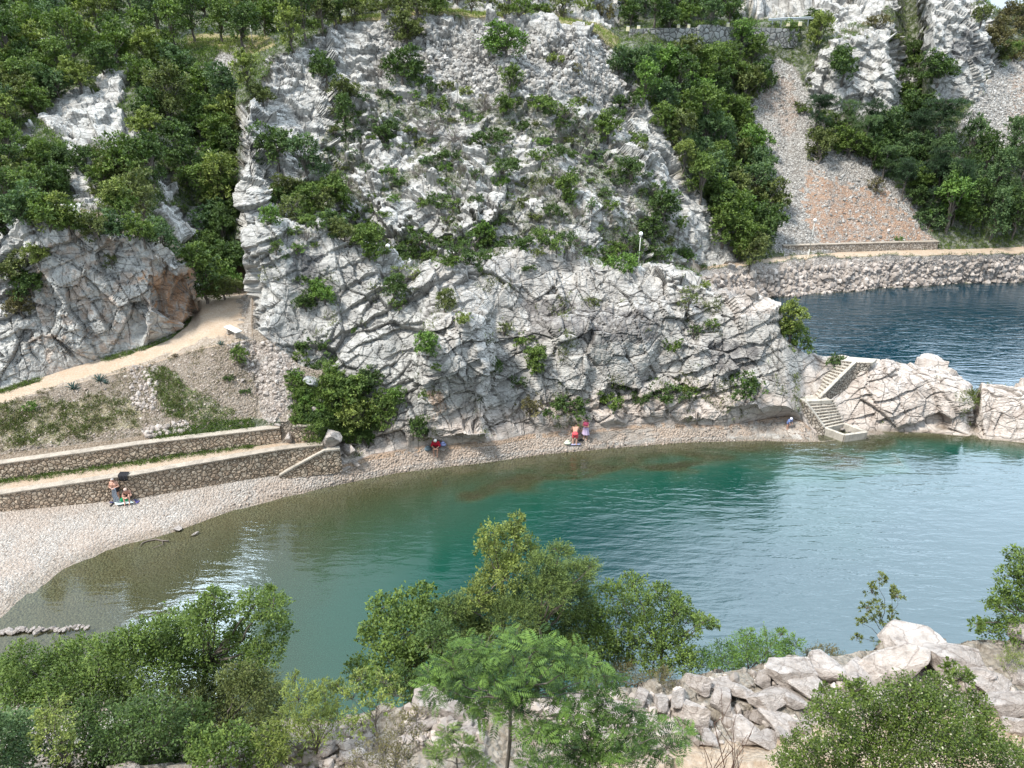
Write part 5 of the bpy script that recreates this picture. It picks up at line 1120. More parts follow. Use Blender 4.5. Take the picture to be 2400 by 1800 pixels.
fg('flowering_bush', 'wide fine-leaved bush with pale blossoms in the bottom right corner', 'bush',
   [(1880, 1762, 46), (1950, 1702, 62), (2040, 1682, 72), (2130, 1652, 62), (2200, 1622, 42), (2182, 1702, 80), (2062, 1772, 84), (1952, 1790, 60), (2200, 1782, 80), (2290, 1720, 56), (2282, 1662, 36), (2332, 1782, 60), (2000, 1625, 36), (2222, 1562, 16), (2252, 1592, 26), (1930, 1622, 18), (2386, 1792, 44), (1850, 1802, 40)], 9.0, M_BLOS, ll=.050, wr=.6, dens=3.0, dy=.5, trunk=.04, twigs=4)
# bare red-stemmed shrub
def dry_shrub():
    global RNG
    RNG = np.random.default_rng(5); B = np.array(PY(1690, 1830, 10.2)); B[2] = groundn(B[0], B[1])-.05; segs = []
    for u, v in ((1690, 1612), (1752, 1722), (1728, 1665), (1668, 1680), (1640, 1700), (1772, 1690), (1705, 1740), (1650, 1760), (1740, 1780), (1715, 1640)):
        t = np.array(PY(u, v, 10.2+RNG.uniform(-.3, .3))); segs += limb(B, t, .016, .004, 5, .1)
        for _ in range(5):
            q = B+(t-B)*RNG.uniform(.45, .95); segs += limb(q, q+unit(t-B+RNG.normal(size=3)*.6)*RNG.uniform(.12, .3), .006, .002, 2)
    V, Fq = tri_tubes(segs); root = link('dry_shrub', mesh('dry_shrub', V-B, Fq, simple('red_brown_stem', (.17, .10, .075), .8, .3, 9), True)); root.location = tuple(B)
    tag(root, 'leafless reddish-stemmed shrub before the gravel lane at the bottom', 'shrub')
dry_shrub()
# white flower heads on the dark bush
def heads():
    lv = MB(); rd = random.Random(2); k = 0
    wm = simple('cream_blossom', (.60, .60, .48), .8, .1, 30)
    for u, v in ((262, 1688), (278, 1690), (295, 1692), (250, 1705), (182, 1738)):
        mb_ = MB(); p = PY(u, v, 13.55)
        for _ in range(26):
            q = p+Vector((rd.gauss(0, .05), rd.gauss(0, .05), rd.gauss(0, .02))); mb_.ball(q, .016, 5, 4)
        s_ = MB(); s_.tube([p, p+Vector((.02, .25, -.5))], [.006, .008], 5); r_ = empty('flower_head', p)
        a = mb_.build('blossoms', wm, r_); a.location = -p; c = s_.build('stem', M_BARK, r_); c.location = -p
        tag(r_, f"cream flower head, {ORD[k]} from the top right on the dark corner bush", 'flower', 'flower heads on the dark bush'); k += 1
heads()
print('foreground', round(time.time()-T0, 1))
# ------------------------------------------------------------------ rocks
def rock_mat(name, pinkish=.5):
    b = NB(name); o = b.obj(); n = b.noise(2.2, 6, .65, o); f = b.noise(11, 5, .7, o); oi = b.n('ObjectInfo')
    c = b.ramp(n, (.28, (.30, .26, .235)), (.42, (.50, .435, .39)), (.58, (.68, .605, .555)), (.8, (.78, .715, .665)))
    c = b.mix(b.math('MULTIPLY', b.ramp(f, (.55, 0), (.72, 1)), .5), c, (.40, .26, .18))
    c = b.mix(b.math('MULTIPLY', b.ramp(f, (.25, 1), (.40, 0)), .5), c, (.20, .19, .175))
    vc = b.voro(1.3, 'DISTANCE_TO_EDGE', b.mix(.25, o, b.n('TexNoise').outputs['Color'])); c = b.mix(b.math('MULTIPLY', b.ramp(vc, (.0, 1), (.03, 0)), .55), c, (.16, .12, .10))
    c = b.mix(b.math('MULTIPLY', oi.outputs['Random'], .4), c, b.mix(1, c, (.66, .66, .68), 'MULTIPLY'))
    return b.done(c, .88, b.bump(b.math('ADD', b.math('MULTIPLY', n, 1.5), f), .9, .13))
M_ROCK = rock_mat('pale_boulder_stone')
_ico = {}
def ico(s):
    if s not in _ico:
        import bmesh
        bm = bmesh.new(); bmesh.ops.create_icosphere(bm, subdivisions=s, radius=1); bm.verts.ensure_lookup_table()
        _ico[s] = (np.array([v.co for v in bm.verts]), np.array([[v.index for v in f.verts] for f in bm.faces])); bm.free()
    return _ico[s]
def rock_shape(rs, sub=3, planes=15, rough=.035):
    V, Fq = ico(sub); V = V.copy()
    for _ in range(planes):                      # chop flat facets
        n = unit(rs.normal(size=3)); d = rs.uniform(.38, .80); h = V@n; k = h > d; V[k] -= np.outer((h[k]-d)*.93, n)
    V *= 1+(fbm(V*2.3+rs.uniform(0, 50), 3, 5)-.5)[:, None]*rough*6
    V *= rs.uniform(.75, 1.2, 3)*np.array([1.15, 1, .82]); return V, Fq
ROCKS = [mesh('boulder', *rock_shape(np.random.default_rng(300+i), 4), M_ROCK, False) for i in range(12)]
b = NB('grey_boulder_stone'); n_ = b.noise(3, 6, .65, b.obj()); M_GREYROCK = b.done(b.ramp(n_, (.3, (.15, .15, .15)), (.5, (.32, .32, .315)), (.7, (.48, .48, .47))), .9, b.bump(n_, .8, .08))
def boulder(u, v, r, label=None, group=None, gr=None, name='boulder', sx=1, sz=1, sink=.25, mat=None):
    p = (gr or hitn)(u, v+r*.55)
    if p is None: return None
    dep = p.y*cP+(CAM_H-p.z)*sP; s = r*dep/F
    o = link(name, prand.choice(ROCKS)); o.location = (p.x, p.y+s*.3, p.z+s*sz*(.62-sink)); o.scale = (s*sx*1.05, s*.95, s*sz)
    o.rotation_euler = (prand.uniform(-.4, .4), prand.uniform(-.3, .3), prand.uniform(0, 6.28) if sx == 1 else prand.uniform(-.3, .3))
    if mat: o.material_slots[0].link = 'OBJECT'; o.material_slots[0].material = mat
    return tag(o, label, 'boulder', group)
BO = [(2150, 1512, 80, 'huge pale boulder crowning the pile under the right tree'), (2080, 1560, 75, 'pale boulder left below the huge one'), (2230, 1545, 70, 'pale boulder right below the huge one'),
      (2020, 1580, 55, 'pale boulder with a flat top second from the thin sapling'), (1930, 1560, 62, 'wide low boulder with a rusty right end'), (1850, 1575, 60, 'long pale boulder over a dark gap'), (1900, 1600, 42, 'grey boulder under the rusty-ended one'),
      (1790, 1590, 34, 'pale boulder right of the bright spiky bush'), (2000, 1600, 34, 'dark grey boulder between two pale ones'), (1640, 1600, 48, 'rounded boulder at the left end of the big pile'), (1700, 1600, 34, 'orange-stained boulder beside the rounded one'),
      (1740, 1618, 44, 'flat pale boulder in the middle of the pile'), (1690, 1640, 44, 'boulder right behind the red-stemmed shrub'), (1800, 1640, 50, 'broad pale boulder in the second row'), (1860, 1640, 40, 'pale boulder with a shaded left side'),
      (1630, 1670, 62, 'large smooth boulder at the left of the lane'), (1745, 1672, 26, 'small orange boulder in the middle'), (1790, 1675, 40, 'rounded boulder above the lane'), (1840, 1690, 44, 'egg-shaped boulder above the lane'), (1745, 1715, 52, 'big front boulder at the lane edge'),
      (1800, 1725, 34, 'pale block right of the big front boulder'), (1835, 1722, 22, 'small dark block at the lane edge'), (1880, 1700, 34, 'pale boulder at the left of the blossoming bush'), (1660, 1730, 30, 'low boulder left of the big front one'), (1590, 1640, 34, 'pale boulder below the brownish brush'),
      (1550, 1650, 28, 'grey boulder left below the brush'), (2290, 1580, 52, 'grey-veined boulder at the right'), (2340, 1600, 46, 'pale boulder right of the grey-veined one'), (2385, 1480, 36, 'boulder under the right edge tree'), (2390, 1580, 40, 'boulder at the right picture edge'),
      (2360, 1650, 50, 'large pale block right of the blossoming bush'), (2395, 1700, 44, 'pale block at the lower right edge'), (2300, 1640, 34, 'boulder peeping out right of the bush top'),
      (1010, 1650, 54, 'large pinkish boulder right of the thin yellow shrub'), (1060, 1665, 40, 'pinkish boulder behind the feathery tree'), (1085, 1690, 24, 'grey block in the rock pile left of the trunk'), (1050, 1700, 36, 'white-grey boulder left of the trunk'), (1100, 1715, 22, 'small grey block by the trunk'),
      (985, 1695, 30, 'small boulder below the pinkish one'), (1370, 1640, 30, 'pink block seen through the feathery leaves'), (1440, 1650, 34, 'grey rubble block right of the feathery tree'), (1500, 1640, 28, 'pink boulder under the brush'), (1300, 1660, 26, 'pale block behind the feathery crown'),
      (850, 1740, 28, 'pale stone at the bottom behind the twiggy shrub'), (770, 1735, 40, 'elongated pale boulder right of the low bush'), (720, 1775, 36, 'pale boulder at the bottom left of the long one'), (810, 1770, 30, 'cracked pale stone at the bottom'), (500, 1785, 44, 'pale boulder under the low bush at the bottom'), (300, 1805, 34, 'half-hidden boulder at the bottom edge'), (620, 1795, 26, 'small orange-white boulder at the bottom edge'), (680, 1800, 22, 'small white stone at the bottom edge'), (2060, 1640, 30, 'pale stone showing above the blossoming bush')]
for u, v, r_, lb in BO: boulder(u, v, r_, lb, 'boulders of the foreground pile', sx=1.08, sz=.72, sink=.12)
# loose rubble of many small stones as one mass
def rubble(name, polys, n, rng, gr, size, mat, seed=0, kind='stuff', px=True, sub=1):
    rs = np.random.default_rng(seed); V0, F0 = ico(sub); Vs = []; Fs = []; k = 0; tries = 0
    shapes = []
    for i in range(8):
        V = V0.copy()
        for _ in range(5):
            nn = unit(rs.normal(size=3)); d = rs.uniform(.4, .8); h = V@nn; q = h > d; V[q] -= np.outer((h[q]-d)*.95, nn)
        shapes.append(V)
    while k < n and tries < n*6:
        tries += 1; poly = polys[rs.integers(len(polys))]; us_ = [p[0] for p in poly]; vs_ = [p[1] for p in poly]
        u, v = rs.uniform(min(us_), max(us_)), rs.uniform(min(vs_), max(vs_))
        if not inpoly(np.array([u]), np.array([v]), poly)[0]: continue
        p = gr(u, v)
        if p is None: continue
        s = size[0]*(size[1]/size[0])**(rs.random()**2.2)
        A = np.array(Matrix.Rotation(rs.uniform(0, 6.28), 3, Vector(unit(rs.normal(size=3)).tolist())))
        Vs.append((shapes[rs.integers(8)]*rs.uniform(.6, 1.2, 3)*s)@A.T+np.array([p.x, p.y, p.z+s*.15])); Fs.append(F0+k*len(V0)); k += 1
    return tag(link(name, mesh(name, np.concatenate(Vs), np.concatenate(Fs), mat, False)), kind=kind)
b = NB('rubble_stone'); g_ = b.n('NewGeometry'); rn = g_.outputs['Random Per Island']; f = b.noise(6, 4, .7)
M_RUB = b.done(b.mix(b.math('MULTIPLY', f, .5), b.ramp(rn, (0, (.30, .27, .245)), (.35, (.50, .46, .42)), (.7, (.64, .58, .53)), (1, (.74, .69, .64))), (.36, .29, .24)), .9, b.bump(f, .5, .03))
b = NB('grey_rubble_stone'); g_ = b.n('NewGeometry'); rn = g_.outputs['Random Per Island']; f = b.noise(6, 4, .7)
M_RUBG = b.done(b.mix(b.math('MULTIPLY', f, .4), b.ramp(rn, (0, (.18, .172, .16)), (.4, (.34, .325, .305)), (.8, (.48, .465, .44)), (1, (.62, .605, .58))), (.30, .27, .24)), .9, b.bump(f, .5, .03))
b = NB('orange_rubble_stone'); g_ = b.n('NewGeometry'); rn = g_.outputs['Random Per Island']; f = b.noise(6, 4, .7)
M_RUBO = b.done(b.mix(b.math('MULTIPLY', f, .5), b.ramp(rn, (0, (.26, .13, .07)), (.4, (.46, .28, .18)), (1, (.64, .50, .40))), (.34, .22, .15)), .9)
b = NB('beach_stone'); g_ = b.n('NewGeometry'); rn = g_.outputs['Random Per Island']; f = b.noise(6, 4, .7)
M_RUBB = b.done(b.mix(b.math('MULTIPLY', f, .5), b.ramp(rn, (0, (.26, .215, .18)), (.5, (.44, .37, .32)), (.9, (.56, .49, .43)), (1, (.70, .64, .58))), (.36, .27, .21)), .9)
b = NB('shore_stone'); g_ = b.n('NewGeometry'); rn = g_.outputs['Random Per Island']; f = b.noise(6, 4, .7)
M_RUBS = b.done(b.mix(b.math('MULTIPLY', f, .5), b.ramp(rn, (0, (.20, .18, .165)), (.4, (.37, .33, .30)), (.8, (.52, .46, .42)), (1, (.64, .58, .53))), (.34, .27, .22)), .9)
rubble('boulder_rubble', [[(1560, 1600), (1800, 1570), (2150, 1560), (2650, 1560), (2650, 1720), (1800, 1745), (1600, 1740)], [(960, 1640), (1130, 1640), (1130, 1760), (940, 1740)], [(600, 1760), (860, 1700), (900, 1830), (560, 1830)], [(1250, 1640), (1600, 1620), (1600, 1740), (1250, 1740)]], 1500, None, hitn, (.05, .26), M_RUBS, 1)
rubble('shore_riprap', [[(1640, 652), (1830, 632), (2000, 617), (2400, 606), (2400, 662), (2040, 680), (1830, 698), (1730, 690)]], 2600, None, hitd, (.08, .5), M_RUBS, 2)
rubble('scree_stones', [[(1810, 180), (1860, 160), (1960, 330), (2060, 400), (2180, 570), (1840, 590), (1790, 420)], [(2270, 250), (2400, 130), (2400, 340), (2310, 330)]], 5200, None, hitd, (.05, .24), M_RUBG, 3)
rubble('orange_scree_stones', [[(1890, 410), (1960, 430), (2080, 460), (2185, 572), (1930, 578), (1890, 500)]], 350, None, hitd, (.05, .16), M_RUBO, 4)
rubble('summit_rubble', [[(890, 55), (1400, 80), (1460, 160), (1540, 250), (1440, 260), (1300, 210), (1160, 230), (1000, 195), (890, 150)]], 4200, None, hitd, (.08, .42), M_RUBG, 5)
rubble('bank_stones', [[(560, 800), (640, 800), (690, 850), (690, 990), (640, 1000), (590, 890)], [(300, 860), (380, 855), (360, 970), (310, 960)], [(330, 1005), (440, 985), (450, 1010), (340, 1025)]], 900, None, hitd, (.05, .26), M_RUBS, 6)
rubble('bank_gravel', [[(0, 970), (360, 860), (590, 800), (680, 990), (360, 1015), (0, 1062)]], 1700, None, hitd, (.03, .12), M_RUBB, 7)
rubble('beach_stones', [[(790, 1106), (960, 1065), (1400, 1020), (1880, 990), (1950, 1025), (1600, 1040), (1340, 1060), (1120, 1086), (940, 1108), (800, 1136), (640, 1172), (520, 1200), (540, 1150)]], 1500, None, hitd, (.02, .13), M_RUBB, 8)
rubble('beach_stones', [[(0, 1220), (400, 1170), (660, 1130), (560, 1190), (430, 1235), (200, 1300), (0, 1400)]], 1600, None, hitd, (.02, .06), M_RUBB, 9)
boulder(732, 895, 26, 'grey pyramid-shaped boulder among the gully bushes', gr=hitd, sink=.35, sz=1.1, mat=M_GREYROCK)
boulder(738, 962, 11, 'upright white stone above the wall end', gr=hitd, sz=1.6)
for i, (u, v, r_, lb) in enumerate([(590, 830, 8, 'white stone at the top of the rock fall'), (566, 890, 9, 'white stone in the middle of the rock fall'), (596, 870, 10, 'pale stone right of the middle one in the rock fall'), (334, 950, 10, 'flat pale stone on the bank by the path'), (245, 911, 6, 'white stone beside the big agave'),
                       (974, 1064, 8, 'white stone on the beach before the person in red'), (330, 1157, 9, 'stone at the wall foot right of the bathers'), (416, 1237, 15, 'flat rock awash at the waterline'), (452, 1252, 10, 'smaller flat rock awash beside the other'), (800, 1098, 16, 'pale rock at the stair wall end'), (830, 1080, 14, 'pale pink rock right of the stair wall end')]):
    boulder(u, v, r_, lb, gr=hitd, sz=.7)
# low row of stones running into the shallow water
rd = random.Random(12)
for i in range(34):
    u = 2+i*6.1; v = 1482-10*math.sin(i/33*1.7)-(i > 25)*2+rd.uniform(-4, 4)
    boulder(u, v, rd.uniform(6, 12)*(1-.35*i/33), f"pale stone of the low row reaching into the shallows, {'near end' if i < 12 else 'middle' if i < 24 else 'far end'}", 'stones of the low row '+('near' if i < 12 else 'middle' if i < 24 else 'far'), gr=lambda a, b_: PZ(a, b_, .02), sz=.8)
print('rocks', round(time.time()-T0, 1))
# ------------------------------------------------------------------ masonry
def stone_mat(name, tones, mortar, sc=2.9):
    b = NB(name); wn = b.n('TexNoise'); wn.inputs['Scale'].default_value = 2.5; b.l(b.pos(), wn.inputs['Vector'])
    ad = b.n('VectorMath', operation='MULTIPLY_ADD'); b.l(wn.outputs['Color'], ad.inputs[0]); ad.inputs[1].default_value = (.14, .14, .14); b.l(b.pos(), ad.inputs[2])
    e = b.n('TexVoronoi', feature='DISTANCE_TO_EDGE'); e.inputs['Scale'].default_value = sc; b.l(ad.outputs[0], e.inputs['Vector'])
    c = b.n('TexVoronoi'); c.inputs['Scale'].default_value = sc; b.l(ad.outputs[0], c.inputs['Vector']); s = b.sep(c.outputs['Color'])[0]; f = b.noise(9, 5, .7)
    col = b.ramp(s, (0, tones[0]), (.45, tones[1]), (1, tones[2])); col = b.mix(b.math('MULTIPLY', b.ramp(f, (.4, 0), (.7, 1)), .35), col, tones[3])
    j = b.ramp(e.outputs['Distance'], (.03, 1), (.085, 0)); col = b.mix(j, col, mortar)
    h = b.math('ADD', b.math('MULTIPLY', b.ramp(e.outputs['Distance'], (0, 0), (.16, 1)), 1.0), b.math('MULTIPLY', f, .25))
    return b.done(col, .9, b.bump(h, 1.0, .07))
M_WALL = stone_mat('beach_masonry', ((.38, .29, .215), (.52, .42, .32), (.62, .53, .425), (.42, .28, .18)), (.17, .13, .095), 3.7)
M_WALL2 = stone_mat('stair_masonry', ((.34, .29, .24), (.46, .40, .34), (.58, .53, .47), (.36, .29, .22)), (.13, .11, .09), 4.4)
M_WALL3 = stone_mat('road_masonry', ((.24, .24, .23), (.34, .335, .32), (.43, .425, .41), (.25, .24, .22)), (.11, .105, .10), 1.5)
def dirty(name, c):
    b = NB(name); n = b.noise(1.6, 6, .7); f = b.noise(14, 5, .7); v_ = b.noise(4, 4, .7, b.scale(b.pos(), (1, 1, .2)))
    col = b.ramp(n, (.3, tuple(x*.62 for x in c)), (.5, c), (.72, tuple(x*1.22 for x in c))); col = b.mix(b.math('MULTIPLY', b.ramp(f, (.35, 1), (.5, 0)), .45), col, tuple(x*.5 for x in c)); col = b.mix(b.math('MULTIPLY', b.ramp(v_, (.52, 0), (.66, 1)), .45), col, (.17, .15, .12))
    return b.done(col, .92, b.bump(f, .6, .03))
M_CONC = dirty('old_concrete', (.40, .345, .285))
M_CONCP = dirty('pale_concrete', (.52, .475, .41))
def wall(name, label, pts, th, mat, cap=.06, capm=None, group=None, sc=2.9):
    """pts: (x, y, z0, z1) from left to right; the face looks towards the viewer, relief stones are modelled"""
    root = empty(name, (pts[0][0], pts[0][1], pts[0][2])); A = np.array(pts, float); B0 = A[0, :3]
    seg = np.concatenate([[0], np.cumsum(np.linalg.norm(np.diff(A[:, :2], axis=0), axis=1))]); L_ = seg[-1]
    n = max(2, int(L_/.07)); s = np.linspace(0, L_, n+1); Q = np.stack([np.interp(s, seg, A[:, k]) for k in range(4)], 1)
    t = np.gradient(Q[:, :2], axis=0); t /= np.linalg.norm(t, axis=1, keepdims=True); nr = np.stack([t[:, 1], -t[:, 0]], 1)
    m = 18; f = np.linspace(0, 1, m+1)
    G = np.zeros((n+1, m+3, 3)); Zf = Q[:, 2:3]+(Q[:, 3:4]-Q[:, 2:3])*f[None]
    G[:, :m+1, 0] = Q[:, 0:1]; G[:, :m+1, 1] = Q[:, 1:2]; G[:, :m+1, 2] = Zf
    pf = G[:, :m+1].reshape(-1, 3); _, r_, c_ = voro(pf*sc, 400); rl = (-np.clip(1-c_/.12, 0, 1)*.03+(r_-.5)*.035).reshape(n+1, m+1)
    G[:, :m+1, 0] += nr[:, 0:1]*rl; G[:, :m+1, 1] += nr[:, 1:2]*rl
    for k, z in ((m+1, 3), (m+2, 2)): G[:, k, 0] = Q[:, 0]-nr[:, 0]*th; G[:, k, 1] = Q[:, 1]-nr[:, 1]*th; G[:, k, 2] = Q[:, z]
    V = G.reshape(-1, 3)-B0; w_ = m+3; ix = np.arange((n+1)*w_).reshape(n+1, w_)
    Fq = [np.stack([ix[:-1, :-1], ix[1:, :-1], ix[1:, 1:], ix[:-1, 1:]], 2).reshape(-1, 4)]
    ends = [[ix[0, k+1], ix[0, k], ix[0, m+2], ix[0, m+1]] for k in (0,)]+[[ix[0, k+1], ix[0, k], ix[0, m+1], ix[0, m+1]] for k in range(0)]
    me = bpy.data.meshes.new('masonry'); fl = Fq[0].tolist()+[list(ix[0, ::-1]), list(ix[n, :])]
    me.from_pydata(V.tolist(), [], fl); me.validate(); me.materials.append(mat); link('masonry', me, root)
    if cap:
        cb = MB(); vs = []; step = max(1, n//60); ks = list(range(0, n, step))+[n]
        for k in ks:
            for d, z in ((.045, -.02), (.045, cap), (-th-.03, cap), (-th-.03, -.02)):
                vs.append((Q[k, 0]+nr[k, 0]*d-B0[0], Q[k, 1]+nr[k, 1]*d-B0[1], Q[k, 3]+z+.004-B0[2]+(rnd(np.array([k]), np.array([3]), np.array([0]))[0]-.5)*.012))
        fs = [tuple(range(3, -1, -1)), tuple(range(len(vs)-4, len(vs)))]
        for k in range(len(ks)-1):
            for j in range(4): a = k*4+j; c = k*4+(j+1) % 4; fs.append((a, c, c+4, a+4))
        cb.add(vs, fs); cb.build('coping', capm or M_CONC, root)
    return tag(root, label, 'wall', group)
def wl(u0, u1, fv, fz, ft, n=16, off=.12):
    r = []
    for u in np.linspace(u0, u1, n):
        uc = max(u, 0); a = PZ(uc, fv(uc), fz(uc) if callable(fz) else fz)
        x = XY(u, a.y, a.z).x; r.append((x, a.y-off, a.z-.35, ft(uc) if callable(ft) else ft))
    return r
wall('stone_wall', 'long low rubble-stone wall standing directly on the pebble beach', wl(-500, 765, W1f, W1fz, lambda u: W1t(u)-.02, 30), .4, M_WALL, sc=3.7)
def w2z(u): b = PZ(u, W2f(u), W1t(u)); return PY(u, W2t(u), b.y).z
wall('stone_wall', 'middle rubble-stone wall behind the terrace path', wl(-500, 662, W2f, W1t, w2z, 26, .1), .4, M_WALL, cap=.05, sc=3.7)
def w3(u0, u1, n):
    r = []
    for u in np.linspace(u0, u1, n):
        uc = max(u, 0); y = PZ(uc, W2f(uc), W1t(uc)).y+.95; z = PY(uc, W3t(uc), y).z; r.append((XY(u, y, z).x, y, z-1.0, z))
    return r
wall('stone_wall', 'short topmost rubble-stone wall under the earth bank at left', w3(-500, 354, 14), .4, M_WALL, cap=0, sc=3.7)
wall('stone_wall', 'short stone wall between two pale rocks at the end of the terrace', [(*PZ(692, 1040, 2.75)[:2], 2.5, PY(692, 1001, PZ(692, 1040, 2.75).y).z), (*PZ(748, 1040, 2.75)[:2], 2.5, PY(748, 998, PZ(748, 1040, 2.75).y).z)], .4, M_WALL, cap=.06)
# pale rock posts at both ends of that wall
boulder(678, 1018, 22, 'pale upright rock joining the two wall ends', gr=lambda u, v: PZ(678, 1036, 2.7), sz=1.25)
boulder(775, 1018, 34, 'big pale pink rock at the right end of the terrace walls', gr=lambda u, v: PZ(780, 1045, 2.7), sz=1.1)
boulder(812, 1052, 24, 'pale rock below the big pink one at the stair end', gr=hitd, sz=1.0)
# beach ramp stair in front of the long wall
pa, pb, pc = PZ(655, 1117, .95), PZ(765, 1103, 1.05), PZ(802, 1097, 1.1)
za, zb = .98, PY(765, 1058, pb.y).z
rampw = [(pa.x, pa.y, .75, za), (pb.x, pb.y, .75, zb), (pc.x, pc.y, .8, zb-.02)]
rw = wall('stair_wall', 'stone wall with a sloping pale coping beside the beach stair', rampw, .32, M_WALL, cap=.09, capm=M_CONCP, sc=3.7)
def flight(root, L0, L1, R0, R1, n, body, tread):
    """stone risers with concrete treads between two rails of points (top first)"""
    bm_ = MB(); o = root.location
    for i in range(n):
        a, b_ = i/n, (i+1)/n; z = L0.z+(L1.z-L0.z)*b_ if L1.z > L0.z else L0.z+(L1.z-L0.z)*a
        p = [L0.lerp(L1, a), L0.lerp(L1, b_), R0.lerp(R1, b_), R0.lerp(R1, a)]
        v = [Vector((q.x, q.y, z-.05))-o for q in p]+[Vector((q.x, q.y, min(L0.z, L1.z)-.5+max(0, z-min(L0.z, L1.z)-1.2)))-o for q in p]
        bm_.add(v, [(0, 1, 2, 3), (7, 6, 5, 4), (0, 4, 5, 1), (1, 5, 6, 2), (2, 6, 7, 3), (3, 7, 4, 0)])
        c = sum((q for q in p), Vector())/4; t = MB(); v = []
        for zz in (z-.05, z):
            for q in p: d = (q-c)*1.06; v.append(Vector((c.x+d.x, c.y+d.y, zz))-o)
        t.add(v, [(3, 2, 1, 0), (4, 5, 6, 7), (0, 1, 5, 4), (1, 2, 6, 5), (2, 3, 7, 6), (3, 0, 4, 7)]); t.build('tread', tread, root)
    bm_.build('riser_body', body, root)
q0 = Vector((pa.x-.1, pa.y+.35, 1.0)); q1 = Vector((pb.x, pb.y+.35, W1t(750))); sv = Vector((0, .95, 0))
rs_ = empty('beach_stair', q0); tag(rs_, 'narrow stair hidden behind the sloping coping at the beach wall', 'stairs')
flight(rs_, q0, q1, q0+sv, q1+sv, 9, M_WALL2, M_CONCP)
# the cove stair
def P3(u, v, z): return PZ(u, v, z)
ZL, ZB, ZT = 2.3, .55, 4.6
st = empty('stone_stair', P3(1886, 939, ZL)); tag(st, 'stone stair in two flights climbing between the rocks at the cove point', 'stairs')
flight(st, P3(1886, 939, ZL), P3(1932, 1001, ZB), P3(1950, 936, ZL), P3(1976, 991, ZB), 9, M_WALL2, M_CONCP)
flight(st, P3(1898, 916, ZL), P3(1976, 844, ZT), P3(1919, 933, ZL), P3(2006, 847, ZT), 13, M_WALL2, M_CONCP)
def slab(root, pts, th, mat, name):
    b_ = MB(); o = root.location; n = len(pts); v = [p-o for p in pts]+[p-o-Vector((0, 0, th)) for p in pts]
    b_.add(v, [tuple(range(n)), tuple(range(2*n-1, n-1, -1))]+[(i, n+i, n+(i+1) % n, (i+1) % n) for i in range(n)]); return b_.build(name, mat, root)
slab(st, [P3(u, v, ZL+.01) for u, v in ((1850, 929), (1886, 941), (1950, 938), (1935, 930), (1919, 932), (1898, 915), (1862, 916))][::-1], .3, M_CONCP, 'landing')
slab(st, [P3(u, v, ZT+.01) for u, v in ((1988, 836), (1976, 844), (2006, 849), (2046, 850), (2056, 841))], .3, M_CONCP, 'platform')
def rail(root, pts, w_, h, mat, name):
    b_ = MB(); o = root.location; vs = []
    for i, p in enumerate(pts):
        t = (pts[min(i+1, len(pts)-1)]-pts[max(i-1, 0)]); t.z = 0; t.normalize(); s = Vector((t.y, -t.x, 0))*w_/2
        vs += [p-s-o, p+s-o, p+s+Vector((0, 0, h))-o, p-s+Vector((0, 0, h))-o]
    fs = [(0, 1, 2, 3), tuple(range(len(vs)-1, len(vs)-5, -1))]
    for i in range(len(pts)-1):
        for j in range(4): a = i*4+j; c = i*4+(j+1) % 4; fs.append((a, a+4, c+4, c))
    b_.add(vs, fs); return b_.build(name, mat, root)
rail(st, [P3(1919, 934, ZL), P3(1962, 891, (ZL+ZT)/2+.02), P3(2006, 848, ZT)], .24, .13, M_CONCP, 'coping')
rail(st, [P3(1849, 929, ZL), P3(1886, 941, ZL), P3(1910, 971, (ZL+ZB)/2+.02), P3(1932, 1003, ZB)], .24, .12, M_CONCP, 'coping')
def wp(u, v, z, z0): p = P3(u, v, z); return (p.x, p.y-.08, z0, z)
w_a = wall('stair_wall', 'stone side wall under the upper flight of the cove stair', [wp(1919, 935, ZL, 1.5), wp(1962, 892, (ZL+ZT)/2, 1.7), wp(2006, 849, ZT, 2.4), wp(2040, 850, ZT, 2.9)], .3, M_WALL2, cap=0, sc=4.4)
w_b = wall('stair_wall', 'stone side wall under the landing and lower flight of the cove stair', [wp(1849, 930, ZL, 1.2), wp(1886, 942, ZL, .4), wp(1932, 1004, ZB, -.3)], .3, M_WALL2, cap=0, sc=4.4)
bs = empty('concrete_basin', P3(1932, 1003, .5)); tag(bs, 'pale concrete basin frame at the water below the cove stair', 'basin')
cs_ = [P3(1932, 1003, .5), P3(1979, 1020, .5), P3(2031, 1013, .5), P3(1977, 993, .5)]
for i in range(4):
    a, c = cs_[i], cs_[(i+1) % 4]; rail(bs, [a-Vector((0, 0, .75)), c-Vector((0, 0, .75))], .22, .8+.003*i, M_CONCP, 'rim_wall')
for i, (u, v, r_) in enumerate(((1975, 1004, 8), (1992, 1008, 6), (1962, 1003, 6))): boulder(u, v, r_, ('largest', 'right', 'left')[i]+' stone lying inside the concrete basin', gr=lambda a, b_: P3(a, b_, .15), sz=.6)
bk_ = [P3(u, v, 3.28) for u, v in ((1834, 595), (1900, 593), (2000, 590), (2100, 587), (2197, 585))]
wall('stone_wall', 'low stone wall holding the orange scree back from the shore path', [(p.x, p.y+.1, 2.9, 4.15) for p in bk_], .4, M_WALL2, cap=.05, sc=3)
wy = LN([(1476, 98.8), (1640, 99.9), (1700, 101.8), (1760, 103.4), (1874, 104.2)])
rw_ = [(u, 100-(u-1480)*.004) for u in (1476, 1560, 1634, 1640, 1684, 1690, 1760, 1874)]; tv = [68, 66, 65, 58, 58, 63, 64, 68]
wall('retaining_wall', 'grey retaining wall of the road above the wooded gully', [(XY(u, wy(u), 25).x, wy(u), PY(u, 112, wy(u)).z, PY(u, v, wy(u)).z) for (u, _), v in zip(rw_, tv)], .5, M_WALL3, cap=0, sc=1.5)
print('walls', round(time.time()-T0, 1))
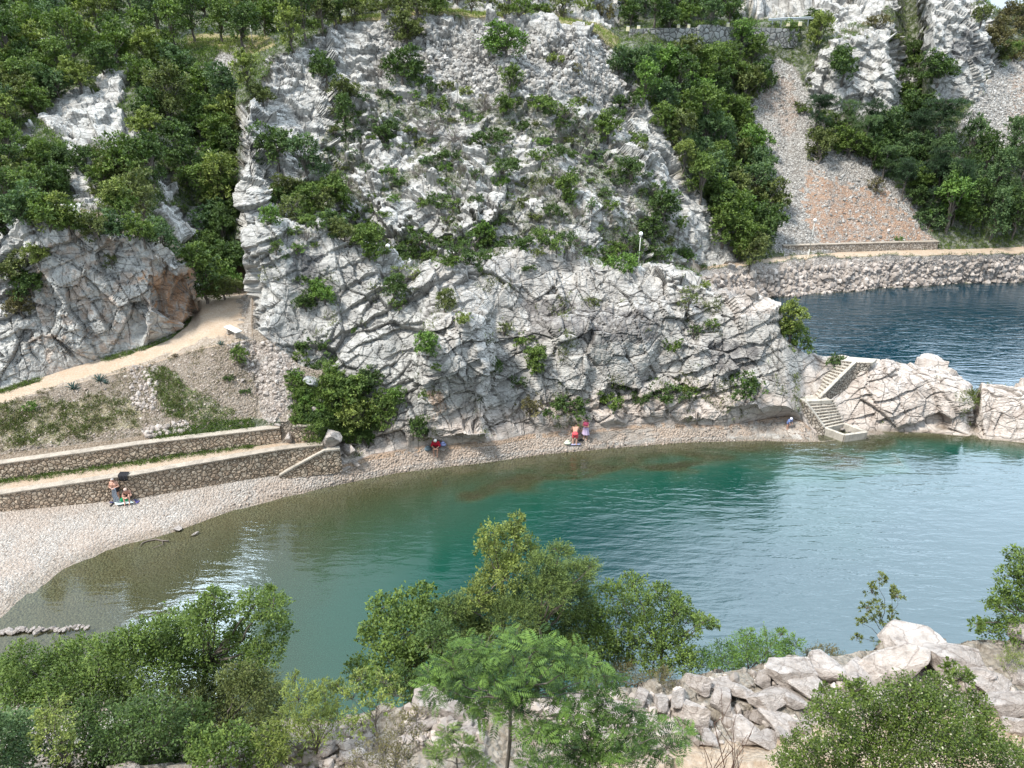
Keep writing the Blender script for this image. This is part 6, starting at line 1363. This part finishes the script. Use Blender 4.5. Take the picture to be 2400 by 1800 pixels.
# ------------------------------------------------------------------ road furniture
M_STEEL = simple('galvanised_steel', (.50, .53, .54), .45, .1, 5, 0, .6); M_POST = simple('painted_post', (.62, .62, .58), .6)
M_GLOBE = simple('white_globe', (.86, .86, .84), .25, .03, 5)
def guard(label, u0, u1, v0, v1, y, n):
    a, c = PY(u0, v0, y), PY(u1, v1, y); r = empty('guardrail', a); tag(r, label, 'guardrail')
    b_ = MB(); o = r.location; d = (c-a)
    prof = [(-.0, .16), (-.07, .10), (0, .03), (-.0, -.03), (-.07, -.10), (0, -.16), (.03, -.16), (.03, .16)]
    vs = [(p-o+Vector((0, q[0], q[1]))) for p in (a, c) for q in prof]; k = len(prof)
    b_.add(vs, [tuple(range(k))[::-1], tuple(range(k, 2*k))]+[(i, (i+1) % k, k+(i+1) % k, k+i) for i in range(k)]); b_.build('beam', M_STEEL, r)
    for i in range(n):
        p = a+d*((i+.5)/n)-o; m = MB(); m.box((p.x, p.y+.1, p.z-.42), (.12, .12, 1.05)); m.build('post', M_STEEL, r)
guard('steel guardrail on the road edge above the grey retaining wall', 1801, 1928, 46, 41, 106.0, 6)
guard('steel guardrail glimpsed between the trees at upper left', 60, 182, 94, 92, 89.6, 6)
def bollard(u, v, y, label):
    y = wy(u)+.35
    p = PY(u, v, y); r = empty('road_post', p-Vector((0, 0, .3))); m = MB(); m.box((0, 0, .12), (.42, .42, .5), top=.8); m.build('block', simple('cream_paint', (.72, .66, .44), .7), r, bevel=.03)
    m = MB(); m.box((0, 0, .40), (.34, .34, .06)); m.build('cap', M_POST, r); tag(r, label, 'road post', 'cream posts along the road wall')
for i, (u, v, y) in enumerate(((1472, 64, 98.2), (1497, 62, 98.2), (1590, 60, 98.2), (1614, 59, 98.2), (1706, 56, 98.2), (1733, 56, 98.2), (1848, 53, 98.2), (1876, 52, 98.2))):
    bollard(u, v, y, f"cream road post, {ORD[i]} from the left along the road wall")
def lamp(u, v, y, label, h=4.2):
    g_ = PY(u, v, y); r = empty('street_lamp', (g_.x, g_.y, g_.z-h)); tag(r, label, 'street lamp', 'white globe lamps')
    m = MB(); m.tube([(0, 0, -.8), (0, 0, .9)], .055, 12); m.tube([(0, 0, .9), (0, 0, h-.16)], [.042, .036], 12); m.build('pole', M_POST, r, True)
    m = MB(); m.tube([(0, 0, h-.2), (0, 0, h-.13)], [.09, .10], 14); m.build('collar', M_STEEL, r, True)
    m = MB(); m.ball((0, 0, h), .19, 20, 14); m.build('globe', M_GLOBE, r, True)
lamp(909, 577, 58.3, 'globe lamp rising behind the left part of the headland crest', 3.4)
lamp(1502, 548, 64, 'globe lamp before the dark bush behind the right headland')
lamp(1910, 516, PZ(1910, 597, 3.25).y-.2, 'globe lamp beside the shore path before the orange scree', 4.1)
pp = PY(585, 52, 90); po = MB(); po.tube([(0, 0, -.3), (0, 0, 1.9)], .05, 10); po.ball((0, 0, 1.93), .07, 10, 6); po_ = po.build('marker_pole', M_POST, None, True); po_.location = (pp.x, pp.y, pp.z-1.9); tag(po_, 'thin white pole on the dry grass shelf at top left', 'pole')
# ------------------------------------------------------------------ bench
zb_ = PZ(545, 790, 7.8).z; cb = [PZ(u, v, 8.27) for u, v in ((531.5, 767), (540.5, 764.5), (560, 774), (551, 776.5))]
bc = sum(cb, Vector())/4; be = empty('bench', (bc.x, bc.y, bc.z-.46)); tag(be, 'white stone bench without a back beside the upper path', 'bench')
d_ = ((cb[3]+cb[2])/2-(cb[0]+cb[1])/2); rz = math.atan2(d_.y, d_.x); be.rotation_euler = (0, 0, rz)
m = MB(); m.box((0, 0, .44), (1.55, .46, .08)); m.build('seat', simple('white_stone', (.78, .77, .73), .7), be, bevel=.015)
for sx in (-.5, .5):
    m = MB(); m.box((sx, 0, .2), (.14, .36, .40)); m.box((sx, 0, .0), (.22, .44, .06)); m.build('leg', simple('grey_stone', (.36, .32, .28), .85), be, bevel=.01)
# ------------------------------------------------------------------ agaves
M_AG = simple('agave_blue', (.085, .15, .13), .55, .25, 6); M_AGB = simple('agave_brown', (.16, .12, .08), .8, .25, 6)
def agave(u, v, r_, label, mat=None):
    p = hitd(u, v+r_*.5); s = r_/(F/(p.y*cP+(CAM_H-p.z)*sP)); ro = empty('agave', p); tag(ro, label, 'agave', None)
    for i in range(15):
        a = i*2.4; e = .25+1.15*(i/15); w_ = .11*s*2; d = Vector((math.cos(a)*math.cos(e), math.sin(a)*math.cos(e), math.sin(e))); sd = Vector((-math.sin(a), math.cos(a), 0)); up = sd.cross(d)*-1
        m = MB(); vs = []; L_ = s*1.35
        for f_, ww in ((0, .55), (.35, 1), (.7, .62), (.96, .08)):
            c = d*L_*f_+Vector((0, 0, .08*s*math.sin(f_*3))); vs += [c-sd*w_*ww*.5+up*.03*s, c-up*.02*s, c+sd*w_*ww*.5+up*.03*s, c-up*.05*s-Vector((0, 0, .01))]
        fs = [(3, 2, 1, 0), (12, 13, 14, 15)]
        for k in range(3):
            for j in range(4): fs.append((k*4+j, k*4+(j+1) % 4, k*4+4+(j+1) % 4, k*4+4+j))
        m.add(vs, fs); m.build('leaf', mat or M_AG, ro, True)
for a in ((172, 905, 15, 'spiky blue-green agave nearest the left edge by the path'), (234, 886, 15, 'big spiky agave right of the first by the path'), (248, 895, 8, 'small agave tucked against the big spiky one')): agave(*a)
agave(411, 833, 8, 'small withered brown agave at the path edge', M_AGB); agave(517, 804, 9, 'agave at the path edge just before the bench')
# ------------------------------------------------------------------ people
def caps(a, b_, ra, rb, n=12, rings=5):
    """a closed tapered capsule"""
    a, b_ = Vector(a), Vector(b_); d = b_-a; L_ = d.length; t = d.normalized() if L_ > 1e-5 else Vector((0, 0, 1))
    x = t.cross(Vector((0, 0, 1)) if abs(t.z) < .9 else Vector((1, 0, 0))).normalized(); y = t.cross(x); prof = []
    for i in range(rings+1): g = math.pi/2*(i/rings); prof.append((-ra*math.cos(g), ra*math.sin(g), 0))
    for i in range(rings+1): g = math.pi/2*(i/rings); prof.append((rb*math.sin(g), rb*math.cos(g), 1))
    vs = []; fs = []
    for h, r_, e in prof:
        c = (b_ if e else a)+t*h
        for k in range(n): q = 2*math.pi*k/n; vs.append(c+(x*math.cos(q)+y*math.sin(q))*max(r_, 1e-4))
    for i in range(len(prof)-1):
        for k in range(n): fs.append((i*n+k, i*n+(k+1) % n, (i+1)*n+(k+1) % n, (i+1)*n+k))
    fs += [tuple(range(n))[::-1], tuple(range((len(prof)-1)*n, len(prof)*n))]; return vs, fs
class Body:
    def __init__(s): s.m = MB()
    def c(s, a, b_, ra, rb=None): s.m.add(*caps(a, b_, ra, ra if rb is None else rb)); return s
    def build(s, name, mat, parent, vox=.009):
        o = s.m.build(name, mat, parent); r_ = o.modifiers.new('skin', 'REMESH'); r_.mode = 'VOXEL'; r_.voxel_size = vox; r_.use_smooth_shade = True
        k = o.modifiers.new('soft', 'SMOOTH'); k.iterations = 3; k.factor = .5; return o
M_SKIN = simple('skin', (.60, .34, .25), .55, .06, 8); M_SKIN2 = simple('tanned_skin', (.48, .27, .19), .55, .06, 8)
def cloth(n, c, ro=.85): return simple(n, c, ro, .12, 14)
M_HAIR = simple('dark_hair', (.03, .022, .018), .6, .3, 30); M_HAIRG = simple('grey_hair', (.45, .42, .40), .7, .2, 30)
def hand(B, w_, d, side):
    """palm with four curled fingers and a thumb from its side"""
    w_ = Vector(w_); d = Vector(d).normalized(); s = d.cross(Vector((0, 0, 1)))
    s = (s.normalized() if s.length > .1 else Vector((1, 0, 0)))*side; dn = Vector((0, 0, -1)) if abs(d.z) < .8 else Vector((0, -1, 0))
    B.c(w_, w_+d*.07+s*.018, .026, .022); B.c(w_, w_+d*.07-s*.018, .026, .022)
    for i, (o, l) in enumerate(((-.030, .062), (-.010, .074), (.011, .070), (.031, .054))):
        k = w_+d*.085+s*o; m1 = k+d*l*.5+dn*.008; B.c(k-d*.02, m1, .0105, .010); B.c(m1, m1+d*l*.42+dn*l*.30, .010, .0085)
    B.c(w_+d*.02-s*.03, w_+d*.05-s*.062+dn*.01, .013, .0105); B.c(w_+d*.05-s*.062+dn*.01, w_+d*.085-s*.060+dn*.016, .0105, .009)
def person(label, loc, rz, J, skin, scale=1.0):
    """J: joints; the figure faces -Y before rotation"""
    r = empty('person', loc, rz); tag(r, label, 'person'); r.scale = (scale,)*3; B = Body(); V_ = lambda k: Vector(J[k])
    hp, ch, nk, hd = V_('hip'), V_('chest'), V_('neck'), V_('head'); sx = (V_('sh_l')-V_('sh_r')).normalized()
    B.c(hp-sx*.075, hp+sx*.075, .115); B.c(hp, hp.lerp(ch, .5), .125, .112); B.c(hp.lerp(ch, .45)-sx*.05, ch-sx*.085, .105, .125); B.c(hp.lerp(ch, .45)+sx*.05, ch+sx*.085, .105, .125)
    B.c(V_('sh_l').lerp(ch, .25), V_('sh_r').lerp(ch, .25), .085); B.c(ch, nk, .09, .058); B.c(nk, hd, .054, .056)
    fw = Vector(J.get('face', (0, -1, 0))).normalized(); up = (hd-nk).normalized()
    B.c(hd-up*.02, hd+up*.045, .082, .088); B.c(hd-up*.075+fw*.03, hd-up*.02+fw*.022, .048, .066)                 # skull and jaw
    B.c(hd+fw*.085-up*.005, hd+fw*.102-up*.032, .010, .014)                                                     # nose
    sd = fw.cross(up).normalized()
    for q in (-1, 1): B.c(hd+sd*q*.088+up*.012, hd+sd*q*.090-up*.022, .014, .010)                                # ears
    B.c(hd+fw*.078-up*.062-sd*.018, hd+fw*.078-up*.062+sd*.018, .011)                                           # mouth
    for s, q in (('l', 1), ('r', -1)):
        B.c(V_('sh_'+s), V_('el_'+s), .052, .040); B.c(V_('el_'+s), V_('wr_'+s), .040, .026); hand(B, J['wr_'+s], J['hd_'+s], q)
        h0 = hp+sx*.09*q; B.c(h0, V_('kn_'+s), .092, .058); B.c(V_('kn_'+s), V_('kn_'+s).lerp(V_('an_'+s), .35), .056, .056); B.c(V_('kn_'+s).lerp(V_('an_'+s), .3), V_('an_'+s), .056, .036)
        t = Vector(J.get('toe', (0, -1, 0))); a = V_('an_'+s); B.c(a+Vector((0, 0, -.035))-t*.04, a+t*.15+Vector((0, 0, -.05)), .036, .026)
    B.build('body', skin, r)
    for q in (-1, 1):
        m = MB(); m.ball(hd+fw*.082+sd*q*.032+up*.012, .012, 8, 6); m.build('eye', M_HAIR, r, True)
    return r, sx, hp, ch, hd, up, fw
def hairpiece(r, hd, up, fw, mat, long=0.0):
    B = Body(); B.c(hd+up*.03-fw*.018, hd+up*.055-fw*.012, .094, .086)
    if long: B.c(hd-fw*.05, hd-fw*.075-up*long, .07, .045)
    return B.build('hair', mat, r, .012)
def hat(r, hd, up, fw, mat, brim=.15):
    B = MB(); c = hd+up*.055; x = fw; y = up.cross(fw); n = 20; vs = []; fs = []
    for rr, h in ((brim, -.022), (brim, -.010), (.102, .004), (.098, .07), (.06, .105), (.002, .112)):
        for k in range(n): g = 2*math.pi*k/n; vs.append(c+(x*math.cos(g)+y*math.sin(g))*rr+up*h)
    for i in range(5):
        for k in range(n): fs.append((i*n+k, i*n+(k+1) % n, (i+1)*n+(k+1) % n, (i+1)*n+k))
    fs += [tuple(range(n))[::-1], tuple(range(5*n, 6*n))]; B.add(vs, fs); return B.build('hat', mat, r, True)
def shorts(r, J, sx, hp, mat, f=.55, ex=.018):
    B = Body(); B.c(hp-sx*.075, hp+sx*.075, .115+ex); B.c(hp, hp.lerp(Vector(J['chest']), .22), .125+ex, .115+ex)
    for s, q in (('l', 1), ('r', -1)): h0 = hp+sx*.09*q; B.c(h0, h0.lerp(Vector(J['kn_'+s]), f), .092+ex, .088+ex)
    return B.build('shorts', mat, r, .012)
def shirt(r, J, sx, hp, ch, mat, lo=.15, sl=.5, ex=.016, name='shirt'):
    B = Body(); a = hp.lerp(ch, lo); B.c(a, hp.lerp(ch, .5), .125+ex, .115+ex); B.c(hp.lerp(ch, .45)-sx*.05, ch-sx*.085, .105+ex, .125+ex); B.c(hp.lerp(ch, .45)+sx*.05, ch+sx*.085, .105+ex, .125+ex)
    B.c(Vector(J['sh_l']).lerp(ch, .25), Vector(J['sh_r']).lerp(ch, .25), .085+ex)
    if sl:
        for s in 'lr': B.c(J['sh_'+s], Vector(J['sh_'+s]).lerp(Vector(J['el_'+s]), sl), .052+ex, .05+ex)
    return B.build(name, mat, r, .012)
def drape(r, c, z0, z1, r0, r1, mat, name, fy=.8, seed=0, open_=0):
    m = MB(); n = 44; vs = []; fs = []; rd = random.Random(seed); ph = rd.uniform(0, 6)
    for k in range(13):
        f = k/12; z = z0+(z1-z0)*f
        for i in range(n):
            g = 2*math.pi*i/n; w_ = (r0+(r1-r0)*f)*(1+.10*f*math.sin(g*7+ph)+.05*f*math.sin(g*13+2*ph)); vs.append((c[0]+w_*math.cos(g), c[1]+w_*fy*math.sin(g), z+.012*math.sin(g*5)))
    for k in range(12):
        for i in range(n): fs.append((k*n+i, k*n+(i+1) % n, (k+1)*n+(i+1) % n, (k+1)*n+i))
    m.add(vs, fs); o = m.build(name, mat, r, True); so_ = o.modifiers.new('thick', 'SOLIDIFY'); so_.thickness = .012; return o
def standing(**k):
    J = dict(hip=(0, 0, .92), chest=(0, .0, 1.28), neck=(0, .01, 1.46), head=(0, -.01, 1.60), sh_l=(.185, 0, 1.40), sh_r=(-.185, 0, 1.40), el_l=(.25, .02, 1.12), el_r=(-.25, .02, 1.12),
             wr_l=(.24, -.05, .88), wr_r=(-.24, -.05, .88), hd_l=(0, -.1, -1), hd_r=(0, -.1, -1), kn_l=(.10, -.02, .50), kn_r=(-.10, -.02, .50), an_l=(.10, .02, .085), an_r=(-.10, .02, .085)); J.update(k); return J
def gz(u, v): return hitd(u, v)
# man standing, holding a grey towel before him
g_ = gz(281, 1172)+Vector((0, -.12, 0)); J = standing(chest=(0, -.02, 1.27), head=(0, -.07, 1.58), face=(0, -1, -.45), el_l=(.27, -.06, 1.14), el_r=(-.29, -.06, 1.12), wr_l=(.06, -.24, 1.12), wr_r=(-.08, -.24, 1.10), hd_l=(-1, -.2, 0), hd_r=(1, -.2, 0))
r, sx, hp, ch, hd, up, fw = person('bare-chested man standing at the beach wall holding a grey towel before him', g_, .1, J, M_SKIN); hairpiece(r, hd, up, fw, M_HAIRG); shorts(r, J, sx, hp, cloth('black_swimwear', (.02, .02, .025)), .3)
tw = MB(); n = 14; vs = []; fs = []
for k in range(11):
    f = k/10
    for i in range(n): a = i/(n-1)-.5; vs.append((a*(.20+.16*f)+.02*math.sin(k), -.25-.02*math.sin(a*22)-.03*f, 1.14-1.0*f))
for k in range(10):
    for i in range(n-1): fs.append((k*n+i, k*n+i+1, (k+1)*n+i+1, (k+1)*n+i))
tw.add(vs, fs); t_ = tw.build('towel', cloth('grey_towel', (.30, .34, .40)), None, True); t_.location = g_; t_.rotation_euler = (0, 0, .1); s_ = t_.modifiers.new('thick', 'SOLIDIFY'); s_.thickness = .015
tag(t_, 'long grey towel held up by the standing bather', 'towel')
# seated man hugging his knees
def seated(h=.10, **k):
    J = dict(hip=(0, .08, h+.02), chest=(0, -.02, h+.40), neck=(0, -.10, h+.56), head=(0, -.17, h+.67), sh_l=(.18, -.07, h+.50), sh_r=(-.18, -.07, h+.50), el_l=(.26, -.30, h+.32), el_r=(-.26, -.30, h+.32),
             wr_l=(.06, -.48, h+.33), wr_r=(-.06, -.50, h+.30), hd_l=(-1, -.2, -.1), hd_r=(1, -.2, 0), kn_l=(.16, -.36, h+.40), kn_r=(-.16, -.36, h+.40), an_l=(.13, -.52, .07), an_r=(-.13, -.52, .07), face=(0, -1, -.5)); J.update(k); return J
g_ = gz(301, 1172); J = seated(); r, sx, hp, ch, hd, up, fw = person('man sitting on the beach mat with arms around his knees', g_+Vector((0, .1, .02)), .25, J, M_SKIN); hat(r, hd, up, fw, cloth('pale_pink_cap', (.66, .50, .44)), .10); shorts(r, J, sx, hp, cloth('dark_shorts', (.025, .025, .035)), .5)
# person in red on the rocks
g_ = gz(1023, 1057)+Vector((0, -.1, 0)); g_.z = groundd(g_.x, g_.y, 1.55); sz = .42; J = seated(sz, hip=(0, .12, sz+.06), kn_l=(.13, -.32, sz+.07), kn_r=(-.13, -.32, sz+.07), an_l=(.11, -.36, .07), an_r=(-.11, -.30, .07), wr_l=(.05, -.36, sz+.17), wr_r=(-.05, -.36, sz+.17), el_l=(.27, -.12, sz+.27), el_r=(-.27, -.12, sz+.27))
r, sx, hp, ch, hd, up, fw = person('person in a red top and white hat sitting on the rocks at the cliff foot', g_, -.05, J, M_SKIN2); shirt(r, J, sx, hp, ch, cloth('red_top', (.48, .008, .03)), 0, .95, .03); hat(r, hd, up, fw, cloth('white_hat', (.82, .82, .78)), .12); shorts(r, J, sx, hp, cloth('brown_shorts', (.10, .05, .045)), .6)
boulder(1020, 1046, 12, 'flat rock the person in red sits on', gr=lambda u, v: g_+Vector((0, .18, .05)), sz=.9)
# man in coral trunks seen from behind, bending forward
g_ = gz(1347, 1042); J = standing(hip=(0, .02, .88), chest=(0, -.22, 1.16), neck=(0, -.34, 1.30), head=(0, -.43, 1.38), face=(0, -.7, -.7), sh_l=(.19, -.28, 1.26), sh_r=(-.19, -.28, 1.26), el_l=(.30, -.34, 1.0), el_r=(-.30, -.34, 1.0), wr_l=(.28, -.44, .78), wr_r=(-.26, -.44, .78), kn_l=(.12, -.04, .48), kn_r=(-.12, -.04, .48), an_l=(.12, .03, .085), an_r=(-.12, .03, .085))
r, sx, hp, ch, hd, up, fw = person('man in coral swim trunks seen from behind bending forward', g_, math.pi-.15, J, M_SKIN); shorts(r, J, sx, hp, cloth('coral_trunks', (.72, .10, .12)), .62, .03); hairpiece(r, hd, up, fw, M_HAIR)
# woman in a pink top with a lavender wrap
g_ = gz(1372, 1030); J = standing(head=(-.01, -.03, 1.60), el_l=(.24, -.10, 1.16), el_r=(-.24, -.10, 1.16), wr_l=(.10, -.24, 1.22), wr_r=(-.06, -.24, 1.20), hd_l=(-1, -.2, .3), hd_r=(1, -.2, .3))
r, sx, hp, ch, hd, up, fw = person('woman in a pink top with a lavender towel round her waist', g_, -.5, J, M_SKIN2, .97); shirt(r, J, sx, hp, ch, cloth('pink_top', (.62, .10, .20)), .35, 0, .012, 'top'); hairpiece(r, hd, up, fw, M_HAIR, .26); drape(r, (0, 0), 1.06, .46, .165, .27, cloth('lavender_wrap', (.62, .50, .72)), 'wrap', seed=3)
# child with hat stooping by the stair
g_ = PZ(1848, 991, .95); g_.z = groundd(g_.x, g_.y, 1.7)-.01; J = standing(hip=(0, .03, .88), chest=(0, -.12, 1.17), neck=(0, -.20, 1.33), head=(0, -.27, 1.44), face=(0, -.8, -.6), sh_l=(.17, -.16, 1.29), sh_r=(-.17, -.16, 1.29), el_l=(.24, -.26, 1.05), el_r=(-.24, -.26, 1.05), wr_l=(.16, -.40, .86), wr_r=(-.16, -.40, .84))
r, sx, hp, ch, hd, up, fw = person('small person in a blue top and pale hat stooping left of the cove stair', g_, .5, J, M_SKIN, .66); shirt(r, J, sx, hp, ch, cloth('blue_top', (.20, .28, .55)), .0, .8, .03); hat(r, hd, up, fw, cloth('pale_lilac_hat', (.72, .72, .84)), .17); shorts(r, J, sx, hp, cloth('blue_shorts', (.14, .18, .36)), .4)
# ------------------------------------------------------------------ their things
def pat(name, pts, z, th, mat, label, cat, wav=.02):
    """a cloth lying on the stones, from four picture corners"""
    c = [PZ(u, v, z) for u, v in pts]; n = 14; vs = []; o = c[0]
    for i in range(n+1):
        for j in range(n+1):
            a, b_ = i/n, j/n; p = c[0].lerp(c[1], a).lerp(c[3].lerp(c[2], a), b_); vs.append((p.x-o.x, p.y-o.y, th+wav*math.sin(a*9+b_*5)*math.sin(b_*8)))
    fs = [(i*(n+1)+j, (i+1)*(n+1)+j, (i+1)*(n+1)+j+1, i*(n+1)+j+1) for i in range(n) for j in range(n)]
    m = MB(); m.add(vs, fs); ob = m.build(name, mat, None, True); ob.location = o; s_ = ob.modifiers.new('thick', 'SOLIDIFY'); s_.thickness = .012; return tag(ob, label, cat)
zc = gz(285, 1175).z+.05
pat('beach_mat', [(258, 1161), (271.5, 1184), (314, 1179), (296, 1164)], zc, .03, cloth('aqua_white_mat', (.68, .80, .80)), 'pale aqua beach mat under the two bathers by the wall', 'mat')
pat('folded_towel', [(258, 1160), (263, 1168), (274, 1166), (270, 1156)], zc+.05, .06, cloth('white_towel', (.80, .86, .90)), 'white towel on the upper left corner of the aqua mat', 'towel', .05)
def sack(name, p, d, mat, label, cat, strap=None, seed=0):
    ro = empty(name, p); tag(ro, label, cat); B = Body(); B.c((-d[0]*.28, 0, d[2]*.3), (d[0]*.28, 0, d[2]*.3), d[2]*.30); B.c((-d[0]*.15, 0, d[2]*.6), (d[0]*.12, 0, d[2]*.68), d[2]*.26); B.c((-d[0]*.2, -d[1]*.2, d[2]*.3), (d[0]*.2, -d[1]*.2, d[2]*.3), d[2]*.24); B.build('bag_body', mat, ro, .014)
    m = MB(); m.tube([(-.1*d[0], 0, d[2]*.85), (-.07*d[0], 0, d[2]*1.08), (.07*d[0], 0, d[2]*1.1), (.1*d[0], 0, d[2]*.86)], .012, 6); m.build('handle', strap or mat, ro, True)
sack('bag', gz(292, 1176)+Vector((0, 0, .03)), (.55, .4, .34), cloth('green_bag', (.01, .36, .14)), 'bright green bag on the aqua mat', 'bag')
sack('bag', gz(279, 1178)+Vector((0, 0, .04)), (.35, .3, .18), cloth('pale_green_bag', (.36, .60, .38)), 'small pale green bag on the aqua mat', 'bag')
sack('backpack', gz(291, 1165)+Vector((.05, .1, .02)), (.42, .3, .62), cloth('black_backpack', (.012, .012, .018)), 'black backpack leaning between the two bathers at the wall', 'backpack')
sack('backpack', gz(1003, 1056), (.42, .3, .42), cloth('grey_blue_backpack', (.14, .19, .22)), 'grey-blue backpack on the beach below the person in red', 'backpack')
sack('bag', gz(1037, 1054)+Vector((.05, -.1, .36)), (.5, .3, .36), cloth('blue_bag', (.16, .20, .38)), 'blue bag on the rock right of the person in red', 'bag'); boulder(1037, 1046, 12, 'rock under the blue bag', gr=lambda u, v: gz(1037, 1054)+Vector((.05, -.15, .0)), sz=.9)
sack('bag', gz(1330, 1041), (.52, .4, .34), cloth('white_green_bag', (.62, .70, .56)), 'white and green bag left of the bending man', 'bag')
p1 = gz(1350, 1042); pat('beach_towel', [(1336, 1034), (1338, 1044), (1361, 1043), (1360, 1034)], p1.z+.02, .04, cloth('lilac_towel', (.38, .40, .62)), 'lilac towel on the stones at the feet of the bending man', 'towel')
p1 = gz(1357, 1033); sack('bag', p1+Vector((.15, 0, 0)), (.55, .3, .16), cloth('black_bag', (.015, .015, .02)), 'flat black bag right of the bending man', 'bag')
def sandal(u, v, label, c):
    p = gz(u, v); ro = empty('sandal', p+Vector((0, 0, .02)), prand.uniform(0, 3)); tag(ro, label, 'sandal'); m = MB(); m.box((0, 0, .012), (.11, .28, .025), top=.95); m.build('sole', cloth('sandal_sole', c), ro, bevel=.01)
    m = MB(); m.tube([(-.05, -.04, .02), (-.02, -.07, .06), (.02, -.07, .06), (.05, -.04, .02)], .01, 6); m.build('strap', cloth('sandal_strap', c), ro, True)
sandal(318, 1174, 'violet-blue sandal right of the aqua mat, farther from the wall corner', (.10, .09, .30)); sandal(323, 1177, 'second violet-blue sandal at the right of the aqua mat, nearer the sea', (.12, .10, .32)); sandal(262, 1184, 'black sandal at the lower left of the aqua mat', (.02, .02, .02)); sandal(262, 1178, 'dark blue sandal left of the aqua mat', (.05, .05, .16))
# black cloth over the coping
pw = PZ(305, W1f(305), 1.0); zt = W1t(305)+.10
c_ = MB(); vs = []; fs = []; n = 12
prof = [(.22, zt+.015), (.02, zt+.02), (-.19, zt+.015), (-.215, zt-.06), (-.22, zt-.20), (-.225, zt-.34)]
for k, (dy_, z) in enumerate(prof):
    for i in range(n+1): a = i/n; vs.append((pw.x-.28+.56*a+.015*k, pw.y+dy_+.012*math.sin(a*17)*(k > 2), z+.02*math.sin(a*9)*(k > 4)))
for k in range(len(prof)-1):
    for i in range(n): fs.append((k*(n+1)+i, k*(n+1)+i+1, (k+1)*(n+1)+i+1, (k+1)*(n+1)+i))
c_.add(vs, fs); o = c_.build('black_cloth', cloth('black_cloth', (.01, .01, .014)), None, True); s_ = o.modifiers.new('thick', 'SOLIDIFY'); s_.thickness = .012; tag(o, 'black cloth hung over the coping of the beach wall', 'cloth')
# curved driftwood branch in the shallows
dw = MB(); pts = [PZ(u, v, .03) for u, v in ((395, 1268), (380, 1267), (365, 1264), (348, 1267), (334, 1272), (328, 1280))]; dw.tube(pts, [.05, .045, .05, .04, .035, .02], 8); dw.tube([pts[1], PZ(382, 1276, .04), PZ(356, 1285, .03)], [.03, .025, .012], 7)
tag(dw.build('driftwood', simple('wet_wood', (.15, .12, .10), .7, .3, 6), None, True), 'curved driftwood branch lying in the shallow water', 'driftwood')
# ------------------------------------------------------------------ ground cover
def cover(name, sel, n, size, tone, seed):
    rs = np.random.default_rng(seed); ids_ = np.where(sel)[0]; pick = rs.choice(ids_, n); p = P[pick]+rs.normal(size=(n, 3))*np.array([.12, .12, .02])
    k = 6; p = np.repeat(p, k, 0)+rs.normal(size=(n*k, 3))*size*.35; d = rs.normal(size=(n*k, 3))*.7+np.array([0, 0, 1.0]); V, Fq = leaf_quads(p, d, rs.normal(size=(n*k, 3)), size*rs.uniform(.6, 1.3, n*k), size*.22)
    t = np.repeat(rs.random(n), k).repeat(4); c = np.stack([t, rs.random(n*k).repeat(4), t*0], 1)
    tag(link(name, mesh(name, V, Fq, TONE[tone], False, {'tint': c})), kind='stuff')
vis = (pu > -20) & (pu < 2420) & (pv > -20) & (pv < 1300)
cover('grass', vis & (green > .6) & (T > 13) & (rock < .3), 26000, .30, 'mid green', 1)
cover('grass_tufts', vis & (green > .3) & (rock >= .3) & (T > 11), 6000, .22, 'dark green', 2)
cover('dry_grass', vis & (dry > .8) & (T > 12), 4000, .26, 'yellow-green', 3)
cover('bank_grass', vis & (dry > .4) & (T > 7) & (T < 9.1) & (n1+n3 > -.04), 2600, .17, 'olive', 6)
cover('bank_weeds', vis & (T > 7.9) & (T < 9.05) & (uu < 600) & (n2+n4 > .02), 2200, .13, 'brownish', 7)
cover('wall_foot_grass', vis & (green > .5) & (T < 10.1) & (uu < 600), 3800, .15, 'mid green', 4)
cover('gully_greenery', vis & (T > 5.5) & (T < 10) & (uu > 676) & (uu < 900) & (green > .5), 2600, .24, 'mid green', 8)
cover('ledge_grass', vis & (rock > .8) & (T > 4.3) & (T < 12) & (uu > 620) & (n2 > .16), 1500, .22, 'olive', 5)
print('done', round(time.time()-T0, 1))
